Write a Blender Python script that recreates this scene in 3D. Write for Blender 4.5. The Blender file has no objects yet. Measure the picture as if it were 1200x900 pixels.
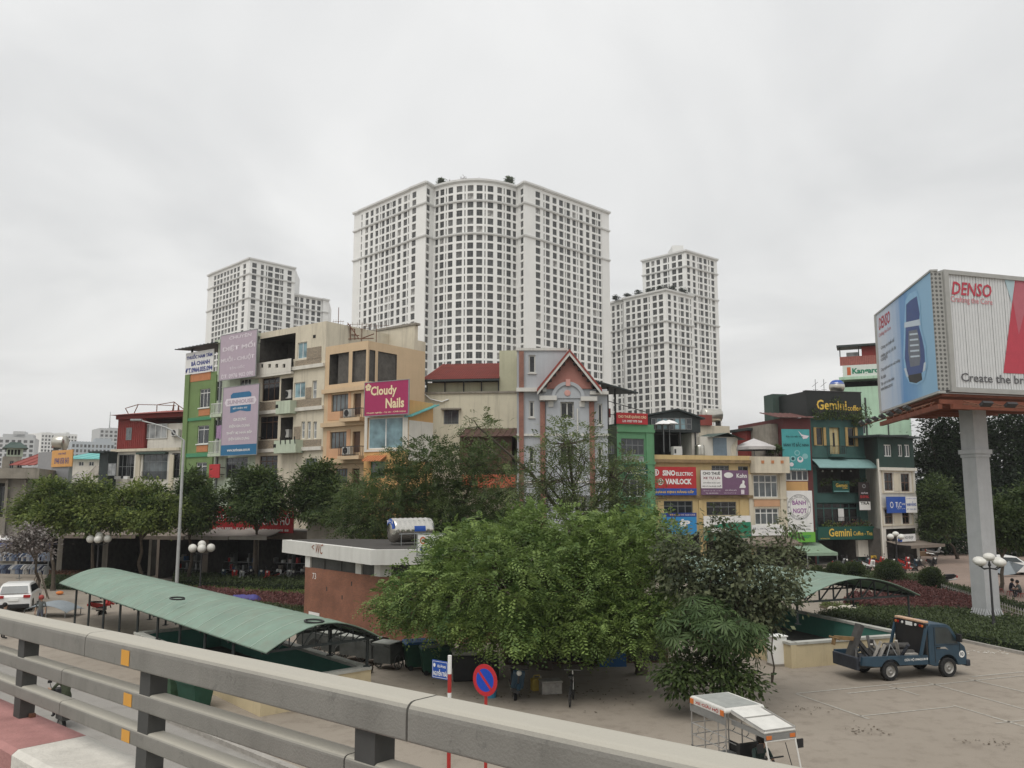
import bpy, bmesh, math, random
import numpy as np
from mathutils import Vector, Matrix
random.seed(7)
RNG = np.random.default_rng(11)
scene = bpy.context.scene
COL = scene.collection
rad = math.radians
# camera
CAM_H = 7.0
FPX = 970.0                       # focal length in pixels of a 1200 px wide picture
PITCH = math.atan(126.0 / FPX)
cam_data = bpy.data.cameras.new('camera')
cam_data.sensor_fit = 'HORIZONTAL'
cam_data.sensor_width = 36.0
cam_data.lens = 36.0 * FPX / 1200.0
cam_data.clip_start = 0.1
cam_data.clip_end = 9000
cam = bpy.data.objects.new('camera', cam_data)
COL.objects.link(cam)
cam.location = (0, 0, CAM_H)
cam.rotation_euler = (rad(90) + PITCH, 0, 0)
scene.camera = cam
# sky, sun, exposure
SUN_EL, SUN_AZ = 61.0, 205.0      # degrees; azimuth clockwise from +Y, sun behind the camera's left shoulder
SUN_STRENGTH = 1.5
SKY_GREY = 0.78
world = bpy.data.worlds.new('World')
scene.world = world
world.use_nodes = True
nt = world.node_tree
nt.nodes.clear()
wo = nt.nodes.new('ShaderNodeOutputWorld')
bg = nt.nodes.new('ShaderNodeBackground')
sky = nt.nodes.new('ShaderNodeTexSky')
sky.sky_type = 'NISHITA'
sky.sun_disc = False
sky.sun_elevation = rad(SUN_EL)
sky.sun_rotation = rad(SUN_AZ)
sky.air_density = 2.0
sky.dust_density = 4.0
sk = nt.nodes.new('ShaderNodeVectorMath'); sk.operation = 'SCALE'; sk.inputs['Scale'].default_value = 0.10
tc = nt.nodes.new('ShaderNodeTexCoord')
sep = nt.nodes.new('ShaderNodeSeparateXYZ')
absz = nt.nodes.new('ShaderNodeMath'); absz.operation = 'ABSOLUTE'
zadd = nt.nodes.new('ShaderNodeMath'); zadd.operation = 'ADD'; zadd.inputs[1].default_value = 0.22
dx = nt.nodes.new('ShaderNodeMath'); dx.operation = 'DIVIDE'
dy = nt.nodes.new('ShaderNodeMath'); dy.operation = 'DIVIDE'
cmb = nt.nodes.new('ShaderNodeCombineXYZ')
n1 = nt.nodes.new('ShaderNodeTexNoise'); n1.inputs['Scale'].default_value = 1.15; n1.inputs['Detail'].default_value = 5; n1.inputs['Roughness'].default_value = 0.5
n1.inputs['Distortion'].default_value = 0.6
rmp = nt.nodes.new('ShaderNodeValToRGB')
g = SKY_GREY
rmp.color_ramp.elements[0].position = 0.30; rmp.color_ramp.elements[0].color = (g * 0.83, g * 0.836, g * 0.84, 1)
rmp.color_ramp.elements[1].position = 0.62; rmp.color_ramp.elements[1].color = (g * 1.09, g * 1.09, g * 1.08, 1)
mixs = nt.nodes.new('ShaderNodeMix'); mixs.data_type = 'RGBA'
mixs.inputs['Factor'].default_value = 0.94     # the cloud deck hides nearly all of the blue
L = nt.links.new
L(tc.outputs['Generated'], sep.inputs[0])
L(sep.outputs['Z'], absz.inputs[0]); L(absz.outputs[0], zadd.inputs[0])
L(sep.outputs['X'], dx.inputs[0]); L(zadd.outputs[0], dx.inputs[1])
L(sep.outputs['Y'], dy.inputs[0]); L(zadd.outputs[0], dy.inputs[1])
L(dx.outputs[0], cmb.inputs['X']); L(dy.outputs[0], cmb.inputs['Y'])
L(cmb.outputs[0], n1.inputs['Vector']); L(n1.outputs['Fac'], rmp.inputs['Fac'])
L(sky.outputs[0], sk.inputs[0])
L(sk.outputs[0], mixs.inputs['A']); L(rmp.outputs['Color'], mixs.inputs['B'])
L(mixs.outputs['Result'], bg.inputs['Color'])
bg.inputs['Strength'].default_value = 1.0
L(bg.outputs[0], wo.inputs['Surface'])
sun_data = bpy.data.lights.new('sun', 'SUN')
sun_data.energy = SUN_STRENGTH
sun_data.angle = rad(40)
sun_data.color = (1.0, 0.97, 0.92)
sun = bpy.data.objects.new('sun', sun_data)
COL.objects.link(sun)
_sd = Vector((math.sin(rad(SUN_AZ)) * math.cos(rad(SUN_EL)), math.cos(rad(SUN_AZ)) * math.cos(rad(SUN_EL)), math.sin(rad(SUN_EL))))
sun.rotation_euler = _sd.to_track_quat('Z', 'Y').to_euler()
sun.location = (0, -20, 40)
scene.view_settings.view_transform = 'Standard'
scene.view_settings.look = 'None'
scene.view_settings.gamma = 1.0
scene.view_settings.exposure = 0.18
scene.view_settings.use_curve_mapping = False
scene.render.engine = 'CYCLES'
scene.cycles.max_bounces = 6
scene.cycles.diffuse_bounces = 3
scene.cycles.glossy_bounces = 3
scene.cycles.transmission_bounces = 4
scene.cycles.transparent_max_bounces = 8
scene.cycles.caustics_reflective = False
scene.cycles.caustics_refractive = False
# measuring helpers
def ray(px, py):
	cx = (px - 600.0) / FPX; cy = (450.0 - py) / FPX
	return Vector((cx, math.cos(PITCH) - cy * math.sin(PITCH), math.sin(PITCH) + cy * math.cos(PITCH)))
def at(px, py, Y):
	d = ray(px, py); k = Y / d.y
	return Vector((d.x * k, Y, CAM_H + d.z * k))
def gnd(px, py, z=0.0):
	d = ray(px, py); k = (z - CAM_H) / d.z
	return Vector((d.x * k, d.y * k, z))
# materials
MATS = {}
def _principled(name):
	m = bpy.data.materials.new(name); m.use_nodes = True
	t = m.node_tree; b = t.nodes['Principled BSDF']
	return m, t, b
def M(name, col=(0.5, 0.5, 0.5), rough=0.75, var=0.12, scale=2.5, metal=0.0, spec=0.35, streak=0.0, dirt=(0.10, 0.09, 0.075), bump=0.0, bscale=30.0, coord='Object'):
	"""A painted / plain surface: base colour with soft mottling, optional run-off streaks of dirt and fine relief."""
	if name in MATS: return MATS[name]
	m, t, b = _principled(name)
	b.inputs['Roughness'].default_value = rough
	b.inputs['Metallic'].default_value = metal
	b.inputs['Specular IOR Level'].default_value = spec
	tcn = t.nodes.new('ShaderNodeTexCoord')
	nz = t.nodes.new('ShaderNodeTexNoise'); nz.inputs['Scale'].default_value = scale; nz.inputs['Detail'].default_value = 6; nz.inputs['Roughness'].default_value = 0.65
	t.links.new(tcn.outputs[coord], nz.inputs['Vector'])
	r = t.nodes.new('ShaderNodeValToRGB')
	lo = tuple(max(0, c * (1 - var)) for c in col); hi = tuple(min(1, c * (1 + var)) for c in col)
	r.color_ramp.elements[0].position = 0.3; r.color_ramp.elements[0].color = (*lo, 1)
	r.color_ramp.elements[1].position = 0.7; r.color_ramp.elements[1].color = (*hi, 1)
	t.links.new(nz.outputs['Fac'], r.inputs['Fac'])
	out = r.outputs['Color']
	if streak > 0:
		mp = t.nodes.new('ShaderNodeMapping'); mp.inputs['Scale'].default_value = (2.2, 2.2, 0.16)
		n2 = t.nodes.new('ShaderNodeTexNoise'); n2.inputs['Scale'].default_value = 1.0; n2.inputs['Detail'].default_value = 7; n2.inputs['Roughness'].default_value = 0.7
		t.links.new(tcn.outputs[coord], mp.inputs['Vector']); t.links.new(mp.outputs[0], n2.inputs['Vector'])
		r2 = t.nodes.new('ShaderNodeValToRGB')
		r2.color_ramp.elements[0].position = 0.50; r2.color_ramp.elements[0].color = (0, 0, 0, 1)
		r2.color_ramp.elements[1].position = 0.78; r2.color_ramp.elements[1].color = (streak, streak, streak, 1)
		t.links.new(n2.outputs['Fac'], r2.inputs['Fac'])
		mx = t.nodes.new('ShaderNodeMix'); mx.data_type = 'RGBA'
		mx.inputs['B'].default_value = (*dirt, 1)
		t.links.new(r2.outputs['Color'], mx.inputs['Factor']); t.links.new(out, mx.inputs['A'])
		out = mx.outputs['Result']
	t.links.new(out, b.inputs['Base Color'])
	if bump > 0:
		n3 = t.nodes.new('ShaderNodeTexNoise'); n3.inputs['Scale'].default_value = bscale; n3.inputs['Detail'].default_value = 4
		t.links.new(tcn.outputs[coord], n3.inputs['Vector'])
		bp = t.nodes.new('ShaderNodeBump'); bp.inputs['Strength'].default_value = bump; bp.inputs['Distance'].default_value = 0.02
		t.links.new(n3.outputs['Fac'], bp.inputs['Height']); t.links.new(bp.outputs['Normal'], b.inputs['Normal'])
	MATS[name] = m
	return m
def glass(name, col=(0.03, 0.035, 0.04), rough=0.08, spec=0.6):
	"""A closed room's window: dark behind, with the sky in it."""
	if name in MATS: return MATS[name]
	m, t, b = _principled(name)
	tcn = t.nodes.new('ShaderNodeTexCoord')
	nz = t.nodes.new('ShaderNodeTexNoise'); nz.inputs['Scale'].default_value = 0.9; nz.inputs['Detail'].default_value = 3
	t.links.new(tcn.outputs['Object'], nz.inputs['Vector'])
	r = t.nodes.new('ShaderNodeValToRGB')
	r.color_ramp.elements[0].position = 0.35; r.color_ramp.elements[0].color = (*[c * 0.6 for c in col], 1)
	r.color_ramp.elements[1].position = 0.65; r.color_ramp.elements[1].color = (*[min(1, c * 1.5) for c in col], 1)
	t.links.new(nz.outputs['Fac'], r.inputs['Fac']); t.links.new(r.outputs['Color'], b.inputs['Base Color'])
	b.inputs['Roughness'].default_value = rough; b.inputs['Specular IOR Level'].default_value = spec
	MATS[name] = m
	return m
def leafmat(name, dark, light, trans=0.35):
	if name in MATS: return MATS[name]
	m = bpy.data.materials.new(name); m.use_nodes = True
	t = m.node_tree; b = t.nodes['Principled BSDF']; o = t.nodes['Material Output']
	a = t.nodes.new('ShaderNodeAttribute'); a.attribute_name = 'tone'
	r = t.nodes.new('ShaderNodeValToRGB')
	r.color_ramp.elements[0].color = (*dark, 1); r.color_ramp.elements[1].color = (*light, 1)
	t.links.new(a.outputs['Fac'], r.inputs['Fac']); t.links.new(r.outputs['Color'], b.inputs['Base Color'])
	b.inputs['Roughness'].default_value = 0.55; b.inputs['Specular IOR Level'].default_value = 0.3
	tr = t.nodes.new('ShaderNodeBsdfTranslucent'); mx = t.nodes.new('ShaderNodeMixShader'); mx.inputs[0].default_value = trans
	t.links.new(r.outputs['Color'], tr.inputs['Color'])
	t.links.new(b.outputs[0], mx.inputs[1]); t.links.new(tr.outputs[0], mx.inputs[2]); t.links.new(mx.outputs[0], o.inputs['Surface'])
	MATS[name] = m
	return m
def mt(x):
	return x if not isinstance(x, str) else MATS[x]
# mesh building
class MB:
	def __init__(self): self.v = []; self.f = []; self.m = []
	def add(self, vs, fs, mi=0):
		o = len(self.v); self.v += [tuple(p) for p in vs]
		for f in fs: self.f.append(tuple(i + o for i in f)); self.m.append(mi)
		return self
	def quad(self, a, b, c, d, mi=0): return self.add([a, b, c, d], [(0, 1, 2, 3)], mi)
	def box(self, x0, x1, y0, y1, z0, z1, mi=0, M4=None):
		vs = [(x0, y0, z0), (x1, y0, z0), (x1, y1, z0), (x0, y1, z0), (x0, y0, z1), (x1, y0, z1), (x1, y1, z1), (x0, y1, z1)]
		if M4 is not None: vs = [M4 @ Vector(p) for p in vs]
		return self.add(vs, [(0, 3, 2, 1), (4, 5, 6, 7), (0, 1, 5, 4), (1, 2, 6, 5), (2, 3, 7, 6), (3, 0, 4, 7)], mi)
	def tube(self, p0, p1, r0, r1=None, n=6, mi=0, cap=True):
		p0 = Vector(p0); p1 = Vector(p1); r1 = r0 if r1 is None else r1
		d = (p1 - p0)
		if d.length < 1e-6: return self
		d.normalize(); a = d.orthogonal().normalized(); b = d.cross(a)
		vs = []
		for p, r in ((p0, r0), (p1, r1)):
			for i in range(n):
				t = 2 * math.pi * i / n; vs.append(p + (a * math.cos(t) + b * math.sin(t)) * r)
		fs = [(i, (i + 1) % n, n + (i + 1) % n, n + i) for i in range(n)]
		if cap: fs += [tuple(range(n - 1, -1, -1)), tuple(range(n, 2 * n))]
		return self.add(vs, fs, mi)
	def path(self, pts, r, n=6, mi=0):
		for a, b in zip(pts[:-1], pts[1:]): self.tube(a, b, r, r, n, mi)
		return self
	def beam(self, p0, p1, w, h, mi=0, up=(0, 0, 1)):
		p0 = Vector(p0); p1 = Vector(p1); d = (p1 - p0).normalized(); up = Vector(up)
		s = d.cross(up)
		if s.length < 1e-4: s = d.cross(Vector((0, 1, 0)))
		s.normalize(); u = s.cross(d)
		vs = []
		for p in (p0, p1):
			for a, b in ((-1, -1), (1, -1), (1, 1), (-1, 1)): vs.append(p + s * (a * w / 2) + u * (b * h / 2))
		return self.add(vs, [(3, 2, 1, 0), (4, 5, 6, 7), (0, 1, 5, 4), (1, 2, 6, 5), (2, 3, 7, 6), (3, 0, 4, 7)], mi)
	def lathe(self, prof, n=16, c=(0, 0, 0), axis='z', mi=0):
		o = len(self.v); c = Vector(c)
		for r, h in prof:
			for i in range(n):
				t = 2 * math.pi * i / n; q = (r * math.cos(t), r * math.sin(t), h)
				if axis == 'x': q = (h, q[0], q[1])
				elif axis == 'y': q = (q[0], h, q[1])
				self.v.append(tuple(c + Vector(q)))
		for k in range(len(prof) - 1):
			for i in range(n):
				self.f.append((o + k * n + i, o + k * n + (i + 1) % n, o + (k + 1) * n + (i + 1) % n, o + (k + 1) * n + i)); self.m.append(mi)
		return self
	def prism(self, poly, z0, z1, mi=0):
		n = len(poly); vs = [(p[0], p[1], z0) for p in poly] + [(p[0], p[1], z1) for p in poly]
		return self.add(vs, [tuple(range(n - 1, -1, -1)), tuple(range(n, 2 * n))] + [(i, (i + 1) % n, n + (i + 1) % n, n + i) for i in range(n)], mi)
	def extr(self, poly, y0, y1, mi=0):
		"""outline in x,z swept along y"""
		n = len(poly); vs = [(p[0], y0, p[1]) for p in poly] + [(p[0], y1, p[1]) for p in poly]
		return self.add(vs, [tuple(range(n)), tuple(range(2 * n - 1, n - 1, -1))] + [((i + 1) % n, i, n + i, n + (i + 1) % n) for i in range(n)], mi)
	def sphere(self, c, r, n=12, k=8, mi=0, sq=(1, 1, 1)):
		prof = [(max(1e-4, math.sin(math.pi * j / k)), -math.cos(math.pi * j / k)) for j in range(k + 1)]
		o = len(self.v); self.lathe(prof, n, (0, 0, 0), 'z', mi)
		for i in range(o, len(self.v)):
			p = self.v[i]; self.v[i] = (c[0] + p[0] * r * sq[0], c[1] + p[1] * r * sq[1], c[2] + p[2] * r * sq[2])
		return self
	def mesh(self, name, mats, smooth=False):
		me = bpy.data.meshes.new(name)
		me.from_pydata(self.v, [], self.f)
		for x in (mats if isinstance(mats, (list, tuple)) else [mats]): me.materials.append(mt(x))
		if any(self.m): me.polygons.foreach_set('material_index', self.m)
		if smooth: me.polygons.foreach_set('use_smooth', [True] * len(me.polygons))
		me.update()
		return me
	def build(self, name, mats, parent=None, mw=None, smooth=False, bevel=0.0):
		me = self.mesh(name, mats, smooth)
		o = bpy.data.objects.new(name, me); COL.objects.link(o)
		if parent is not None: o.parent = parent
		if mw is not None: o.matrix_local = mw
		if bevel > 0:
			b = o.modifiers.new('bevel', 'BEVEL'); b.width = bevel; b.segments = 2; b.limit_method = 'ANGLE'; b.angle_limit = rad(40)
		return o
def inst(name, me, parent=None, mw=None):
	o = bpy.data.objects.new(name, me); COL.objects.link(o)
	if parent is not None: o.parent = parent
	if mw is not None: o.matrix_local = mw
	return o
def tag(o, label=None, cat=None, group=None, kind=None):
	if label: o['label'] = label
	if cat: o['category'] = cat
	if group: o['group'] = group
	if kind: o['kind'] = kind
	return o
def thing(name, label, cat, loc=(0, 0, 0), rz=0.0, group=None, mw=None):
	o = bpy.data.objects.new(name, None); COL.objects.link(o); o.empty_display_size = 0.2
	if mw is not None: o.matrix_world = mw
	else: o.location = loc; o.rotation_euler = (0, 0, rz)
	return tag(o, label, cat, group)
def copy_tree(o, parent=None):
	c = o.copy(); COL.objects.link(c); c.parent = parent
	for ch in list(o.children):
		d = copy_tree(ch, c); d.matrix_local = ch.matrix_local.copy()
	return c
def struct(name, mb, mats, smooth=False):
	return tag(mb.build(name, mats, smooth=smooth), kind='structure')
def Tm(x=0, y=0, z=0, rz=0.0, s=1.0):
	return Matrix.Translation((x, y, z)) @ Matrix.Rotation(rz, 4, 'Z') @ Matrix.Scale(s, 4)
_fonts = {}
def text(parent, s, cx, cz, w, h, mat, y=-0.02, bold=0.0, name='lettering', mw=None, tilt=0.0, shear=0.0, mono=False):
	"""flat lettering fitted into a box w x h (metres) centred at cx, cz on a board that faces -y"""
	cu = bpy.data.curves.new('t', 'FONT'); cu.body = s; cu.resolution_u = 2; cu.offset = bold; cu.shear = shear
	cu.align_x = 'CENTER'
	ob = bpy.data.objects.new('t', cu)
	me = bpy.data.meshes.new_from_object(ob)
	bpy.data.objects.remove(ob); bpy.data.curves.remove(cu)
	n = len(me.vertices)
	if n == 0: return None
	co = np.empty(n * 3); me.vertices.foreach_get('co', co); co = co.reshape(-1, 3)
	mn = co.min(0); mxx = co.max(0); sx = w / max(1e-6, mxx[0] - mn[0]); sz = h / max(1e-6, mxx[1] - mn[1])
	x = (co[:, 0] - (mn[0] + mxx[0]) / 2) * sx; z = (co[:, 1] - (mn[1] + mxx[1]) / 2) * sz
	ct, st = math.cos(tilt), math.sin(tilt)
	out = np.stack([cx + x * ct - z * st, np.full(n, y), cz + x * st + z * ct], 1)
	me.vertices.foreach_set('co', out.ravel()); me.materials.clear(); me.materials.append(mt(mat)); me.update()
	me.name = name
	return inst(name, me, parent, mw)
# facades
class Facade:
	"""A vertical wall plane with local axes x along it (left to right seen from outside), y into the building, z up."""
	def __init__(self, A, B, root=None):
		A = Vector((A[0], A[1], 0)); B = Vector((B[0], B[1], 0))
		self.A = A; self.u = (B - A).normalized(); self.W = (B - A).length
		self.n = Vector((self.u.y, -self.u.x, 0))
		self.mw = Matrix(((self.u.x, -self.n.x, 0, A.x), (self.u.y, -self.n.y, 0, A.y), (0, 0, 1, 0), (0, 0, 0, 1)))
		self.root = root; self.ml = Matrix.Identity(4)
		if root is not None: self.ml = root.matrix_world.inverted() @ self.mw
	def uz(self, px, py, y=0.0):
		d = ray(px, py); o = Vector((0, 0, CAM_H)); A = self.A - self.n * y
		k = (A - o).dot(self.n) / d.dot(self.n); p = o + d * k
		return (p - A).dot(self.u), p.z
	def r(self, x0, y0, x1, y1, y=0.0):
		ym = (y0 + y1) / 2; xm = (x0 + x1) / 2
		return self.uz(x0, ym, y)[0], self.uz(x1, ym, y)[0], self.uz(xm, y1, y)[1], self.uz(xm, y0, y)[1]
	def part(self, mb, name, mats, parent=None, **k):
		return mb.build(name, mats, parent if parent is not None else self.root, self.ml if (parent is None or parent is self.root) else None, **k)
	def box(self, name, mat, u0, u1, y0, y1, z0, z1, parent=None):
		return self.part(MB().box(u0, u1, y0, y1, z0, z1), name, mat, parent)
	def pbox(self, name, mat, x0, y0, x1, y1, d0=-0.05, d1=0.1, parent=None):
		u0, u1, z0, z1 = self.r(x0, y0, x1, y1); return self.box(name, mat, u0, u1, d0, d1, z0, z1, parent)
def frontage(name, label, pxl, Yl, pxr, Yr, cat='building', group=None, row=490):
	A = at(pxl, row, Yl); B = at(pxr, row, Yr)
	f = Facade(A, B); f.root = thing(name, label, cat, group=group, mw=f.mw); f.ml = Matrix.Identity(4)
	return f
def wall_mesh(W, z0, z1, holes, mb=None, reveal=0.16, mi=0):
	"""front wall in y = 0 with openings (u0,u1,za,zb[,depth[,back]]) that have reveals; back = close it with a rear wall"""
	mb = mb or MB()
	hs = []
	for h in holes:
		u0, u1, a, b = h[:4]; d = h[4] if len(h) > 4 else reveal; bk = h[5] if len(h) > 5 else False
		u0 = max(0.02, u0); u1 = min(W - 0.02, u1); a = max(z0 + 0.01, a); b = min(z1 - 0.01, b)
		if u1 > u0 and b > a: hs.append((u0, u1, a, b, d, bk))
	us = sorted({0.0, W, *[h[0] for h in hs], *[h[1] for h in hs]}); zs = sorted({z0, z1, *[h[2] for h in hs], *[h[3] for h in hs]})
	for i in range(len(zs) - 1):
		zc = (zs[i] + zs[i + 1]) / 2; run = None
		for j in range(len(us) - 1):
			uc = (us[j] + us[j + 1]) / 2
			solid = not any(h[0] < uc < h[1] and h[2] < zc < h[3] for h in hs)
			if solid and run is None: run = us[j]
			if run is not None and (not solid or j == len(us) - 2):
				e = us[j + 1] if solid else us[j]
				mb.quad((run, 0, zs[i]), (e, 0, zs[i]), (e, 0, zs[i + 1]), (run, 0, zs[i + 1]), mi); run = None
	mi0 = mi
	for u0, u1, a, b, d, bk in hs:
		mi = 1 if bk else mi0
		mb.quad((u0, 0, a), (u0, 0, b), (u0, d, b), (u0, d, a), mi); mb.quad((u1, 0, a), (u1, d, a), (u1, d, b), (u1, 0, b), mi)
		mb.quad((u0, 0, a), (u0, d, a), (u1, d, a), (u1, 0, a), mi); mb.quad((u0, 0, b), (u1, 0, b), (u1, d, b), (u0, d, b), mi)
		if bk: mb.quad((u0, d, a), (u1, d, a), (u1, d, b), (u0, d, b), mi)
	return mb
def body(f, ztop, depth, mat, holes=(), z0=0.0, roof='roof_grey', left=True):
	"""the whole shell: pierced front, blank sides and back as the wall, a slab as the roof"""
	mb = wall_mesh(f.W, z0, ztop, holes)
	W = f.W
	mb.quad((0, 0, z0), (0, 0, ztop), (0, depth, ztop), (0, depth, z0)); mb.quad((W, 0, z0), (W, depth, z0), (W, depth, ztop), (W, 0, ztop))
	mb.quad((0, depth, z0), (0, depth, ztop), (W, depth, ztop), (W, depth, z0))
	w = f.part(mb, 'wall', [mat, 'room_inside'])
	f.box('roof', roof, 0.01, W - 0.01, 0.01, depth - 0.01, ztop - 0.18, ztop - 0.03)
	f.ztop = ztop; f.depth = depth
	return w
def window(f, u0, u1, z0, z1, cols=2, rows=1, frame='frame_white', pane='glass', y=0.10, fw=0.06, transom=0.0, bars=0, sill=None, parent=None):
	mb = MB(); d = 0.05
	mb.box(u0, u0 + fw, y, y + d, z0, z1); mb.box(u1 - fw, u1, y, y + d, z0, z1)
	mb.box(u0 + fw, u1 - fw, y, y + d, z0, z0 + fw); mb.box(u0 + fw, u1 - fw, y, y + d, z1 - fw, z1)
	for i in range(1, cols):
		u = u0 + (u1 - u0) * i / cols; mb.box(u - fw / 2, u + fw / 2, y + 0.002, y + d - 0.002, z0 + fw, z1 - fw)
	zt = [z0 + (z1 - z0) * i / rows for i in range(1, rows)]
	if transom: zt.append(z1 - (z1 - z0) * transom)
	for z in zt: mb.box(u0 + fw, u1 - fw, y + 0.004, y + d - 0.004, z - fw / 2, z + fw / 2)
	w = f.part(mb, 'window', frame, parent)
	p = MB().box(u0 + fw / 2, u1 - fw / 2, y + 0.02, y + 0.03, z0 + fw / 2, z1 - fw / 2).build('pane', pane, w)
	if sill:
		MB().box(u0 - 0.08, u1 + 0.08, -0.10, 0.02, z0 - 0.10, z0 - 0.002).build('sill', sill, w)
	if bars:
		g_ = MB()
		for i in range(1, bars):
			u = u0 + (u1 - u0) * i / bars; g_.tube((u, -0.03, z0), (u, -0.03, z1), 0.015, n=4)
		for z in (z0 + 0.1, (z0 + z1) / 2, z1 - 0.1): g_.tube((u0, -0.03, z), (u1, -0.03, z), 0.015, n=4)
		g_.build('security_bars', 'iron_dark', w)
	return w
def pwin(f, x0, y0, x1, y1, **k):
	return window(f, *f.r(x0, y0, x1, y1), **k)
def sign(f, label, x0, y0, x1, y1, mat, proud=0.25, lines=(), cat='sign', name='sign_board', group=None, thick=0.08, tilt=None, frame=None, u=None):
	"""a board hung on a facade; lines = (text, cx, cy, w, h, material[, bold]) in fractions of the board, cy from the top"""
	u0, u1, z0, z1 = u or f.r(x0, y0, x1, y1, -proud)
	w, h = u1 - u0, z1 - z0
	mw = f.mw @ Matrix.Translation(((u0 + u1) / 2, -proud, z0))
	if tilt: mw = mw @ Matrix.Rotation(tilt, 4, 'Y')
	t = thing(name, label, cat, mw=mw, group=group)
	MB().box(-w / 2, w / 2, 0, thick, 0, h).build('board', mat, t)
	br = MB()
	for s in (-0.35, 0.35):
		for zz in (0.25, 0.75): br.box(s * w - 0.03, s * w + 0.03, thick - 0.01, proud + 0.03, zz * h - 0.03, zz * h + 0.03)
	br.build('bracket', 'iron_dark', t)
	if frame:
		fr = MB(); e = 0.05
		fr.box(-w / 2 - e, -w / 2, -0.02, thick, -e, h + e); fr.box(w / 2, w / 2 + e, -0.02, thick, -e, h + e)
		fr.box(-w / 2, w / 2, -0.02, thick, -e, 0); fr.box(-w / 2, w / 2, -0.02, thick, h, h + e); fr.build('frame', frame, t)
	for ln in lines:
		s, cx, cy, lw, lh, lm = ln[:6]
		text(t, s, (cx - 0.5) * w, (1 - cy) * h, lw * w, lh * h, lm, y=-0.015, bold=ln[6] if len(ln) > 6 else 0.0)
	t['w'] = w; t['h'] = h
	return t
def panel(t, name, mat, cx, cy, w, h, y=-0.008, poly=None):
	"""a flat printed field on a sign board, in fractions of the board"""
	W, H = t['w'], t['h']
	if poly: pts = [((x - 0.5) * W, y, (1 - z) * H) for x, z in poly]
	else: pts = [((cx - w / 2 - 0.5) * W, y, (1 - cy - h / 2) * H), ((cx + w / 2 - 0.5) * W, y, (1 - cy - h / 2) * H), ((cx + w / 2 - 0.5) * W, y, (1 - cy + h / 2) * H), ((cx - w / 2 - 0.5) * W, y, (1 - cy + h / 2) * H)]
	mb = MB(); mb.add(pts, [tuple(range(len(pts)))])
	return mb.build(name, mat, t)
def disc(t, name, mat, cx, cy, rx, rz, y=-0.008, n=28, ring=None):
	W, H = t['w'], t['h']; c = ((cx - 0.5) * W, (1 - cy) * H); mb = MB()
	o = [(c[0] + rx * math.cos(2 * math.pi * i / n), y, c[1] + rz * math.sin(2 * math.pi * i / n)) for i in range(n)]
	if ring is None: mb.add(o, [tuple(range(n))])
	else:
		q = [(c[0] + rx * ring * math.cos(2 * math.pi * i / n), y, c[1] + rz * ring * math.sin(2 * math.pi * i / n)) for i in range(n)]
		mb.add(o + q, [(i, (i + 1) % n, n + (i + 1) % n, n + i) for i in range(n)])
	return mb.build(name, mat, t)
# the palette
M('roof_grey', (0.20, 0.20, 0.19), streak=0.4)
M('frame_white', (0.72, 0.72, 0.69), 0.5, 0.06)
M('frame_brown', (0.10, 0.055, 0.035), 0.5, 0.15)
M('frame_grey', (0.20, 0.21, 0.21), 0.5, 0.1)
M('frame_cream', (0.55, 0.47, 0.26), 0.55, 0.1)
M('iron_dark', (0.035, 0.035, 0.037), 0.55, 0.2)
M('iron_grey', (0.30, 0.31, 0.31), 0.5, 0.12, metal=0.5)
M('steel_rust', (0.16, 0.075, 0.045), 0.8, 0.35, 6)
M('white_paint', (0.78, 0.78, 0.75), 0.6, 0.05)
M('black_paint', (0.02, 0.02, 0.02), 0.5, 0.2)
M('red_paint', (0.42, 0.035, 0.03), 0.5, 0.12)
M('orange_paint', (0.62, 0.20, 0.05), 0.5, 0.1)
M('yellow_paint', (0.75, 0.48, 0.06), 0.5, 0.08)
M('gold_paint', (0.70, 0.47, 0.08), 0.4, 0.1)
M('blue_sign', (0.02, 0.08, 0.36), 0.45, 0.08)
M('room_inside', (0.10, 0.092, 0.082), 0.9, 0.3)  # dark wall colour stands in for the shade of deep rooms
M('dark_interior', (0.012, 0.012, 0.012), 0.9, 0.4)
glass('glass'); glass('glass_grey', (0.10, 0.115, 0.12)); glass('glass_curtain', (0.27, 0.28, 0.28), 0.2, 0.5); glass('glass_blue', (0.17, 0.27, 0.30), 0.2, 0.5)
glass('glass_black', (0.012, 0.013, 0.015), 0.12, 0.5)
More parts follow.
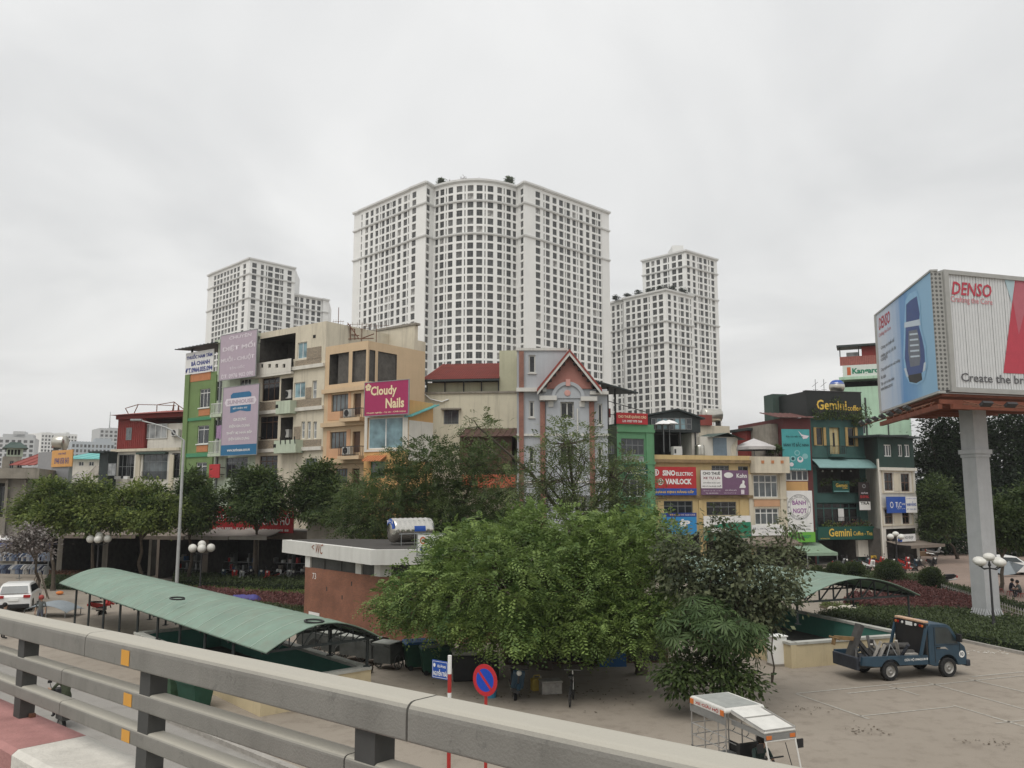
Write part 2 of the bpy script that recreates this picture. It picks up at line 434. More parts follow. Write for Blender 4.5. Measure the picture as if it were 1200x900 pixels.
# ground, road, paving
def ground_material(name, base, patch, stain, s1=0.10, s2=1.6, fine=45.0, bump=0.25):
	m, t, b = _principled(name)
	tcn = t.nodes.new('ShaderNodeTexCoord')
	def noise(sc, det=6, rg=0.6):
		n = t.nodes.new('ShaderNodeTexNoise'); n.inputs['Scale'].default_value = sc; n.inputs['Detail'].default_value = det; n.inputs['Roughness'].default_value = rg
		t.links.new(tcn.outputs['Object'], n.inputs['Vector']); return n
	def ramp(n, a, bb):
		r = t.nodes.new('ShaderNodeValToRGB'); r.color_ramp.elements[0].position = a; r.color_ramp.elements[1].position = bb
		t.links.new(n.outputs['Fac'], r.inputs['Fac']); return r
	def mix(fac, a, bb, mode='MIX'):
		x = t.nodes.new('ShaderNodeMix'); x.data_type = 'RGBA'; x.blend_type = mode
		for sock, val in (('Factor', fac), ('A', a), ('B', bb)):
			if hasattr(val, 'links'): t.links.new(val, x.inputs[sock])
			elif isinstance(val, tuple): x.inputs[sock].default_value = (*val, 1)
			else: x.inputs[sock].default_value = val
		return x.outputs['Result']
	c = mix(ramp(noise(s1), 0.38, 0.64).outputs['Color'], base, patch)
	c = mix(ramp(noise(s2, 8, 0.7), 0.50, 0.78).outputs['Color'], c, stain)
	g2 = ramp(noise(fine, 3), 0.2, 0.8); g2.color_ramp.elements[0].color = (0.72, 0.72, 0.72, 1); g2.color_ramp.elements[1].color = (1.2, 1.2, 1.2, 1)
	c = mix(1.0, c, g2.outputs['Color'], 'MULTIPLY')
	t.links.new(c, b.inputs['Base Color']); b.inputs['Roughness'].default_value = 0.88; b.inputs['Specular IOR Level'].default_value = 0.25
	bp = t.nodes.new('ShaderNodeBump'); bp.inputs['Strength'].default_value = bump; bp.inputs['Distance'].default_value = 0.02
	t.links.new(noise(fine).outputs['Fac'], bp.inputs['Height']); t.links.new(bp.outputs['Normal'], b.inputs['Normal'])
	MATS[name] = m
	return m
ground_material('plaza_paving', (0.325, 0.284, 0.235), (0.275, 0.238, 0.195), (0.205, 0.173, 0.14))
ground_material('road_asphalt', (0.30, 0.285, 0.26), (0.27, 0.255, 0.235), (0.20, 0.188, 0.17), 0.07, 0.9)
ground_material('pavement_tiles', (0.30, 0.225, 0.185), (0.26, 0.20, 0.165), (0.18, 0.14, 0.115))
ground_material('soil', (0.085, 0.062, 0.042), (0.065, 0.05, 0.034), (0.04, 0.03, 0.02), 0.6, 3.0)
M('kerb_stone', (0.34, 0.32, 0.29), 0.85, 0.2, 4, streak=0.3)
M('line_paint', (0.37, 0.345, 0.30), 0.8, 0.3, 9)
gm = MB()
NX, NY = 60, 60
gm.quad((-3000, -400, 0), (3000, -400, 0), (3000, 4500, 0), (-3000, 4500, 0))
struct('ground', gm, 'plaza_paving')
DV = Vector((-0.7312, 0.6822, 0.0)); NV = Vector((0.6822, 0.7312, 0.0)); GRADE = -0.0323
def fly(s, n, z=0.0, below=0.0):
	"""a point s metres along the flyover, n metres to its outer side, z above the camera-side datum"""
	return Vector((0, 0, CAM_H)) + DV * s + NV * n + Vector((0, 0, z + GRADE * s))
rm = MB()
rm.quad(*[tuple(Vector((*(DV * s + NV * n)[:2], 0.004))) for s, n in ((-60, -30), (-60, 12.2), (110, 12.2), (110, -30))])
struct('road', rm, 'road_asphalt')
km = MB()
k0 = DV * -8 + NV * 12.25; k1 = DV * 60 + NV * 12.25
km.beam((k0.x, k0.y, 0.06), (k1.x, k1.y, 0.06), 0.2, 0.13); struct('kerb', km, 'kerb_stone')
pv = MB(); pts = [gnd(1040, 700), gnd(1210, 742), gnd(1500, 790), gnd(1500, 640), gnd(1000, 640)]
pv.add([(p.x, p.y, 0.006) for p in pts], [tuple(range(len(pts)))])
struct('pavement', pv, 'pavement_tiles')
def stripe(label, x0, y0, x1, y1, w=0.09):
	a = gnd(x0, y0, 0.01); b = gnd(x1, y1, 0.01); d = (b - a).normalized(); s = Vector((-d.y, d.x, 0)) * w / 2
	mb = MB(); n = max(2, int((b - a).length / 1.3)); r = random.Random(int(x0 * 7 + y1))
	for i in range(n):          # worn away here and there
		if r.random() < 0.16: continue
		p = a + (b - a) * (i / n); q = a + (b - a) * ((i + 1) / n); k = 0.8 + 0.4 * r.random()
		mb.quad(p - s * k, q - s * k, q + s * k, p + s * k)
	tag(mb.build('parking_line', 'line_paint'), kind='structure')
for ln in ((933, 812.5, 1200, 787), (952, 816.5, 1210, 790.5), (1040, 803.5, 1210, 854), (1088, 800, 1210, 833.5), (1135, 795.5, 1210, 813),
		   (933, 813, 1069, 860), (1008, 839, 1117, 828), (1117, 853, 1215, 842)): stripe('', *ln)
M('dry_leaf', (0.10, 0.075, 0.05), 0.9, 0.4, 20); M('paper_scrap', (0.62, 0.60, 0.55), 0.8, 0.15)
def litter(name, label, px, py, spread, n, mat, size):
	c = gnd(px, py, 0.012); mb = MB(); r = random.Random(int(px + py))
	for i in range(n):
		x = c.x + r.gauss(0, spread[0]); y = c.y + r.gauss(0, spread[1]); a = r.random() * 6.28; s = size * (0.5 + r.random())
		e = Vector((math.cos(a), math.sin(a), 0)) * s; q = Vector((-math.sin(a), math.cos(a), 0)) * s * 0.6; p = Vector((x, y, 0.013 + r.random() * 0.03))
		mb.quad(p - e, p - q, p + e + Vector((0, 0, 0.02)), p + q)
	tag(mb.build(name, mat), label, 'litter', kind='stuff')
litter('dry_leaves', 'patch of dry leaves on the paving before the tow truck', 1018, 856, (0.35, 0.25), 34, 'dry_leaf', 0.045)
litter('dry_leaves', 'dry leaves scattered on the right edge of the parking bays', 1160, 872, (0.45, 0.25), 26, 'dry_leaf', 0.04)
litter('dry_leaves', 'dry leaves on the paving behind the three wheeler', 950, 832, (0.4, 0.3), 20, 'dry_leaf', 0.04)
litter('litter', 'scraps of paper and leaves along the garden kerb', 1165, 765, (1.0, 0.2), 40, 'paper_scrap', 0.045)
litter('dry_leaves', 'fallen leaves under the big tree', 700, 812, (2.5, 1.0), 120, 'dry_leaf', 0.05)
# tower blocks
M('tower_white', (0.80, 0.80, 0.775), 0.7, 0.05, 0.08, streak=0.10, dirt=(0.5, 0.5, 0.48))
M('frame_dim', (0.17, 0.17, 0.165), 0.6, 0.1)
M('tower_trim', (0.62, 0.62, 0.60), 0.7, 0.04, 0.1)
glass('tower_glass_dark', (0.036, 0.038, 0.038), 0.2, 0.4); glass('tower_glass_mid', (0.07, 0.072, 0.07), 0.2, 0.4)
glass('tower_glass_pale', (0.13, 0.13, 0.125), 0.25, 0.4); glass('tower_glass_curtain', (0.30, 0.295, 0.28), 0.4, 0.4)
TG = ['tower_glass_dark', 'tower_glass_mid', 'tower_glass_pale', 'tower_glass_curtain']
def tower_window_mb(w, h, mb=None, mw=None, gi=1, kind=0):
	mb = mb or MB(); fw = 0.07
	def B(x0, x1, y0, y1, z0, z1, mi): mb.box(x0, x1, y0, y1, z0, z1, mi, mw)
	B(0, w, 0.10, 0.14, 0, h, gi)
	if w > 1.1:
		c = w / 2; B(c - fw / 2, c + fw / 2, 0.02, 0.09, 0, h, 0)
	zt = h * 0.70
	B(0, w, 0.03, 0.08, zt - fw / 2, zt + fw / 2, 0)
	if kind == 1: B(0, w, 0.0, 0.06, 0, 0.14, 0)
	return mb
def tower(name, label, segs, ztop, row0, zmin, bands, nbest=300, storey=3.3, wh=2.5, group=None, cat='building', depth=None, seed=1, zbase=0.0, parapet=True):
	"""segs = (pxA, YA, pxB, YB, [(px, width px), ...]) from left to right; row0 = centre height of the top row"""
	r = random.Random(seed)
	c = at((segs[0][0] + segs[-1][2]) / 2, 320, max(max(s[1], s[3]) for s in segs))
	root = thing(name, label, cat, (c.x, c.y, 0), group=group); inv = Matrix.Translation((-c.x, -c.y, 0))
	wall = MB(); corn = [MB() for _ in bands]; wins = []; plan = []
	rows = []; z = row0
	while z > zmin: rows.append(z); z -= storey
	for k, s in enumerate(segs):
		A = at(s[0], 320, s[1]); B = at(s[2], 320, s[3]); f = Facade(A, B); mw = inv @ f.mw
		plan.append((A.x - c.x, A.y - c.y))
		if k == len(segs) - 1: plan.append((B.x - c.x, B.y - c.y))
		cols = []
		for px, wp in s[4]:
			u0 = f.uz(px - wp / 2, 330)[0]; u1 = f.uz(px + wp / 2, 330)[0]; cols.append((u0, u1, wp))
		cols.sort(); edges = [0.0]
		W = f.W
		def Q(u0, u1, z0, z1, y=0.0):
			if u1 - u0 < 1e-3 or z1 - z0 < 1e-3: return
			wall.quad(*[mw @ Vector(p) for p in ((u0, y, z0), (u1, y, z0), (u1, y, z1), (u0, y, z1))])
		last = 0.0
		for u0, u1, wp in cols:
			u0 = max(u0, last + 0.02); u1 = min(u1, W - 0.02)
			if u1 - u0 < 0.25: continue
			Q(last, u0, zbase, ztop); zt = ztop
			for zc in rows:
				a, b = zc - wh / 2, zc + wh / 2
				Q(u0, u1, b, zt); zt = a
				d = 0.38
				for q in (((u0, 0, a), (u0, 0, b), (u0, d, b), (u0, d, a)), ((u1, 0, a), (u1, d, a), (u1, d, b), (u1, 0, b)), ((u0, 0, a), (u0, d, a), (u1, d, a), (u1, 0, a)), ((u0, 0, b), (u1, 0, b), (u1, d, b), (u0, d, b))):
					wall.quad(*[mw @ Vector(p) for p in q])
				wins.append((wp * wh / s[1] + zc * 1e-6, u1 - u0, mw @ Matrix.Translation((u0, 0.26, a))))
			Q(u0, u1, zbase, zt); last = u1
		Q(last, W, zbase, ztop)
		for j, (zb, hb, pb) in enumerate(bands):
			e = 0.004 * (k % 3)
			corn[j].box(-0.2 - pb * 0.4, W + 0.2 + pb * 0.4, -pb - e, 0.1, zb + e, zb + hb + e, 0, mw)
			corn[j].box(-0.1, W + 0.1, -pb * 0.55 - e, 0.1, zb - hb * 0.5 + e, zb, 0, mw)
	D = depth or 26
	a, b = plan[0], plan[-1]; back = [(b[0] - 4, b[1] + D), (a[0] + 4, a[1] + D)]
	for p, q in ((b, back[0]), (back[0], back[1]), (back[1], a)):
		wall.quad((p[0], p[1], zbase), (q[0], q[1], zbase), (q[0], q[1], ztop), (p[0], p[1], ztop))
	wall.build('wall', 'tower_white', root)
	top = plan + back; rf = MB(); rf.add([(p[0], p[1], ztop - 0.6) for p in top], [tuple(range(len(top)))]); rf.build('roof', 'roof_grey', root)
	for c_ in corn: c_.build('cornice', 'tower_trim', root)
	wins.sort(key=lambda w: -w[0]); cache = {}; rest = MB()
	for i, (_, w, mwi) in enumerate(wins):
		gi = r.choices((1, 2, 3, 4), (0.50, 0.27, 0.17, 0.06))[0]; kd = int(r.random() < 0.3)
		if i < nbest:
			key = (round(w, 1), gi, kd)
			if key not in cache: cache[key] = tower_window_mb(round(w, 1), wh, None, None, gi, kd).mesh('window', ['frame_dim'] + TG)
			inst('window', cache[key], root, mwi)
		else: tower_window_mb(w, wh, rest, mwi, gi, kd)
	if rest.v: tag(rest.build('window_rows', ['frame_dim'] + TG, root), kind='stuff')
	return root
def curve_segs(x0, x1, Yedge, Ymid, cols):
	xs = sorted([c[0] for c in cols]); cuts = [x0] + [(a + b) / 2 for a, b in zip(xs[:-1], xs[1:])] + [x1]
	xm = (x0 + x1) / 2; Yf = lambda x: Ymid + (Yedge - Ymid) * ((x - xm) / ((x1 - x0) / 2)) ** 2
	return [(a, Yf(a), b, Yf(b), [c]) for a, b, c in zip(cuts[:-1], cuts[1:], sorted(cols))]
NW = 1.3
left_wing = [(413.5, 350, 420.3, 347.2, []), (420.3, 346.6, 480, 320, [(422.4, NW), (428.3, 3.5), (434.2, 3.4), (440.2, 3.4), (444.3, NW), (447.6, 3.4), (452.9, 3.8), (456.4, NW), (460, 4), (466.7, 4), (473.7, 4.2), (477.6, NW)]),
			 (480, 319.6, 498, 313, [(483.9, 4.7)]), (498, 313, 507.5, 318, [(500.8, 3.8)])]
mid = curve_segs(507.5, 606, 318, 310.5, [(511, 3.6), (517.3, 5.2), (522, NW), (526.8, 6.2), (538.1, 8), (544.2, NW), (550.2, 8), (562, 8), (568.2, NW), (574, 8), (585.8, 6.3), (590.9, NW), (596.2, 5.5), (603.1, 4)])
right_wing = [(606, 318, 614.8, 313, [(611.6, 3.4)]), (614.8, 313, 636, 319.6, [(630.8, 5.6)]),
			  (636, 319.9, 706, 345.5, [(638, NW), (642.4, 4.9), (650.6, 4.9), (658.4, 4.9), (663, NW), (666.8, 4.3), (673.6, 4.1), (677.4, NW), (682, 4.2), (689.6, 4.2), (696.8, 4.5), (700.4, NW), (703.4, 3)]), (706, 345.3, 714.5, 349, [])]
def bands(z0, ztop, rows, p=.5): return [(ztop - .7, .8, p + .3)] + [(z0 - 3.3 * (r + .5) - .3, .6, p) for r in rows]
ZT = at(557, 210.5, 311).z; z0 = at(557, 220.8, 311).z
tower('apartment_tower', 'tall white apartment tower with curved middle bay, the biggest of the towers', left_wing + mid + right_wing, ZT, z0, 40, bands(z0, ZT, (1, 5)), seed=3)
cl = lambda v: 230 + v / 6.923
ZL = at(292, 302, 430).z; z0 = at(297.6, 309.6, 430).z
tower('apartment_tower', 'white apartment tower farthest left, taller part with corner pier, behind the green house', [
	  (cl(100), 466, cl(130), 462, []), (cl(130), 461.5, cl(355), 438, [(cl(v), 2.9) for v in (152, 178, 203, 230, 255, 282, 310, 338)]), (cl(355), 437.5, cl(430), 430, [(cl(387), 3.2)]),
	  (cl(430), 430, cl(800), 450, [(cl(468), 5.4), (cl(533), 3.6), (cl(568), 1.5), (cl(600), 5.7), (cl(655), 5.5), (cl(684), 1.4), (cl(699), 2.4), (cl(757), 5)])],
	  ZL, z0, 58, bands(z0, ZL, (1, 5)), seed=4)
ZL2 = at(344, 343.5, 451).z; z0 = at(347.5, 349.5, 452).z
tower('apartment_tower', 'low white wing of the apartment block right of the farthest left tower', [
	  (cl(785), 451.5, cl(1035), 465, [(cl(812), 4.6), (cl(835), 1.4), (cl(862), 3.8), (cl(910), 4), (cl(957), 4.3), (cl(1002), 4.2)]), (cl(1035), 464, cl(1080), 467, [])],
	  ZL2, z0, 62, bands(z0, ZL2, (1,)), seed=5, nbest=60)
cr = lambda v: 710 + v / 6.43
ZR = at(804, 293, 386).z; z0 = at(797.4, 300.5, 387).z
tower('apartment_tower', 'tall right block of the white stepped tower on the right', [
	  (752.8, 404, 804, 386, [(759.3, 4.4), (765.5, 3.8), (771.9, 4.2), (779.8, 4.6), (783.9, NW), (790.2, 5), (797.4, 5)]),
	  (804, 386, 840.5, 402, [(807.4, 3.5), (813.8, 3.3), (818.7, NW), (821.8, 3.7), (827.1, 3.7), (831.2, NW), (835.5, 3.6)])],
	  ZR, z0, 34, bands(z0, ZR, (1, 5, 9)), seed=6, depth=18)
ZR2 = at(779.2, 338.5, 374).z; z0 = at(773.8, 347.5, 375).z
tower('apartment_tower', 'stepped lower block of the white tower on the right, with roof terrace', [
	  (cr(25), 402, cr(125), 395, [(718, 3.3), (723.7, 3.3), (728, NW)]), (cr(128), 392.5, 779.2, 374, [(735.2, 4.7), (741.6, 3.8), (748.1, 4.5), (755.6, 5), (760.1, NW), (766.6, 5), (773.8, 5)]),
	  (779.2, 374, 811, 387, [(784, 3.7), (790.6, 3.3), (795.4, NW), (798.8, 4), (804.6, 3.9), (808.6, NW)])],
	  ZR2, z0, 34, bands(z0, ZR2, (3, 6)), seed=7, depth=14)
pm = MB(); p = at(787, 289, 398); q = at(800, 289, 398)
pm.box(p.x, q.x, 396, 408, ZR - 1, p.z); tag(pm.build('lift_house', 'tower_white'), 'small white lift house on top of the right tower', 'roof house')
M('far_grey', (0.50, 0.51, 0.51), 0.8, 0.05, 0.02); M('far_blue', (0.42, 0.46, 0.49), 0.8, 0.06, 0.02)
def far_block(label, x0, x1, ytop, Y, nc, mat='tower_white', steps=(), rows=6, recess=None, seed=0, mast=False, storey=3.6):
	f = frontage('far_building', label, x0, Y, x1, Y + 15)
	zt = at((x0 + x1) / 2, ytop, Y).z; holes = []; wins = []
	r = random.Random(seed)
	for i in range(nc):
		for j in range(rows):
			u = f.W * (i + 0.5) / nc; w = f.W / nc * 0.30; z = zt - 3.2 - j * storey
			if z < 4: continue
			holes.append((u - w, u + w, z - 1.1, z + 1.1)); wins.append((u - w, u + w, z - 1.1, z + 1.1))
	body(f, zt, 30, mat, holes)
	gl = [MB().box(0, f.W / nc * 0.6, 0.12, 0.16, 0, 2.2).mesh('window', [g_]) for g_ in TG[:3]]
	for w in wins: inst('window', r.choices(gl, (5, 3, 2))[0], f.root, Matrix.Translation((w[0], 0.02, w[2])))
	for (a, b, yy) in steps:
		z = at((a + b) / 2, yy, Y).z; u0 = f.uz(a, 520)[0]; u1 = f.uz(b, 520)[0]
		f.box('roof_storey', mat, u0, u1, 2, 20, zt - 0.1, z)
	if mast:
		u = f.W * 0.4; f.part(MB().tube((u, 6, zt), (u, 6, zt + 16), 0.5, 0.2, 5), 'mast', 'iron_grey')
	return f
far_block('pale office block with flat stepped roof at the left edge of the skyline', -22, 42.5, 511.5, 640, 9, 'far_grey', [(2, 38, 507.5), (14, 28, 504)], rows=7, seed=1)
far_block('white far high-rise with many small windows, left of the orange billboard', 50, 73, 507, 820, 6, 'tower_white', [(54, 61, 506)], rows=9, seed=2)
far_block('white far high-rise next to another one, above the orange billboard', 73.5, 92, 508, 840, 5, 'tower_white', [(78, 82, 506), (86, 91, 509)], rows=9, seed=3)
far_block('long grey far block with flat roof right of the orange billboard', 86, 136, 517, 600, 11, 'far_blue', [(112, 131, 512.5)], rows=3, seed=4)
far_block('grey far tower with mast beside the red roof room', 118, 150, 501.5, 760, 6, 'far_grey', [(128, 140, 500.5)], rows=8, seed=5, mast=True)
# helpers for the street fronts
M('conc_old', (0.27, 0.245, 0.205), 0.9, 0.22, 1.2, streak=0.6)
M('wall_cream', (0.62, 0.56, 0.44), 0.85, 0.10, 0.7, streak=0.55, dirt=(0.20, 0.17, 0.13))
M('wall_white', (0.66, 0.63, 0.56), 0.85, 0.08, 0.7, streak=0.40, dirt=(0.24, 0.21, 0.17))
M('wall_green', (0.165, 0.245, 0.095), 0.8, 0.10, 0.8, streak=0.30)
M('wall_palegreen', (0.48, 0.54, 0.42), 0.85, 0.10, 0.8, streak=0.45)
M('band_teal', (0.07, 0.25, 0.13), 0.7, 0.08)
M('panel_orange', (0.48, 0.20, 0.09), 0.8, 0.12)
M('wall_tan', (0.60, 0.45, 0.29), 0.85, 0.06, 0.6, streak=0.22, dirt=(0.28, 0.2, 0.13))
M('wall_peach', (0.58, 0.34, 0.20), 0.85, 0.08, 0.8)
M('wall_ochre', (0.60, 0.36, 0.15), 0.85, 0.08, 0.8, streak=0.2)
M('wall_red', (0.22, 0.035, 0.03), 0.75, 0.12, 1.0, streak=0.3)
M('roof_red', (0.26, 0.055, 0.042), 0.7, 0.14, 1.0, streak=0.3)
M('sheet_dark', (0.035, 0.045, 0.045), 0.6, 0.2, 1.0)
M('sheet_green', (0.045, 0.075, 0.062), 0.7, 0.15, 1.0, streak=0.3)
M('turquoise', (0.14, 0.42, 0.40), 0.7, 0.08, 0.5, streak=0.25)
M('cloth_grey', (0.33, 0.31, 0.28), 0.85, 0.15, 1.5)
M('awning_brown', (0.20, 0.165, 0.135), 0.85, 0.18, 1.2)
M('ac_white', (0.62, 0.61, 0.57), 0.6, 0.06)
M('print_mauve', (0.44, 0.36, 0.42), 0.6, 0.05); M('print_pale', (0.68, 0.62, 0.66), 0.6, 0.05)
M('print_blue', (0.02, 0.14, 0.28), 0.5, 0.06); M('ink_blue', (0.02, 0.04, 0.22), 0.5, 0.05); M('print_white', (0.78, 0.77, 0.75), 0.6, 0.05, streak=0.15)
M('print_magenta', (0.36, 0.03, 0.11), 0.5, 0.06); M('print_cream', (0.80, 0.66, 0.42), 0.6, 0.06)
M('print_red', (0.45, 0.03, 0.035), 0.55, 0.08, streak=0.12); M('print_orange', (0.62, 0.32, 0.10), 0.6, 0.08); M('print_grey', (0.27, 0.27, 0.275), 0.6, 0.06)
def stone_material():
	m, t, b = _principled('stone_cladding')
	tcn = t.nodes.new('ShaderNodeTexCoord'); sp = t.nodes.new('ShaderNodeSeparateXYZ'); cb = t.nodes.new('ShaderNodeCombineXYZ')
	t.links.new(tcn.outputs['Object'], sp.inputs[0]); t.links.new(sp.outputs['X'], cb.inputs['X']); t.links.new(sp.outputs['Z'], cb.inputs['Y'])
	br = t.nodes.new('ShaderNodeTexBrick'); br.inputs['Scale'].default_value = 3.2
	br.inputs['Color1'].default_value = (0.30, 0.24, 0.17, 1); br.inputs['Color2'].default_value = (0.19, 0.155, 0.115, 1); br.inputs['Mortar'].default_value = (0.40, 0.35, 0.28, 1)
	br.inputs['Mortar Size'].default_value = 0.015
	t.links.new(cb.outputs[0], br.inputs['Vector']); t.links.new(br.outputs['Color'], b.inputs['Base Color']); b.inputs['Roughness'].default_value = 0.9
	MATS['stone_cladding'] = m
stone_material()
def brick_material(name, c1, c2, mortar, scale, w=0.5, h=0.25, ms=0.02):
	m, t, b = _principled(name)
	tcn = t.nodes.new('ShaderNodeTexCoord'); sp = t.nodes.new('ShaderNodeSeparateXYZ'); cb = t.nodes.new('ShaderNodeCombineXYZ')
	t.links.new(tcn.outputs['Object'], sp.inputs[0]); t.links.new(sp.outputs['X'], cb.inputs['X']); t.links.new(sp.outputs['Z'], cb.inputs['Y'])
	br = t.nodes.new('ShaderNodeTexBrick'); br.inputs['Scale'].default_value = scale; br.inputs['Brick Width'].default_value = w; br.inputs['Row Height'].default_value = h
	br.inputs['Color1'].default_value = (*c1, 1); br.inputs['Color2'].default_value = (*c2, 1); br.inputs['Mortar'].default_value = (*mortar, 1); br.inputs['Mortar Size'].default_value = ms
	t.links.new(cb.outputs[0], br.inputs['Vector'])
	nz = t.nodes.new('ShaderNodeTexNoise'); nz.inputs['Scale'].default_value = 0.9; nz.inputs['Detail'].default_value = 7
	t.links.new(tcn.outputs['Object'], nz.inputs['Vector'])
	r = t.nodes.new('ShaderNodeValToRGB'); r.color_ramp.elements[0].position = 0.35; r.color_ramp.elements[0].color = (0.78, 0.78, 0.78, 1); r.color_ramp.elements[1].position = 0.65; r.color_ramp.elements[1].color = (1.15, 1.15, 1.15, 1)
	t.links.new(nz.outputs['Fac'], r.inputs['Fac'])
	mx = t.nodes.new('ShaderNodeMix'); mx.data_type = 'RGBA'; mx.blend_type = 'MULTIPLY'; mx.inputs['Factor'].default_value = 1
	t.links.new(br.outputs['Color'], mx.inputs['A']); t.links.new(r.outputs['Color'], mx.inputs['B']); t.links.new(mx.outputs['Result'], b.inputs['Base Color']); b.inputs['Roughness'].default_value = 0.9
	bp = t.nodes.new('ShaderNodeBump'); bp.inputs['Strength'].default_value = 0.5; bp.inputs['Distance'].default_value = 0.01
	t.links.new(br.outputs['Fac'], bp.inputs['Height']); bp.invert = True; t.links.new(bp.outputs['Normal'], b.inputs['Normal'])
	MATS[name] = m
brick_material('pilaster_brick', (0.29, 0.125, 0.09), (0.24, 0.105, 0.08), (0.30, 0.19, 0.15), 4.0)
def railing(f, name, u0, u1, y, z, h, mat='iron_dark', n=None, parent=None, back=0.0):
	mb = MB(); n = n or max(3, int((u1 - u0) / 0.16))
	for i in range(n + 1):
		u = u0 + (u1 - u0) * i / n; mb.box(u - 0.012, u + 0.012, y - 0.012, y + 0.012, z, z + h)
	mb.box(u0 - 0.02, u1 + 0.02, y - 0.03, y + 0.03, z + h, z + h + 0.05); mb.box(u0, u1, y - 0.02, y + 0.02, z + 0.08, z + 0.11)
	if back:
		for u in (u0, u1):
			k = max(2, int(back / 0.2))
			for i in range(1, k + 1): mb.box(u - 0.012, u + 0.012, y + back * i / k - 0.012, y + back * i / k + 0.012, z, z + h)
			mb.box(u - 0.03, u + 0.03, y, y + back, z + h, z + h + 0.05)
	return f.part(mb, name, mat, parent)
def balcony(f, x0, y0, x1, y1, out=0.8, slab='wall_white', rail='iron_dark', solid=None):
	"""y0 = top of the railing, y1 = underside of the slab, in picture rows"""
	u0, u1, z0, z1 = f.r(x0, y0, x1, y1, -out * 0.5)
	b = f.box('balcony', slab, u0, u1, -out, 0.0, z0, z0 + 0.28)
	if solid: MB().box(u0, u1, -out, -out + 0.1, z0 + 0.28, z1).box(u0, u0 + 0.1, -out + 0.1, 0, z0 + 0.28, z1).box(u1 - 0.1, u1, -out + 0.1, 0, z0 + 0.28, z1).build('parapet', solid, b)
	else: railing(f, 'railing', u0 + 0.05, u1 - 0.05, -out + 0.06, z0 + 0.28, max(0.3, z1 - z0 - 0.33), rail, parent=b, back=out - 0.1)
	return b
AC_ME = {}
def air_conditioner(f, label, px, py, s=1.0, y=-0.45, group='air conditioners on house fronts'):
	u, z = f.uz(px, py, y)
	t = thing('air_conditioner', label, 'air conditioner', mw=f.mw @ Matrix.Translation((u, y, z - 0.3 * s)) @ Matrix.Scale(s, 4), group=group)
	if not AC_ME:
		AC_ME['case'] = MB().box(-0.42, 0.42, 0, 0.3, 0, 0.6).mesh('case', 'ac_white')
		fb = MB()
		fb.lathe([(0.24, -0.012), (0.24, -0.006), (0.02, -0.006)], 14, (-0.1, 0, 0.3), 'y')
		AC_ME['fan'] = fb.mesh('fan_grille', 'iron_dark')
		AC_ME['br'] = MB().box(-0.35, -0.3, 0.05, 0.46, -0.06, 0).box(0.3, 0.35, 0.05, 0.46, -0.06, 0).mesh('bracket', 'iron_grey')
	inst('case', AC_ME['case'], t); inst('fan_grille', AC_ME['fan'], t); inst('bracket', AC_ME['br'], t)
	return t
def sheet_roof(f, name, mat, u0, u1, y0, y1, z0, z1, rib=0.5, th=0.05, parent=None, fascia=None):
	"""a ribbed metal sheet from (y0,z0) at the front to (y1,z1) behind"""
	mb = MB(); mb.add([(u0, y0, z0), (u1, y0, z0), (u1, y1, z1), (u0, y1, z1), (u0, y0, z0 - th), (u1, y0, z0 - th), (u1, y1, z1 - th), (u0, y1, z1 - th)],
					  [(0, 1, 2, 3), (7, 6, 5, 4), (4, 5, 1, 0), (5, 6, 2, 1), (6, 7, 3, 2), (7, 4, 0, 3)])
	n = int((u1 - u0) / rib)
	for i in range(n + 1):
		u = u0 + 0.03 + (u1 - u0 - 0.06) * i / max(1, n); mb.beam((u, y0 - 0.005, z0 + 0.02), (u, y1, z1 + 0.02), 0.05, 0.06)
	return f.part(mb, name, mat, parent)
def awning(f, label, x0, y0, x1, y1, out=2.2, mat='awning_brown', legs=0, group=None):
	"""a fabric or sheet awning; y0 = its top at the wall, y1 = its front edge in picture rows"""
	ua, za = f.uz(x0, y0); ub, _ = f.uz(x1, y0); _, zf = f.uz((x0 + x1) / 2, y1, -out)
	t = thing('awning', label, 'awning', mw=f.mw @ Matrix.Translation((ua, 0, 0)), group=group)
	w = ub - ua; mb = MB(); n = 6
	for i in range(n):
		a, b = i / n, (i + 1) / n
		za_, zb_ = za + (zf - za) * a - 0.12 * math.sin(math.pi * a), za + (zf - za) * b - 0.12 * math.sin(math.pi * b)
		mb.quad((0, -out * a, za_), (w, -out * a, za_), (w, -out * b, zb_), (0, -out * b, zb_)); mb.quad((0, -out * b, zb_ - 0.04), (w, -out * b, zb_ - 0.04), (w, -out * a, za_ - 0.04), (0, -out * a, za_ - 0.04))
	mb.quad((0, -out, zf - 0.28), (w, -out, zf - 0.28), (w, -out, zf), (0, -out, zf))
	mb.build('canopy', mat, t)
	fr = MB()
	for u in [w * i / 4 for i in range(5)]: fr.tube((u, -out + 0.02, zf - 0.06), (u, 0, za - 0.5), 0.025, n=4)
	fr.tube((0, -out + 0.03, zf - 0.06), (w, -out + 0.03, zf - 0.06), 0.03, n=5); fr.build('frame', 'iron_dark', t)
	for i in range(legs):
		u = w * (i + 0.02) / max(1, legs - 0.96); MB().tube((u, -out + 0.05, 0), (u, -out + 0.05, zf - 0.06), 0.05, n=6).build('leg', 'iron_grey', t)
	return t
def ledge(f, z, h=0.22, out=0.18, mat='wall_white', u0=None, u1=None):
	return f.box('ledge', mat, (-0.03 if u0 is None else u0), (f.W + 0.03 if u1 is None else u1), -out, 0.03, z, z + h)
def shopfront(f, u0, u1, z1=3.4, d=2.5): return (u0, u1, 0.02, z1, d, True)
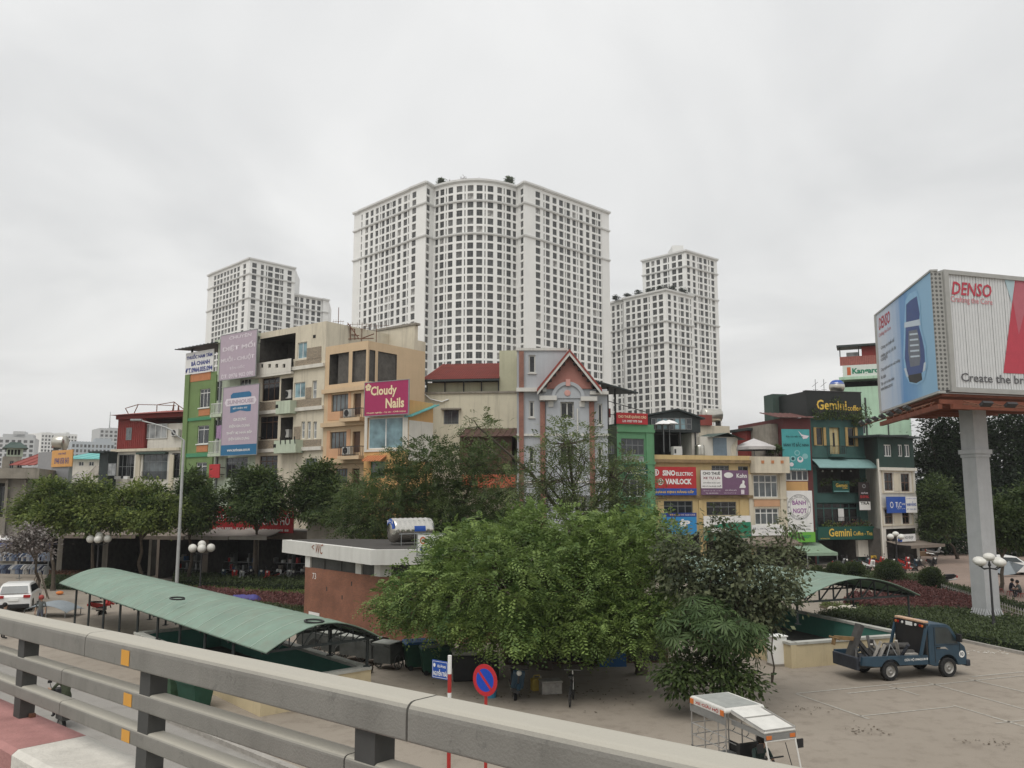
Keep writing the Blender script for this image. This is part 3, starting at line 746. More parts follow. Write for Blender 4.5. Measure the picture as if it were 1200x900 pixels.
# far left cluster
f = frontage('concrete_building', 'raw concrete building with heavy roof beam at the left edge', -40, 74, 50, 76)
zt = f.uz(20, 549)[1]; zb = f.uz(20, 561)[1]
holes = [(*f.r(-2, 566, 5, 606),), (*f.r(28, 578, 46, 612),)]
body(f, zb, 8, 'conc_old', [(*h, 0.6, True) for h in holes])
f.box('roof_beam', 'conc_old', -0.3, f.W + 0.2, -0.9, 8.2, zb + 0.01, zt)
for px in (6, 27, 48): f.pbox('column', 'conc_old', px - 2, 562, px + 1.5, 655, -0.35, 0.0)
for x0, x1 in ((-2, 5), (28, 46)): pwin(f, x0, 570, x1, 600, cols=2, frame='frame_grey', y=0.45)
f = frontage('old_house', 'small old house with grey green hipped roof above the concrete beam', 7, 96, 29, 97)
body(f, f.uz(18, 535)[1], 6, 'conc_old', [f.r(11, 540, 16, 550), f.r(20, 541, 26, 550)])
pwin(f, 11, 540, 16, 550, frame='frame_grey'); pwin(f, 20, 541, 26, 550, frame='frame_grey')
u0, u1, z0, z1 = f.r(6, 525, 29.5, 535); f.part(MB().box(u0 + 0.2, u1 - 0.2, 0.1, 5, z0 + 0.01, z1), 'loggia', 'wall_palegreen')
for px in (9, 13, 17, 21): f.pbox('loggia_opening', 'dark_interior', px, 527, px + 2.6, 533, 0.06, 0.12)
za = f.uz(18, 517)[1]; mb = MB(); uc = (u0 + u1) / 2
mb.add([(u0 - .3, -.3, z1), (u1 + .3, -.3, z1), (u1 + .3, 5.3, z1), (u0 - .3, 5.3, z1), (uc - .5, 2, za), (uc + .6, 2.6, za)], [(0, 1, 5, 4), (1, 2, 5), (2, 3, 4, 5), (3, 0, 4), (3, 2, 1, 0)]); f.part(mb, 'hipped_roof', 'sheet_green')
f = frontage('old_house', 'low house with sagging maroon roof left of the grey billboard', 20, 92, 50, 92)
body(f, f.uz(35, 548)[1], 7, 'conc_old', [f.r(30, 551, 44, 562)]); pwin(f, 30, 551, 44, 562, cols=4, frame='frame_grey')
sheet_roof(f, 'roof', 'roof_red', 0, f.W, -0.8, 5, f.uz(35, 545)[1], f.uz(35, 529)[1], 0.9)
f = frontage('old_shed', 'cluttered grey shed roofs below the turquoise roof', 84, 96, 128, 97)
body(f, f.uz(105, 566)[1], 6, 'conc_old', [f.r(92, 568, 99, 576), f.r(108, 569, 114, 577)])
pwin(f, 92, 568, 99, 576, frame='frame_grey'); pwin(f, 108, 569, 114, 577, frame='frame_grey')
sheet_roof(f, 'roof', 'cloth_grey', 0, f.W * 0.55, -0.6, 4.5, f.uz(95, 565)[1], f.uz(95, 552)[1], 0.8)
sheet_roof(f, 'roof', 'conc_old', f.W * 0.5, f.W, -1.0, 4, f.uz(117, 560)[1], f.uz(117, 545)[1], 0.8)
f = frontage('warehouse', 'white shed with turquoise roof behind the billboard', 80, 135, 142, 136)
body(f, f.uz(110, 538)[1], 16, 'wall_white', [f.r(92, 541, 98, 546), f.r(104, 541, 110, 546), f.r(117, 541, 123, 546)])
for a in (92, 104, 117): pwin(f, a, 541, a + 6, 546)
sheet_roof(f, 'roof', 'turquoise', -0.4, f.W, -0.8, 14, f.uz(110, 538)[1] + 0.05, f.uz(110, 525)[1], 1.6, 0.1)
f = frontage('billboard', 'grey billboard with an orange poster in front of the far houses', 48, 85, 84.5, 81, cat='billboard')
u0, u1, z0, z1 = 0, f.W, f.uz(66, 579)[1], f.uz(66, 529)[1]
f.box('board', 'print_grey', u0, u1, 0, 0.25, z0, z1)
for u in (0.4, f.W - 0.4): f.box('post', 'iron_grey', u - 0.12, u + 0.12, 0.3, 0.5, 0, z1 - 0.2)
f.box('frame', 'iron_grey', f.W + 0.01, f.W + 0.16, -0.05, 0.3, z0, z1 + 0.1)
s = sign(f, 'orange poster with a phone number on the grey billboard', 60.5, 527.5, 84.6, 547, 'print_orange', 0.12, [('CHO THUÊ', 0.5, 0.20, 0.36, 0.13, 'ink_blue', 0.02), ('0948 858 843', 0.5, 0.64, 0.7, 0.36, 'ink_blue', 0.0)], name='poster', cat='poster')
t = thing('water_tank', 'small round steel water tank above the orange poster', 'water tank', tuple(at(70, 527, 92)))
MB().lathe([(0.01, -0.6), (0.75, -0.6), (0.8, -0.5), (0.8, 0.5), (0.75, 0.6), (0.01, 0.6)], 14, (0, 0, 0.8), 'x').build('drum', M('tank_steel', (0.55, 0.53, 0.47), 0.28, 0.08, metal=0.9), t, smooth=True)
MB().box(-0.5, -0.4, -0.5, 0.5, -3.5, 0.2).box(0.4, 0.5, -0.5, 0.5, -3.5, 0.2).build('stand', 'iron_grey', t)
# red and white house
f = frontage('corner_house', 'cream house with red roof room beside the green house', 135, 92, 213.5, 88)
H = [f.r(138, 532.7, 157, 561), f.r(167, 532, 196, 562), f.r(201, 531, 211, 560), shopfront(f, 1, f.W - 1)]
ztw = f.uz(175, 526)[1]; body(f, ztw, 9, 'wall_white', H)
pwin(f, 138, 532.7, 157, 561, cols=4, rows=2, frame='frame_grey', pane='glass_black'); pwin(f, 167, 532, 196, 562, cols=4, transom=0.3, frame='frame_grey', pane='glass_grey'); pwin(f, 201, 531, 211, 560, cols=2, rows=3, frame='iron_dark', pane='glass_black')
ledge(f, ztw - 0.25, 0.3, 0.3, 'wall_cream'); f.pbox('sun_shade', 'sheet_green', 163.5, 530, 197.5, 532.3, -0.5, 0.0)
railing(f, 'railing', *f.r(167, 555, 196, 562)[:2], -0.12, f.uz(180, 562)[1], 0.8)
for x in (158.5, 198): f.pbox('pilaster', 'wall_cream', x, 533, x + 5, 600, -0.12, 0.0)
u0, u1, z0, z1 = f.r(135.5, 491, 167.3, 526); f.box('red_room', 'wall_red', u0, u1, 0.25, 8, ztw + 0.01, z1)
mb = MB()
for i in range(14): mb.box(u0 + (u1 - u0) * (i + 0.5) / 14 - 0.03, u0 + (u1 - u0) * (i + 0.5) / 14 + 0.03, 0.22, 0.26, ztw + 0.02, z1 - 0.02)
f.part(mb, 'sheet_ribs', 'wall_red'); window(f, *f.r(146, 501, 152.5, 515.5), cols=2, frame='frame_grey', y=0.19, pane='glass_grey')
u0b, u1b, _, z1b = f.r(168, 496, 213, 526); f.box('roof_room', 'wall_white', u0b, u1b, 0.6, 8, ztw + 0.02, z1b)
window(f, *f.r(169.5, 497, 196.5, 514, 0.6), cols=4, frame='frame_white', pane='glass_curtain', y=0.5)
f.box('roof_beam', 'wall_red', u0, u1b + 0.2, -0.1, 8, z1, z1 + 0.45)
zr = f.uz(165, 480.5)[1] + 0.3; ua, ub = u0 - 0.5, u1b + 0.4; zz = z1 + 0.46; mb = MB(); um = f.uz(166, 485)[0]
mb.add([(ua, -0.6, zz), (ub, -0.6, zz), (ub, 8.6, zz), (ua, 8.6, zz), (um - 0.6, 4, zr), (um + 2.0, 4, zr)], [(0, 1, 5, 4), (1, 2, 5), (2, 3, 4, 5), (3, 0, 4), (3, 2, 1, 0)]); f.part(mb, 'hipped_roof', 'roof_red')
mb = MB(); P = lambda px, py, y=2.0: Vector((f.uz(px, py, y)[0], y, f.uz(px, py, y)[1]))
for a, b in (((147, 478.5), (162, 474)), ((162, 474), (184, 474.5)), ((184, 474.5), (206, 475.5)), ((184, 474.5), (204, 471)), ((204, 471), (209, 475)), ((162, 474), (155, 489)), ((147, 478.5), (151, 486)), ((184, 475), (183.5, 485)), ((204, 471), (203, 487)), ((209, 475), (211, 488)), ((209, 475), (208, 488)), ((204, 472), (201, 486)), ((209, 475), (216, 480))):
	mb.tube(P(*a), P(*b), 0.05, n=4)
f.part(mb, 'roof_frame', 'steel_rust')
u0, u1, z0, z1 = f.r(127, 530, 137, 558); mb = MB().box(u0, u1, -1.2, 0.1, z0 - 3.2, z1)
f.part(mb, 'side_porch', 'sheet_dark'); f.pbox('porch_roof', 'sheet_dark', 120.5, 529.5, 138, 531.5, -1.8, 0.2)
window(f, *f.r(127.2, 543, 136.6, 557.5, -1.2), cols=2, frame='frame_grey', pane='glass_curtain', y=-1.30)
air_conditioner(f, 'air conditioner on the pale roof room right of the red one', 204.5, 507, 1.25, y=0.15)
for a in (138.5, 149): f.pbox('flower_box', 'print_white', a, 558, a + 4.8, 561.5, -0.5, -0.2)
# the slanting row: corner C, direction away to the left
C = at(429, 480, 64); dL = Vector((-0.8015, 0.598, 0))
def on_row(px):
	k = (px - 600) / FPX; d = ray(px, 520); q = d.x / d.y
	t = (q * C.y - C.x) / (dL.x - q * dL.y); return t
def row_front(name, label, pxl, pxr, cat='building', group=None):
	A = C + dL * on_row(pxl); B = C + dL * on_row(pxr)
	f = Facade(A, B); f.root = thing(name, label, cat, mw=f.mw); return f
f = row_front('tube_house', 'narrow green house with orange panels and a rooftop banner', 213, 250.5)
wl = [(233.7, 455.7, 246, 477.5), (231.2, 498.7, 244.6, 520), (229.4, 542, 242, 562)]
ztg = f.uz(232, 438)[1]; body(f, ztg, 12, 'wall_green', [f.r(*w) for w in wl] + [shopfront(f, 0.3, f.W - 0.3)])
for w in wl: pwin(f, *w, cols=3 if w[1] < 460 else 2, transom=0.22, frame='frame_white', pane='glass', sill='frame_white')
for y0, y1 in ((489.3, 492.8), (531, 535.5), (575, 579)):
	_, _, z0, z1 = f.r(215, y0, 250, y1); f.box('band', 'band_teal', f.W * 0.08, f.W * 0.9, -0.09, 0.02, z0, z1)
for q in ((221, 437.5, 247, 446.5), (233, 479.5, 246, 487), (230.5, 522, 243.5, 529.5), (229, 564, 242, 572)): f.pbox('panel', 'panel_orange', *q, -0.03, 0.02)
for q in ((213.3, 440, 218.5, 640), (246.7, 440, 250.4, 640)): f.pbox('pilaster', 'wall_green', *q, -0.14, 0.0)
u0, u1, z0, z1 = f.r(218, 405, 250, 437); f.part(MB().box(0.3, 0.45, 0.3, 0.45, ztg, z1).box(f.W - 0.45, f.W - 0.3, 0.3, 0.45, ztg, z1).box(0.3, 0.45, 6, 6.15, ztg, z1 + 0.3).box(f.W - 0.45, f.W - 0.3, 6, 6.15, ztg, z1 + 0.3).box(f.W - 0.5, f.W - 0.3, 0.5, 6, ztg, z1), 'terrace_frame', 'iron_dark')
sheet_roof(f, 'terrace_roof', 'sheet_dark', -0.9, f.W + 0.5, -0.7, 7, z1 - 0.15, z1 + 0.5, 0.6)
sign(f, 'white banner with blue lettering on the roof of the green house', 217.5, 411.5, 250, 437, 'print_white', 0.12, [('THUỐC NAM TÂM', 0.5, 0.20, 0.92, 0.24, 'ink_blue', 0.04), ('BÀ CHANH', 0.55, 0.52, 0.66, 0.24, 'ink_blue', 0.04), ('ĐT.0964.035.094', 0.5, 0.83, 0.96, 0.24, 'ink_blue', 0.04)], cat='banner', name='banner')
sign(f, 'small plain red sign sticking out right of the green house', 245, 544, 257, 560, 'print_red', 0.7, cat='sign')
f = row_front('tube_house', 'pale green house with balconies behind the two mauve billboards', 250.6, 300)
zt = f.uz(275, 396)[1]; HB = [f.r(252, 447, 260, 470), f.r(251, 492, 260, 515), f.r(281, 444, 294, 452), f.r(264, 536, 290, 560), shopfront(f, 0.3, f.W - 0.3)]
body(f, zt, 12, 'wall_palegreen', HB)
for h in HB[:2]: window(f, *h, cols=1, transom=0.3, frame='frame_white')
window(f, *HB[2], cols=3, frame='frame_white'); window(f, *HB[3], cols=4, frame='frame_grey', transom=0.25)
balcony(f, 250.8, 473, 264, 489, 0.8, 'wall_palegreen', 'frame_white'); balcony(f, 248, 517, 263, 535, 0.8, 'wall_palegreen', 'frame_white')
f.pbox('drain_pipe', 'frame_grey', 256, 400, 257.5, 600, -0.15, -0.02); ledge(f, zt - 0.3, 0.3, 0.35, 'wall_palegreen')
t = thing('laundry', 'mauve cloth hung to dry on the pale green balcony', 'laundry', mw=f.mw @ Matrix.Translation((f.uz(258, 504, -0.7)[0], -0.75, f.uz(258, 514, -0.7)[1])))
mb = MB(); n = 8
for i in range(n):
	x = -0.5 + i / n; mb.quad((x, 0.05 * math.sin(i * 2), 0.1 * math.sin(i)), (x + 1 / n, 0.05 * math.sin(i * 2 + 2), 0.1 * math.sin(i + 1)), (x + 1 / n, 0.02 * math.sin(i + 1), 1.2), (x, 0.02 * math.sin(i), 1.2))
mb.build('cloth', M('cloth_mauve', (0.35, 0.23, 0.36), 0.9, 0.2, 5), t); MB().tube((-0.8, 0, 1.2), (0.8, 0, 1.2), 0.02, n=5).build('line', 'iron_dark', t)
s = sign(f, 'upper mauve billboard about pest control with pale lettering', 258, 390, 300, 443, 'print_mauve', 1.0, [('CHUYÊN', 0.55, 0.08, 0.62, 0.09, 'print_pale', 0.03), ('DIỆT MỐI', 0.52, 0.31, 0.90, 0.17, 'print_pale', 0.03), ('MUỖI - CHUỘT', 0.5, 0.56, 0.92, 0.15, 'print_pale', 0.03), ('TẬN GỐC', 0.5, 0.76, 0.42, 0.09, 'print_pale', 0.02), ('ĐT: 0976 902 090', 0.5, 0.93, 0.9, 0.10, 'print_pale', 0.03)], cat='billboard', name='billboard', frame='iron_grey')
s = sign(f, 'tall mauve billboard with blue logo block and blue foot above the trees', 260.5, 452.5, 302, 533, 'print_mauve', 1.2, [('GIA DỤNG', 0.5, 0.49, 0.36, 0.055, 'print_white', 0.02), ('ĐIỆN GIA DỤNG', 0.5, 0.58, 0.58, 0.06, 'print_white', 0.02), ('THIẾT BỊ NHÀ BẾP', 0.5, 0.675, 0.72, 0.06, 'print_white', 0.02), ('ĐIỆN DÂN DỤNG', 0.5, 0.765, 0.58, 0.06, 'print_white', 0.02)], cat='billboard', name='billboard', frame='iron_grey')
panel(s, 'foot_band', 'print_blue', 0.5, 0.925, 1.0, 0.15)
panel(s, 'logo_cap', 'print_blue', 0, 0, 0, 0, poly=[(0.22, 0.17), (0.80, 0.17), (0.80, 0.12), (0.74, 0.09), (0.28, 0.09), (0.22, 0.12)])
panel(s, 'logo_foot', 'print_blue', 0, 0, 0, 0, poly=[(0.22, 0.38), (0.30, 0.38), (0.5, 0.355), (0.70, 0.38), (0.80, 0.38), (0.80, 0.28), (0.22, 0.28)])
W_, H_ = s['w'], s['h']
panel(s, 'logo_field', 'print_pale', 0, 0, 0, 0, y=-0.012, poly=[(0.05, 0.225), (0.10, 0.17), (0.90, 0.17), (0.95, 0.225), (0.90, 0.28), (0.10, 0.28)])
text(s, 'SUNHOUSE', 0, (1 - 0.226) * H_, 0.74 * W_, 0.062 * H_, 'print_mauve', y=-0.02, bold=0.05); text(s, 'BẾP ĐIỆN TỪ', 0, (1 - 0.32) * H_, 0.40 * W_, 0.035 * H_, 'print_white', y=-0.02, bold=0.02)
text(s, 'www.sunhouse.com.vn', 0, (1 - 0.925) * H_, 0.64 * W_, 0.045 * H_, 'print_white', y=-0.02, bold=0.02)
f = row_front('tube_house', 'wide cream house with stone cladding, open top floor and small balconies', 300.1, 378.2)
zt = f.uz(340, 384)[1]
W2 = (307, 442.5, 327.5, 469.5); W3 = (304.5, 488, 325.5, 515); W4 = (304, 534, 325, 560)
H = [(*f.r(301.5, 394, 346, 424), 3.0, True), f.r(348.7, 401, 359.5, 420), f.r(*W2), f.r(*W3), f.r(*W4), (*f.r(329, 443, 343, 484), 1.2, True), (*f.r(328.5, 489, 343, 529), 1.2, True), f.r(344.5, 448, 357.5, 466), f.r(366, 446, 371, 467),
	 *[f.r(x, 494, x + 4, 514) for x in (353, 360, 367)], f.r(357, 537, 371, 560), shopfront(f, 0.4, f.W - 0.4)]
body(f, zt, 12, 'wall_cream', H)
for w in (W2, W3, W4): pwin(f, *w, cols=3, transom=0.25, frame='frame_brown', pane='glass_black')
pwin(f, 348.7, 401, 359.5, 420, cols=2, frame='frame_white', pane='glass_blue'); pwin(f, 344.5, 448, 357.5, 466, cols=2, frame='frame_white', pane='glass_blue'); pwin(f, 366, 446, 371, 467, cols=1, rows=2, pane='glass_curtain')
pwin(f, 357, 537, 371, 560, cols=2, pane='glass_grey')
for x in (353, 360, 367): pwin(f, x, 494, x + 4, 514, cols=1, rows=2, frame='frame_white', pane='glass_curtain')
for q in ((346.5, 421, 376.5, 432), (360, 407, 376.5, 421), (344.5, 467.5, 376.5, 480), (358.5, 454, 365, 467), (344.5, 515.5, 376.5, 527), (303, 471, 328, 484), (301, 516, 326, 529), (344.6, 500, 352.3, 515)):
	f.pbox('stone_cladding', 'stone_cladding', *q, -0.05, 0.01)
for yy in (435, 483, 529): ledge(f, f.uz(340, yy)[1], 0.3, 0.22, 'wall_white')
mb = MB(); u0, u1, z0, z1 = f.r(297.5, 424, 345, 438.5); sq = [f.r(x, 427, x + 3.2, 431.5) for x in (309, 318, 326.5, 335)]
wall_mesh(u1 - u0, z0, z1, [(a - u0, b - u0, c_, d_, 0.15) for a, b, c_, d_ in sq], mb); b_ = mb.build('balcony_parapet', 'wall_white', f.root, Matrix.Translation((u0, -0.35, 0)))
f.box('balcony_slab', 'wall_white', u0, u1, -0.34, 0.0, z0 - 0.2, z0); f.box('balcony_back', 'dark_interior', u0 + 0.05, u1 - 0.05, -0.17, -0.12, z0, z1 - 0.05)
balcony(f, 327, 470, 344, 485, 0.7, 'wall_palegreen', solid='wall_palegreen'); balcony(f, 325.5, 516, 351, 531, 0.8, 'wall_palegreen', solid='wall_palegreen')
for x, y in ((331, 477), (329.5, 523)): f.pbox('parapet_hole', 'dark_interior', x, y - 2, x + 3, y + 2, -0.72 if y < 500 else -0.82, -0.70)
air_conditioner(f, 'air conditioner above the upper small balcony of the stone-clad house', 336.5, 462, 1.2, y=0.5); air_conditioner(f, 'air conditioner above the lower small balcony of the stone-clad house', 334, 508, 1.15, y=0.5)
f.pbox('vent_hole', 'dark_interior', 367, 392.5, 370, 396, -0.02, 0.0)
r = random.Random(5)
for i in range(4):
	u = f.uz(330 + 5.5 * i, 517, -.7)[0]; f.part(MB().beam((u, -0.85, f.uz(340, 513)[1]), (u + r.uniform(-.1, .1), -0.83, f.uz(340, 521)[1]), 0.08, 0.05), 'rail_hook', 'black_paint')
f = row_front('corner_house', 'tan corner house with open top floor and balconies left of the nail salon sign', 378.4, 429)
Bk = Vector((-8.15, 68.2, 0));
fs = Facade((C.x, C.y), (C.x + 0.60 * 6.6, C.y + 0.80 * 6.6), f.root)
zt = f.uz(405, 403)[1]
wf = [(388.6, 462, 408, 482), (387, 506, 406, 525.6), (393, 549, 407, 566)]; df = [(414, 461, 423, 486), (413, 505.6, 422, 530), (412, 549, 421, 572)]
oz0, oz1 = f.uz(418, 447.5)[1], f.uz(418, 411)[1]
mb = MB(); wall_mesh(f.W, 0, zt, [(*f.r(386, 413, 408.6, 447.5)[:2], oz0, oz1, 3.6, True), (f.r(412.8, 413, 420, 447)[0], f.W - 0.22, oz0, oz1, 3.6, True)] + [f.r(*w) for w in wf] + [(*f.r(*w), 0.25) for w in df] + [shopfront(f, 0.5, f.W - 0.4)], mb)
f.part(mb, 'wall', ['wall_tan', 'room_inside'])
mb = MB(); so = [fs.r(431, 412, 439.6, 446), fs.r(442.8, 414, 465, 446)]
wall_mesh(fs.W, 0, zt, [(0.22, so[0][1], oz0, oz1, 3.6, True), (so[1][0], so[1][1], oz0, oz1, 3.6, True)], mb); mb.quad((fs.W, 0, 0), (fs.W, 5, 0), (fs.W, 5, zt), (fs.W, 0, zt))
fs.part(mb, 'wall', ['wall_tan', 'room_inside'])
mb = MB(); mb.add([Vector((f.A.x, f.A.y, zt - .05)), Vector((C.x, C.y, zt - .05)), Vector((C.x + .6 * 6.6, C.y + .8 * 6.6, zt - .05)), Vector((f.A.x + .6 * 6.6, f.A.y + .8 * 6.6, zt - .05))], [(0, 1, 2, 3)])
mb.build('roof', 'roof_grey', f.root, f.root.matrix_world.inverted())
for w in wf: pwin(f, *w, cols=4, frame='frame_brown', pane='glass_grey', bars=0)
for w in df: pwin(f, *w, cols=1, rows=2, frame='frame_brown', pane='frame_brown', y=0.18)
for q in ((384.5, 460.5, 411, 492), (383, 504, 410.5, 537)):
	u0, u1, z0, z1 = f.r(*q); wu = f.r(*wf[0 if q[1] < 500 else 1])
	f.part(MB().box(u0, u1, -0.03, 0.01, z0, wu[2] - 0.02).box(u0, wu[0] - 0.02, -0.03, 0.01, wu[2] - 0.02, z1).box(wu[1] + 0.02, u1, -0.03, 0.01, wu[2] - 0.02, z1), 'render_panel', 'wall_peach')
for yy in (459.5, 499.5, 543):
	ledge(f, f.uz(404, yy)[1], 0.34, 0.30, 'wall_tan')
balcony(f, 402.7, 479, 426.5, 494, 0.9, 'wall_tan'); balcony(f, 400.5, 523, 425.5, 538.5, 0.9, 'wall_tan')
for (a, b, lab) in ((407, 484, 'air conditioner on the upper balcony of the tan house'), (405.5, 528, 'air conditioner on the lower balcony of the tan house')): air_conditioner(f, lab, a, b, 1.1, y=-0.62)
railing(f, 'railing', f.r(413, 440, 428, 447)[0], f.W - 0.25, 0.3, oz0, 1.0); railing(fs, 'railing', so[1][0], so[1][1], 0.3, oz0, 1.0)
u = so[1][0]; fs.box('inner_door', 'black_paint', u + 0.9, u + 1.8, 2.45, 2.56, oz0 + 0.02, oz0 + 1.9)
air_conditioner(f, 'air conditioner inside the open top floor of the tan house', 397, 424, 1.6, y=2.0)
t = thing('rooftop_wall', 'stained plaster wall standing behind the tan house roof', 'wall', tuple(at(404, 560, 76).xy) + (0,), rad(-37))
zr = at(400, 379, 76).z; MB().box(-2.4, 8.5, 0, 0.4, zt - 4, zr - 1.2).build('plaster', 'wall_cream', t); MB().box(-2.6, 8.7, -0.1, 0.5, zr - 1.19, zr - 1.0).build('coping', 'conc_old', t)
def aerial(label, px, py, Y, h, bars):
	b = at(px, py, Y); t = thing('roof_aerial', label, 'aerial', tuple(b), group='aerials on the tan house roof')
	MB().tube((0, 0, -2.5), (0, 0, h), 0.045, 0.03, 5).build('mast', 'steel_rust', t)
	mb = MB()
	for z, w, a in bars:
		mb.tube((-w * math.cos(a), -w * math.sin(a), z), (w * math.cos(a), w * math.sin(a), z + 0.1), 0.02, n=4)
		for k in (-0.8, -0.4, 0, 0.4, 0.8): mb.tube((w * k * math.cos(a), w * k * math.sin(a), z - 0.18), (w * k * math.cos(a), w * k * math.sin(a), z + 0.22), 0.012, n=4)
	mb.build('dipoles', 'steel_rust', t)
aerial('tall roof aerial mast at the left end of the tan house roof', 396, 395, 70, 2.6, [(1.3, 0.5, 0.4)])
aerial('roof aerial with long crossbar in the middle of the tan house roof', 424, 394, 70, 1.2, [(1.0, 1.0, 0.2), (0.6, 0.6, 0.3)])
aerial('roof aerial at the right corner of the tan house roof', 441, 396, 70, 1.1, [(1.0, 1.1, 0.1)])
t = thing('scaffold_frame', 'rusty angle iron frame on the tan house roof', 'frame', tuple(at(402, 398, 69)))
mb = MB(); r = random.Random(2)
for (a, b, c_, d_) in ((-1.3, 0, 0.4, 1.4), (0.4, 1.4, 1.4, 0), (-0.2, 0, -0.1, 1.2), (0.6, 0, 0.6, 1.3), (-0.1, 1.1, 1.0, 0.9), (1.0, 0, 1.0, 0.9), (-1.3, 0, 2.6, 0.1), (0.2, 0.5, 1.3, 0.4), (1.4, 0.1, 2.6, 0.5)): mb.tube((a, r.uniform(-.3, .3), b), (c_, r.uniform(-.3, .3), d_), 0.05, n=4)
mb.build('bars', 'steel_rust', t)
f = frontage('shop_annex', 'low orange annex with blue glass floor under the magenta sign', 427.5, 62.5, 478, 60.5)
zt = f.uz(452, 470)[1]; H = [f.r(431, 489, 472, 526), f.r(434, 541, 451, 560), shopfront(f, 0.3, f.W - 0.3)]
body(f, zt, 3.2, 'wall_ochre', H); pwin(f, 431, 489, 472, 526, cols=2, frame='frame_white', pane='glass_blue', fw=0.09); pwin(f, 434, 541, 451, 560, cols=2, frame='band_teal', pane='glass_grey')
u0, u1, z0, z1 = f.r(427.6, 485.5, 478, 529); hw = f.r(431, 489, 472, 526)
f.part(MB().box(u0, hw[0] - .02, -.06, .01, z0, z1).box(hw[1] + .02, u1, -.06, .01, z0, z1).box(hw[0] - .02, hw[1] + .02, -.06, .01, hw[3] + .02, z1).box(hw[0] - .02, hw[1] + .02, -.06, .01, z0, hw[2] - .02), 'window_surround', 'wall_white')
sheet_roof(f, 'small_awning', 'panel_orange', *f.r(431, 534, 453, 541)[:2], -0.7, 0.0, f.uz(442, 540)[1], f.uz(442, 534)[1], 0.25)
f.part(MB().box(f.W, f.W + 0.08, 0.1, 3.1, f.uz(480, 540)[1], f.uz(480, 492)[1]), 'side_cladding', 'wall_white'); sheet_roof(f, 'side_roof', 'turquoise', f.W - 0.2, f.W + 0.5, -0.2, 3.3, f.uz(480, 488)[1], f.uz(480, 470)[1], 0.3)
s = sign(f, 'magenta billboard reading Cloudy Nails in cream script', 427.5, 447, 478.5, 486, 'print_magenta', 0.5, [('Cloudy', 0.44, 0.30, 0.60, 0.36, 'print_cream', 0.03), ('Nails', 0.70, 0.66, 0.42, 0.30, 'print_cream', 0.03), ('Chuyên nghiệp - Uy tín - Chất lượng', 0.5, 0.92, 0.9, 0.07, 'print_cream', 0.02)], cat='billboard', name='billboard', frame='iron_grey')
W_, H_ = s['w'], s['h']; mb = MB()
for k in range(5):
	a = k * 2 * math.pi / 5 + 0.3; c = (-0.42 * W_ + 0.16 * math.cos(a), 0.86 * H_ + 0.16 * math.sin(a)); mb.add([(c[0] + 0.13 * math.cos(2 * math.pi * i / 10), -0.015, c[1] + 0.13 * math.sin(2 * math.pi * i / 10)) for i in range(10)], [tuple(range(10))])
mb.build('flower_emblem', 'print_cream', s)
# cream house with red sheet roof
M('wall_olive', (0.46, 0.45, 0.32), 0.85, 0.08, 0.8, streak=0.4)
M('wall_cream2', (0.62, 0.58, 0.45), 0.85, 0.08, 0.7, streak=0.6, dirt=(0.22, 0.20, 0.15))
M('wall_bluegrey', (0.42, 0.44, 0.46), 0.85, 0.06, 0.7, streak=0.30, dirt=(0.22, 0.23, 0.25))
M('wall_pink', (0.43, 0.20, 0.165), 0.85, 0.08, 0.8)
M('trim_pale', (0.58, 0.57, 0.53), 0.8, 0.07, 0.8, streak=0.3)
M('medallion_pink', (0.60, 0.33, 0.29), 0.8, 0.05)
f = frontage('side_house', 'cream house with red sheet roof and stained blank wall', 495.5, 71, 606, 70)
zt = f.uz(550, 459)[1]; body(f, zt, 11, 'wall_cream2', [f.r(520, 480.5, 537.5, 497)])
pwin(f, 520, 480.5, 537.5, 497, cols=2, frame='frame_grey', pane='glass_grey', bars=6); f.pbox('window_hood', 'conc_old', 517.5, 478.5, 540.5, 480.3, -0.35, 0.0)
u0, u1, z0, z1 = f.r(500, 447.5, 585, 459); f.box('parapet', 'wall_olive', u0, u1, 0.4, 0.7, zt + 0.01, z1); ledge(f, zt - 0.15, 0.15, 0.12, 'conc_old')
u0, u1, z0, z1 = f.r(496, 422, 585.5, 445); mb = MB(); k = (u1 - u0) * 0.08
mb.add([(u0, -0.5, z0), (u1, -0.5, z0), (u1, 6, z1 + 0.6), (u0 + k, 6, z1 + 0.6)], [(0, 1, 2, 3), (3, 2, 1, 0)])
n = 34
for i in range(n): x = u0 + 0.05 + (u1 - u0 - 0.1) * i / (n - 1); mb.beam((x, -0.5, z0 + 0.03), (max(x, u0 + k * (1 if x < u0 + k else 0)), 5.98, z1 + 0.63), 0.05, 0.05)
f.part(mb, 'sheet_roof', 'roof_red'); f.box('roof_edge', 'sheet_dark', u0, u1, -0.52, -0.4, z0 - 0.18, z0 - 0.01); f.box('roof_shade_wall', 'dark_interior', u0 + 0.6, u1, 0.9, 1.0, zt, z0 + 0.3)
for px in (500, 521, 543, 564, 584): u = f.uz(px, 450)[0]; f.box('roof_post', 'iron_dark', u - 0.05, u + 0.05, 0.1, 0.2, zt, z0)
u0, u1, z0, z1 = f.r(585, 410.5, 606.5, 459); f.box('stair_tower', 'wall_olive', u0, f.W - 0.02, 0.1, 6, zt + 0.01, z1)
f.part(MB().path([(f.uz(498, 462)[0], -0.1, f.uz(498, 462)[1]), (f.uz(505, 468)[0], -0.14, f.uz(505, 468)[1]), (f.uz(518, 471)[0], -0.12, f.uz(518, 471)[1]), (f.uz(526, 468)[0], -0.05, f.uz(526, 468)[1])], 0.06, 5), 'pipe', 'frame_white')
M('roof_brown2', (.09, .05, .04), .85, .2)
f.pbox('lean_to', 'frame_brown', 545, 512, 604, 552, -2.5, -0.02);
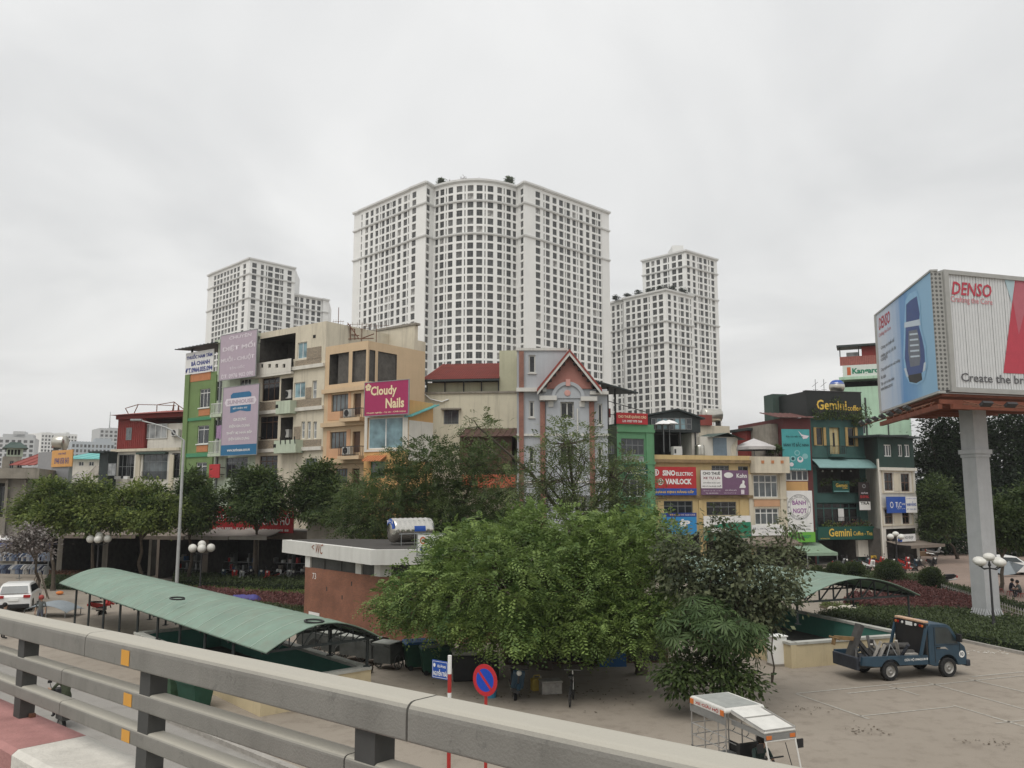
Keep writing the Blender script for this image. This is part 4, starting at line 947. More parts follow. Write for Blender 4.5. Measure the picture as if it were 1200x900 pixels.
u0, u1, z0, z1 = f.r(540, 505, 606, 513, -2.5); sheet_roof(f, 'lean_to_roof', 'roof_brown2', u0, u1, -3.3, -0.05, z0 + 0.1, z1 + 0.4, 0.5)
sign(f, 'plain orange red shop board behind the bare tree', 541, 556, 604, 571.5, M('print_coral', (0.50, 0.13, 0.07), 0.6, 0.1), 2.6)
# blue-grey gabled house
f = frontage('gabled_house', 'blue grey house with steep red gable and brick pilasters', 606, 67, 712, 67)
ztb = f.uz(640, 411)[1]; zc = f.uz(640, 456)[1]
ws = [(619.5, 416, 627.5, 437), (620, 470, 626, 489), (656.7, 471, 672.5, 491), (700.5, 473, 706, 498), (619.5, 524, 626, 544), (620, 581, 626, 600), (656, 581, 671, 602), (674, 581, 688, 602), (700.5, 524, 706, 546), (656, 522, 673, 545)]
uR = f.uz(664, 440)[0];
H = [f.r(*w) for w in ws[1:]] + [shopfront(f, 0.8, f.W - 0.8)]
mb = wall_mesh(f.W, 0, zc, H); W = f.W; D = 10
mb.quad((0, 0, 0), (0, 0, zc), (0, D, zc), (0, D, 0)); mb.quad((W, 0, 0), (W, D, 0), (W, D, zc), (W, 0, zc)); mb.quad((0, D, 0), (0, D, zc), (W, D, zc), (W, D, 0)); mb.quad((0, 0.01, zc), (W, 0.01, zc), (W, D, zc), (0, D, zc))
f.part(mb, 'wall', ['wall_bluegrey', 'room_inside'])
mb = MB(); hh = f.r(*ws[0]); wall_mesh(uR, zc + 0.01, ztb, [hh], mb); mb.quad((0, 0, zc), (0, 0, ztb), (0, 8, ztb), (0, 8, zc)); mb.quad((uR, 0, zc), (uR, 8, zc), (uR, 8, ztb), (uR, 0, ztb)); mb.quad((0, 0, ztb), (uR, 0, ztb), (uR, 8, ztb), (0, 8, ztb))
f.part(mb, 'upper_wall', 'wall_bluegrey'); f.box('coping', 'trim_pale', -0.1, uR + 0.1, -0.12, 0.3, ztb + 0.004, ztb + 0.22)
for w in ws: pwin(f, *w, cols=1 if w[2] - w[0] < 9 else 2, frame='trim_pale', pane='glass_black' if w[0] > 600 else 'glass', fw=0.1, sill='trim_pale')
ua, zE = f.uz(634, 450); ub, _ = f.uz(699, 453); um, zA = f.uz(666.5, 411); zE = f.uz(666, 452)[1]; yo = -0.55
mb = MB(); mb.extr([(ua + 0.35, zc + 0.02), (ub - 0.35, zc + 0.02), (ub - 0.35, zE + 0.2), (um, zA - 0.55), (ua + 0.35, zE + 0.2)], yo + 0.4, 5.0); f.part(mb, 'gable_wall', 'wall_pink')
for (x0, z0, x1, z1, nm) in ((ua - 0.35, zE - 0.35, um, zA, 'roof_slope'), (ub + 0.35, zE - 0.35, um, zA, 'roof_slope')):
	mb = MB(); th = 0.16; s = 1 if x1 > x0 else -1
	mb.extr([(x0, z0), (x1, z1), (x1, z1 - th * 1.5), (x0, z0 - th * 1.5)], yo - 0.35, 6.0)
	p = f.part(mb, nm, 'roof_red')
	vb = MB(); vb.extr([(x0 + s * .02, z0 - th * 1.5 - .002), (x1, z1 - th * 1.5 - .002), (x1, z1 - th * 1.5 - 0.28), (x0 + s * .02, z0 - th * 1.5 - 0.26)], yo - 0.32, yo - 0.22); vb.build('barge_board', 'trim_pale', p)
	for k in range(1, 7):
		bk = MB()
		x = x0 + (x1 - x0) * k / 7.2; z = z0 + (z1 - z0) * k / 7.2 - th * 1.5 - 0.05; bk.box(x - 0.09, x + 0.09, yo - 0.2, yo + 0.39, z - 0.42, z - 0.22); bk.build('rafter_end', 'black_paint', p)
uc, zc2 = f.uz(665.5, 467); R1 = f.uz(685, 467)[0] - uc; R2 = R1 * 0.80; n = 20
mb = MB(); mb.add([(uc + R2 * math.cos(math.pi * i / n), yo + 0.34, zc2 + R2 * math.sin(math.pi * i / n)) for i in range(n + 1)], [tuple(range(n + 1))]);
f.part(mb, 'arch_field', 'wall_bluegrey')
mb = MB()
for i in range(n):
	a, b = math.pi * i / n, math.pi * (i + 1) / n
	q = [(uc + R * math.cos(t), zc2 + R * math.sin(t)) for R, t in ((R1, a), (R1, b), (R2, b), (R2, a))]
	mb.extr([q[3], q[0], q[1], q[2]], yo + 0.22, yo + 0.39)
f.part(mb, 'arch_moulding', 'wall_bluegrey')
mb = MB(); uc3, zc3 = f.uz(664.8, 461); mb.lathe([(0.01, yo + 0.28), (0.22, yo + 0.28), (0.26, yo + 0.33)], 18, (uc3, 0, zc3), 'y'); f.part(mb, 'medallion', 'medallion_pink')
f.box('keystone', 'medallion_pink', uc - 0.18, uc + 0.18, yo + 0.16, yo + 0.4, zc2 + R2 - 0.1, zc2 + R1 + 0.18)
u0, u1 = f.uz(640, 480)[0], f.uz(692, 480)[0]; z0 = f.uz(665, 640)[1]; bw = [f.r(*ws[i], yo + 0.42) for i in (2, 6, 7, 9)]
mb = MB(); wall_mesh(u1 - u0, max(3.6, z0), zc2, [(a - u0, b - u0, c_, d_, 0.4) for a, b, c_, d_ in [f.r(*ws[i]) for i in (2, 6, 7, 9)]], mb)
bay = mb.build('bay_front', 'wall_bluegrey', f.root, Matrix.Translation((u0, yo + 0.42, 0)))
for (x0, x1, ya, tp) in ((608.3, 613.8, 412, 455), (608.3, 613.8, 460, 640), (633.2, 639, 471, 640), (691.2, 697, 471, 640)):
	f.pbox('pilaster', 'pilaster_brick', x0, ya, x1, tp, -0.22, 0.0)
for q in ((605, 455, 640, 459.5), (691, 459, 712.5, 462.8)): f.pbox('cornice', 'trim_pale', *q, -0.45, 0.05)
for q in ((632, 464.5, 652, 469.8), (680, 465.5, 699, 470.5)): f.pbox('capital', 'trim_pale', *q, -0.62, 0.02)
for yy in (511, 566): f.box('string_course', 'trim_pale', -0.05, f.W + 0.05, -0.16, -0.01, f.uz(640, yy)[1], f.uz(640, yy)[1] + 0.18)
for x in (645.5, 682): f.pbox('vent_block', 'trim_pale', x - 3, 470.5, x + 3, 477, yo + 0.33, yo + 0.43)
f.pbox('drain_pipe', 'trim_pale', 676.5, 479, 678, 640, yo + 0.3, yo + 0.36)
f.part(MB().tube((f.W - 0.4, 2, zc), (f.W - 0.4, 2, zc + 0.6), 0.1), 'roof_stub', 'trim_pale')
f = frontage('roof_shelter', 'dark open roof shelter with red sheet roof right of the gabled house', 702, 73, 724, 74)
z0, z1 = f.uz(712, 500)[1], f.uz(712, 452)[1]; body(f, z0, 6, 'conc_old')
f.box('back_wall', 'dark_interior', 0.1, f.W - 0.1, 3, 3.2, z0, z1);
for u in (0.1, f.W * 0.5, f.W - 0.2): f.box('post', 'iron_dark', u, u + 0.12, 0.1, 0.22, z0, z1)
railing(f, 'railing', 0.1, f.W, 0.1, z0, 1.1); f.box('clothes_rail', 'wall_red', 0.4, f.W * 0.8, 0.5, 0.7, z0 + 0.9, z0 + 1.7)
mb = MB(); a = f.uz(690, 447); b = f.uz(740, 461); mb.add([(a[0], -1, a[1]), (b[0], -1, b[1]), (b[0], 5, b[1] + .5), (a[0], 5, a[1] + .5), (a[0], -1, a[1] - .12), (b[0], -1, b[1] - .12), (b[0], 5, b[1] + .38), (a[0], 5, a[1] + .38)], [(0, 1, 2, 3), (7, 6, 5, 4), (4, 5, 1, 0), (5, 6, 2, 1), (7, 4, 0, 3)]); f.part(mb, 'roof', 'sheet_dark')
mb = MB(); a = f.uz(697, 444); b = f.uz(715, 444); c_ = f.uz(721, 452); d_ = f.uz(700, 452); mb.add([(d_[0], 1, d_[1]), (c_[0], 1, c_[1]), (b[0], 4, b[1]), (a[0], 4, a[1])], [(0, 1, 2, 3), (3, 2, 1, 0)]); f.part(mb, 'tile_roof', 'roof_red')
f.part(MB().tube((f.uz(738, 462)[0], -0.9, f.uz(738, 462)[1]), (f.uz(738, 486)[0], -0.9, f.uz(738, 486)[1]), 0.03, n=4).tube((0, -0.9, f.uz(704, 470)[1]), (f.uz(750, 484)[0], -0.9, f.uz(750, 484)[1]), 0.04, n=4), 'stay_wire', 'iron_dark')
f = frontage('netted_house', 'narrow dark house veiled with green netting beside the green house', 711.5, 71, 722.5, 71)
body(f, f.uz(717, 499)[1], 8, M('net_green', (0.05, 0.065, 0.04), 0.95, 0.3, 6), [f.r(714, 520, 720, 532), f.r(714, 555, 720, 568)]); pwin(f, 714, 520, 720, 532, frame='frame_grey'); pwin(f, 714, 555, 720, 568, frame='frame_grey')
# small emerald house
M('wall_emerald', (0.12, 0.29, 0.15), 0.8, 0.08, 0.8, streak=0.25)
f = frontage('tube_house', 'narrow emerald green house under a red roof banner', 722.5, 74, 766, 75.5)
zt = f.uz(742, 497)[1]; H = [f.r(728, 514, 755, 533), f.r(728, 534, 755, 541), f.r(730, 562, 756, 582), shopfront(f, 0.3, f.W - 0.3)]; body(f, zt, 9, 'wall_emerald', H)
pwin(f, 728, 514, 755, 533, cols=4, transom=0.4, frame='frame_grey', pane='glass'); window(f, *H[1], cols=4, frame='frame_white', pane='glass_curtain'); window(f, *H[2], cols=3, frame='frame_white')
for yy in (506.5, 544): ledge(f, f.uz(742, yy)[1], 0.25, 0.14, 'wall_emerald')
for q in ((722.6, 508, 726.3, 600), (757.5, 508, 765, 600)): f.pbox('pilaster', 'wall_emerald', *q, -0.1, 0.0)
sign(f, 'red banner with pale lettering on top of the emerald house', 722.5, 484, 759, 497, 'print_red', 0.15, [('CHO THUÊ QUẢNG CÁO', 0.5, 0.34, 0.9, 0.34, 'print_cream', 0.03), ('LH: 0937 979 764', 0.5, 0.74, 0.62, 0.22, 'print_white', 0.03)], cat='banner', name='banner')
sign(f, 'dark green board with pale lettering on the emerald house', 732, 545, 759, 557.5, M('print_forest', (0.01, 0.07, 0.05), 0.5, 0.08), 0.3, [('CAO CẤP', 0.62, 0.27, 0.6, 0.26, 'print_white', 0.02), ('CỬA CUỐN', 0.5, 0.7, 0.8, 0.26, 'print_white', 0.02)])
# yellow house with the shop boards
M('wall_yellow', (0.58, 0.44, 0.22), 0.85, 0.08, 0.7, streak=0.35, dirt=(0.25, 0.18, 0.08))
f = frontage('shop_house', 'wide yellow house carrying four shop boards', 760, 76, 877.5, 79)
zt = f.uz(818, 533.5)[1]
ws = [(834, 545.5, 854.5, 556), (865, 546.5, 877, 556), (778, 587, 812, 603), (828, 588, 863, 604), (766, 543, 810, 550)]
body(f, zt, 11, 'wall_yellow', [f.r(*w) for w in ws[:4]] + [shopfront(f, 0.4, f.W * 0.47), shopfront(f, f.W * 0.53, f.W - 0.4)])
for w, c in zip(ws[:4], (4, 2, 4, 4)): pwin(f, *w, cols=c, transom=0.38 if c == 4 else 0, frame='frame_grey', pane='glass_black' if w[0] > 820 else 'glass')
ledge(f, f.uz(818, 542.5)[1], 0.3, 0.3, M('ledge_stained', (0.24, 0.17, 0.09), 0.9, 0.35, 2.0)); ledge(f, f.uz(818, 584)[1], 0.28, 0.22, 'ledge_stained')
for x in (821, 869): f.pbox('pilaster', 'wall_yellow', x - 2, 586, x + 2.2, 640, -0.1, 0.0)
s = sign(f, 'red shop board with white electrical brand lettering and blue foot', 760.5, 547, 816, 580.3, 'print_red', 0.45, [('SINO', 0.42, 0.22, 0.27, 0.20, 'print_white', 0.05), ('ELECTRIC', 0.75, 0.25, 0.36, 0.13, 'print_white', 0.03), ('VANLOCK', 0.62, 0.52, 0.56, 0.20, 'print_white', 0.05), ('KHẲNG ĐỊNH ĐẲNG CẤP', 0.52, 0.88, 0.84, 0.13, 'yellow_paint', 0.03)])
panel(s, 'blue_foot', 'blue_sign', 0.5, 0.88, 1.0, 0.24)
for (cx, cy) in ((0.15, 0.20), (0.24, 0.53)):
	disc(s, 'logo_ring', 'print_white', cx, cy, 0.30, 0.30, -0.014, ring=0.72); panel(s, 'logo_stroke', 'print_white', cx, cy, 0.03, 0.14, y=-0.014)
s = sign(f, 'purple shop board with a white notice and a figure, right of the red one', 821.5, 551, 877, 580, M('print_purple', (0.17, 0.09, 0.16), 0.5, 0.08), 0.45, [('Kohn', 0.86, 0.22, 0.22, 0.18, 'print_white', 0.03), ('SỨC SỐNG MỚI', 0.62, 0.80, 0.24, 0.07, 'print_pale', 0.02), ('thiết bị vệ sinh cao cấp', 0.6, 0.92, 0.26, 0.05, 'print_pale', 0.01), ('NỘI THẤT CAO CẤP - UY TÍN', 0.22, 0.83, 0.36, 0.06, 'print_pale', 0.01), ('TEL: 043 858 2424', 0.22, 0.93, 0.26, 0.05, 'print_pale', 0.01)])
panel(s, 'notice', 'print_white', 0.22, 0.37, 0.44, 0.72); W_, H_ = s['w'], s['h']
for st, cy, w, h, m in (('CHO THUÊ', 0.12, 0.36, 0.14, 'black_paint'), ('XE TỰ LÁI', 0.32, 0.36, 0.14, M('ink_maroon', (0.22, 0.04, 0.06), 0.5)), ('HỢP ĐỒNG XE DU LỊCH', 0.51, 0.36, 0.07, 'black_paint'), ('XE 4-7-16-29-45 CHỖ', 0.64, 0.40, 0.07, 'black_paint')): text(s, st, (0.22 - 0.5) * W_, (1 - cy) * H_, w * W_, h * H_, m, y=-0.016, bold=0.03)
disc(s, 'oval_badge', 'print_white', 0.58, 0.2, 0.48, 0.26, -0.012); panel(s, 'figure', 'print_white', 0, 0, 0, 0, y=-0.012, poly=[(0.80, 0.72), (0.83, 0.58), (0.87, 0.52), (0.87, 0.42), (0.90, 0.40), (0.92, 0.46), (0.91, 0.56), (0.94, 0.66), (0.93, 0.72)]); panel(s, 'fountain', 'print_pale', 0.87, 0.88, 0.07, 0.18, y=-0.012)
s = sign(f, 'bright blue shop board with white letters on the yellow house', 775.5, 601, 816.5, 627, M('print_azure', (0.03, 0.24, 0.52), 0.5, 0.06), 0.6, [('ÉP', 0.66, 0.45, 0.3, 0.34, 'print_white', 0.06)])
panel(s, 'dark_head', 'ink_blue', 0.5, 0.09, 1.0, 0.18); text(s, 'TÔ HIỆU', -0.12 * s['w'], 0.91 * s['h'], 0.3 * s['w'], 0.10 * s['h'], 'yellow_paint', y=-0.015, bold=0.03); text(s, '04 3668 6868', 0.26 * s['w'], 0.91 * s['h'], 0.4 * s['w'], 0.08 * s['h'], 'print_pale', y=-0.015)
s = sign(f, 'white and green shop board under the dark windows of the yellow house', 825, 604.5, 880, 633, 'print_white', 0.6, [('V', 0.17, 0.15, 0.07, 0.12, 'black_paint', 0.05), ('Viglacera', 0.3, 0.17, 0.16, 0.07, 'black_paint', 0.02)])
panel(s, 'green_sweep', M('print_green', (0.02, 0.20, 0.11), 0.5, 0.06), 0, 0, 0, 0, poly=[(0, 0.62), (0.12, 0.46), (0.3, 0.34), (0.6, 0.28), (1, 0.26), (1, 1), (0, 1)]); panel(s, 'white_shape', 'print_white', 0, 0, 0, 0, y=-0.013, poly=[(0.12, 0.58), (0.2, 0.48), (0.36, 0.5), (0.55, 0.56), (0.5, 0.66), (0.36, 0.68), (0.28, 0.74), (0.16, 0.68)])
t = thing('roof_room', 'glazed dark gabled roof room above the yellow house', 'roof room', mw=f.mw @ Matrix.Translation((0, 2.0, zt)))
def RU(px, py, y=2.0): u, z = f.uz(px, py, y); return u, z - zt
uA, zf_ = RU(759.5, 505.5); uB, _ = RU(821, 505.5); um, zap = RU(792, 481); _, ze = RU(760, 488); _, ze2 = RU(820, 491)
MB().extr([(uA, zf_), (uB, zf_), (uB, ze2), (um, zap), (uA, ze)], 0, 6).build('cabin', 'sheet_dark', t)
MB().extr([(uA - .3, ze + .02), (um, zap + .02), (uB + .3, ze2 - .05), (uB + .3, ze2 + .1), (um, zap + .17), (uA - .3, ze + .17)], -0.4, 6.3).build('roof', 'sheet_dark', t)
for i, (x0, x1) in enumerate(((763, 768), (769, 775), (776, 782), (783, 789), (790, 796), (797, 803), (804, 810))):
	a, z0 = RU(x0, 503.5); b, z1 = RU(x1, 490); w = MB().box(a, a + .07, -0.09, -0.02, z0, z1).box(b - .07, b, -0.09, -0.02, z0, z1).box(a, b, -.085, -.02, z0, z0 + .07).box(a, b, -.085, -.02, z1 - .07, z1).box(a, b, -.08, -.02, z1 - .62, z1 - .56).build('window', 'frame_grey', t)
	MB().box(a + .03, b - .03, -0.05, -0.01, z0 + .03, z1 - .03).build('pane', 'glass_blue' if i % 3 else 'glass', w)
for px in (762, 778, 797, 815): a, z0 = RU(px, 505); MB().box(a - .06, a + .06, 0, .12, 0, z0).build('post', 'iron_dark', t)
MB().box(uA, uB, 3.0, 3.2, 0, zf_ - .02).build('back_wall', 'dark_interior', t); MB().box(uB - .8, uB, 0.3, 3, 0, zf_ - .02).build('side_wall', 'wall_white', t)
for (px, py, nm, lab) in ((773, 505.5, 'parasol', 'small white parasol on the ledge of the roof room'), (780, 505, 'parasol', 'second white parasol leaning on the roof room ledge')):
	a, z0 = RU(px, py); p = thing(nm, lab, 'parasol', mw=f.mw @ Matrix.Translation((a, 1.2, z0 + zt)))
	MB().lathe([(0.02, 1.0), (0.5, 0.85), (0.85, 0.6)], 10).build('canopy', 'print_white', p); MB().tube((0, 0, -2), (0, 0, 1.0), 0.03).build('pole', 'iron_grey', p)
t = thing('generator_box', 'white cabinet on the yellow house terrace', 'cabinet', mw=f.mw @ Matrix.Translation((f.uz(793.5, 531, 1.2)[0], 1.0, zt)))
MB().box(-0.45, 0.45, 0, 0.6, 0, 0.85).build('case', 'ac_white', t, bevel=0.03); MB().box(-.38, -.2, -.012, 0, .2, .6).build('louvre', 'iron_dark', t)
t = thing('water_tank', 'upright steel water tank beside the dark roof room', 'water tank', mw=f.mw @ Matrix.Translation((f.uz(820, 531, 1.5)[0], 1.5, zt)))
MB().lathe([(0.01, 0), (0.45, 0), (0.48, .1), (0.45, .3), (0.48, .5), (0.45, .7), (0.48, .9), (0.4, 1.05), (0.15, 1.12)], 14).build('drum', 'tank_steel', t, smooth=True)
t = thing('roof_shed', 'grey roof shed with blue shutter and sloping sheet roof', 'shed', mw=f.mw @ Matrix.Translation((f.uz(833, 531, 2)[0], 1.8, zt)))
w = f.uz(865, 520, 2)[0] - f.uz(833, 520, 2)[0]; h = f.uz(848, 512, 2)[1] - zt
MB().box(-1.2, w - 0.1, 0.1, 3, 0, h).build('wall', 'wall_white', t); MB().box(0.2, w * 0.55, 0.0, 0.09, 0, h * 0.95).build('shutter', M('shutter_blue', (0.17, 0.22, 0.26), 0.6, 0.12), t)
MB().add([(-.4, -.6, h * .95), (w * .5, -.6, h + .35), (w + .4, -.6, h * .85), (w + .4, 3.2, h * .9), (w * .5, 3.2, h + .5), (-.4, 3.2, h)], [(0, 1, 4, 5), (1, 2, 3, 4), (5, 4, 1, 0), (4, 3, 2, 1)]).build('roof', 'sheet_green', t)
mb = MB()
for i in range(4): mb.beam((w * 0.62 + i * 0.15, -0.3, 0), (w * 0.75 + i * 0.2, 0.0, h * (0.6 + 0.1 * i)), 0.06, 0.06)
mb.build('planks', 'wall_cream', t)
t = thing('roof_house', 'cream roof storey with tank behind the shed', 'roof house', mw=f.mw @ Matrix.Translation((f.uz(822, 531, 8)[0], 8.0, zt)))
w = f.uz(856, 500, 8)[0] - f.uz(822, 500, 8)[0]; h = f.uz(840, 499, 8)[1] - zt
MB().box(0, w, 0, 3, 0, h).build('wall', 'wall_cream', t); MB().box(-.2, w * .35, -.3, 3, h, h + 1.1).build('red_room', 'roof_red', t); MB().lathe([(0.01, -1.0), (0.7, -1.0), (0.75, -.9), (0.75, .9), (0.7, 1.0), (0.01, 1.0)], 12, (w * .55, 1, h + 1.2), 'x').build('drum', 'tank_steel', t, smooth=True)
MB().box(w * .3, w * .36, .6, 1.4, h, h + .6).box(w * .75, w * .8, .6, 1.4, h, h + .6).build('stand', 'iron_dark', t)
# cream narrow house
f = frontage('tube_house', 'narrow cream house with white windows and a brown panel right of the yellow one', 877.7, 79, 918, 80)
zt = f.uz(898, 535)[1]; H = [f.r(883, 556.5, 911.5, 583), f.r(885, 595.5, 913, 615), shopfront(f, 0.3, f.W - 0.2)]; body(f, zt, 10, 'wall_cream', H)
window(f, *H[0], cols=4, transom=0.33, frame='frame_white', pane='glass_grey', fw=0.09); window(f, *H[1], cols=4, transom=0.3, frame='frame_white', pane='glass_grey', fw=0.09)
f.pbox('balcony_front', 'wall_cream', 878.5, 535.5, 919, 554.5, -0.9, -0.02)
for x in (886, 897.5, 908.5): f.pbox('vent', 'panel_orange', x, 540, x + 3.2, 543.5, -0.93, -0.9)
f.pbox('panel', 'wall_peach', 883.5, 585, 913.5, 593.5, -0.06, 0.01); ledge(f, f.uz(898, 585)[1], 0.15, 0.12, 'wall_cream')
for q in ((877.8, 556, 881.5, 640), (914.5, 556, 917.9, 640)): f.pbox('pilaster', 'wall_cream', *q, -0.1, 0)
sign(f, 'long white shop board on the narrow cream house', 881, 615, 920, 627.5, 'print_white', 0.5, [('KÉM SỮA - ĐỒ DÙNG TRẺ EM', 0.55, 0.32, 0.6, 0.2, 'print_grey', 0.01), ('giá rẻ nhất thị trường', 0.55, 0.66, 0.5, 0.14, 'print_grey', 0.01), ('44', 0.08, 0.35, 0.1, 0.3, 'print_grey', 0.02)])
awning(f, 'grey sheet awning over the shop of the narrow cream house', 845, 627, 922, 637, 2.4, 'awning_brown')
t = thing('roof_shelter', 'red and dark roof shelter behind the big roof parasol', 'shelter', mw=f.mw @ Matrix.Translation((f.uz(876, 531, 6)[0], 6.0, zt)))
w = f.uz(905, 510, 6)[0] - f.uz(876, 510, 6)[0]; h = f.uz(890, 505, 6)[1] - zt
MB().box(0, w * .4, 0, 3, 0, h).build('red_wall', 'wall_red', t); MB().box(w * .38, w, 1, 3, 0, h * .4).build('low_wall', 'conc_old', t); MB().box(-.3, w + .3, -.5, 3.5, h, h + .25).build('roof', 'sheet_dark', t); MB().box(w - .15, w, 0, .15, 0, h).build('post', 'iron_dark', t)
t = thing('roof_parasol', 'wide pale grey parasol on the roof of the narrow cream house', 'parasol', mw=f.mw @ Matrix.Translation((f.uz(884, 534, 2)[0], 2.0, zt - .2)))
h = f.uz(884, 514, 2)[1] - zt; e = f.uz(884, 524, 2)[1] - zt; rr = (f.uz(906, 520, 2)[0] - f.uz(862, 520, 2)[0]) / 2
MB().lathe([(0.05, h + .2), (rr * .5, (h * .55 + e * .45) + .2), (rr, e + .2), (rr * .98, e - .1)], 8).build('canopy', M('canvas_grey', (0.50, 0.48, 0.47), 0.8, 0.06), t); MB().tube((0, 0, 0), (0, 0, h + .3), 0.04).build('pole', 'iron_grey', t)
for px, lab in ((903, 'left bushy pot plant on the roof under the parasol'), (912, 'right bushy pot plant on the roof beside the maroon house')):
	POT = f.mw @ Vector((f.uz(px, 534, 1)[0], 1.0, zt))
	ROOF_POTS = globals().get('ROOF_POTS', []) + [(POT, lab)]; globals()['ROOF_POTS'] = ROOF_POTS
# maroon narrow house
M('wall_maroon', (0.12, 0.035, 0.035), 0.8, 0.12, 0.8, streak=0.2); M('roof_brown', (0.17, 0.085, 0.075), 0.8, 0.12, 1.0)
M('print_teal', (0.06, 0.30, 0.31), 0.5, 0.12, 0.6); M('wall_teal', (0.045, 0.105, 0.095), 0.75, 0.10, 0.8, streak=0.25, dirt=(0.02, 0.05, 0.045)); M('print_darkgreen', (0.01, 0.075, 0.055), 0.5, 0.08)
f = frontage('tube_house', 'narrow maroon house with a teal poster and a big white cake board', 917, 81, 949.5, 81.5)
zt = f.uz(932, 490)[1]; H = [f.r(921, 551, 947.5, 563.5), f.r(924, 578, 946, 600), shopfront(f, 0.2, f.W - 0.2)]; body(f, zt, 10, 'wall_maroon', H)
window(f, *H[0], cols=4, frame='frame_white', fw=0.1); window(f, *H[1], cols=3, frame='frame_white')
f.pbox('cladding', 'wall_ochre', 920.5, 564.5, 946.5, 576, -0.04, 0.01)
sheet_roof(f, 'roof', 'roof_brown', -0.9, f.W, -0.6, 3, zt + 0.05, f.uz(932, 482)[1] + .1, 0.5)
f.part(MB().box(f.uz(904, 480, 5)[0] + .2, f.W + .3, 5, 7, zt - 6, f.uz(925, 462, 5)[1]), 'rear_block', 'sheet_green')
f.part(MB().box(f.uz(906, 480)[0], -.02, 1, 9, 0, zt - .5), 'side_wing', 'conc_old')
s = sign(f, 'teal poster with grey patterned picture on the maroon house', 917, 503, 949.5, 551, 'print_teal', 0.35, [('Đặc Sản Bắc Ninh', 0.45, 0.18, 0.62, 0.06, M('ink_teal', (0.01, 0.06, 0.07), 0.5), 0.01), ('BÁNH TẺ BẮC NINH', 0.5, 0.37, 0.92, 0.11, 'ink_teal', 0.03), ('57 Đường Láng', 0.5, 0.975, 0.6, 0.03, 'print_white', 0.01)])
M('print_aqua', (0.22, 0.45, 0.46), 0.5, 0.1)
for i, (cx, cy, rx, m) in enumerate(((0.52, 0.58, 0.30, 'print_aqua'), (0.52, 0.58, 0.20, 'print_teal'), (0.36, 0.72, 0.30, 'print_aqua'), (0.36, 0.72, 0.17, 'ink_teal'), (0.62, 0.74, 0.32, 'print_pale'), (0.62, 0.72, 0.18, 'print_teal'), (0.8, 0.66, 0.30, 'print_aqua'), (0.30, 0.86, 0.22, 'print_pale'))): disc(s, 'print_blob', m, cx, cy, rx, rx * .9, -0.008 - 0.002 * i, 16)
panel(s, 'bird', 'print_pale', 0, 0, 0, 0, poly=[(0.58, 0.03), (0.72, 0.13), (0.98, 0.16), (0.90, 0.22), (0.76, 0.24), (0.72, 0.18)])
s = sign(f, 'white board with round emblem and the words bánh ngọt', 921, 575, 952.5, 623.5, 'print_white', 0.8, [('BÁNH', 0.50, 0.28, 0.50, 0.13, M('ink_plum', (0.28, 0.07, 0.30), 0.5), 0.02), ('NGỌT', 0.52, 0.50, 0.50, 0.15, 'ink_plum', 0.02), ('CHUYÊN: BÁNH SINH NHẬT', 0.5, 0.86, 0.8, 0.045, 'print_grey', 0.01), ('ĐT: 0904 626 646', 0.5, 0.93, 0.7, 0.045, 'print_grey', 0.01)])
for rr in (1.22, 0.96): disc(s, 'emblem_ring', 'print_grey', 0.5, 0.40, rr, rr, -0.012, 40, ring=0.965)
W_, H_ = s['w'], s['h']
for k, (st, r0) in enumerate((('BÁNH TRUYỀN THỐNG', 1), ('FRESH CAKE BAKERY', -1))):
	n = len(st)
	for i, ch in enumerate(st):
		if ch == ' ': continue
		a = math.pi / 2 + r0 * (0.5 - (i + .5) / n) * 2.3 + (0 if r0 > 0 else math.pi); rr = 1.08
		text(s, ch, rr * math.cos(a), 0.6 * H_ + rr * math.sin(a), 0.11, 0.15, 'print_grey', y=-0.014, bold=0.02, tilt=(a - math.pi / 2) if r0 > 0 else (a + math.pi / 2))
for sx in (-1, 1): disc(s, 'emblem_dot', 'print_grey', 0.5 + sx * 1.08 / W_, 0.40, 0.09, 0.09, -0.012, 10)
sign(f, 'bright green shop board under the white cake board', 922, 623.6, 955.6, 635.5, M('print_lime', (0.14, 0.40, 0.05), 0.5, 0.06), 0.9, [('BÁNH NGỌT', 0.5, 0.45, 0.7, 0.4, 'print_green', 0.03)])
awning(f, 'pale green awning on posts beside the coffee house entrance', 925, 636, 960, 648, 3.2, M('awning_green', (0.24, 0.33, 0.24), 0.8, 0.12), legs=2)
# teal coffee house
f = frontage('coffee_house', 'dark teal coffee house with balcony door and wooden shutters', 948, 82, 1011, 83.5)
zt = f.uz(980, 489)[1]
H = [f.r(956, 501, 964.5, 522), (*f.r(972.5, 501, 984.5, 534), 0.3), f.r(993, 501, 1001.5, 523), (*f.r(957.5, 549, 1007.5, 577), 3.0, True), (*f.r(957.5, 589, 1007.5, 616), 0.5), shopfront(f, 0.4, f.W - 1.4, 3.9, 4)]
body(f, zt, 11, 'wall_teal', H); M('shutter_wood', (0.42, 0.29, 0.12), 0.7, 0.15, 3)
for i in (0, 2):
	w = window(f, *H[i], cols=1, frame='shutter_wood', pane='glass_black'); u0, u1, z0, z1 = H[i]
	for uu, s_ in ((u0, -1), (u1, 1)):
		sb = MB().box(min(uu, uu + s_ * .28), max(uu, uu + s_ * .28), -.12, -.06, z0, z1)
		for k in range(7): sb.box(min(uu, uu + s_ * .28) + .03, max(uu, uu + s_ * .28) - .03, -.14, -.12, z0 + (z1 - z0) * (k + .25) / 7, z0 + (z1 - z0) * (k + .6) / 7)
		sb.build('shutter', 'shutter_wood', w)
u0, u1, z0, z1 = H[1][:4]; d = window(f, u0, u1, z0, z1, cols=2, frame='shutter_wood', pane='frame_cream', y=.2, fw=.1)
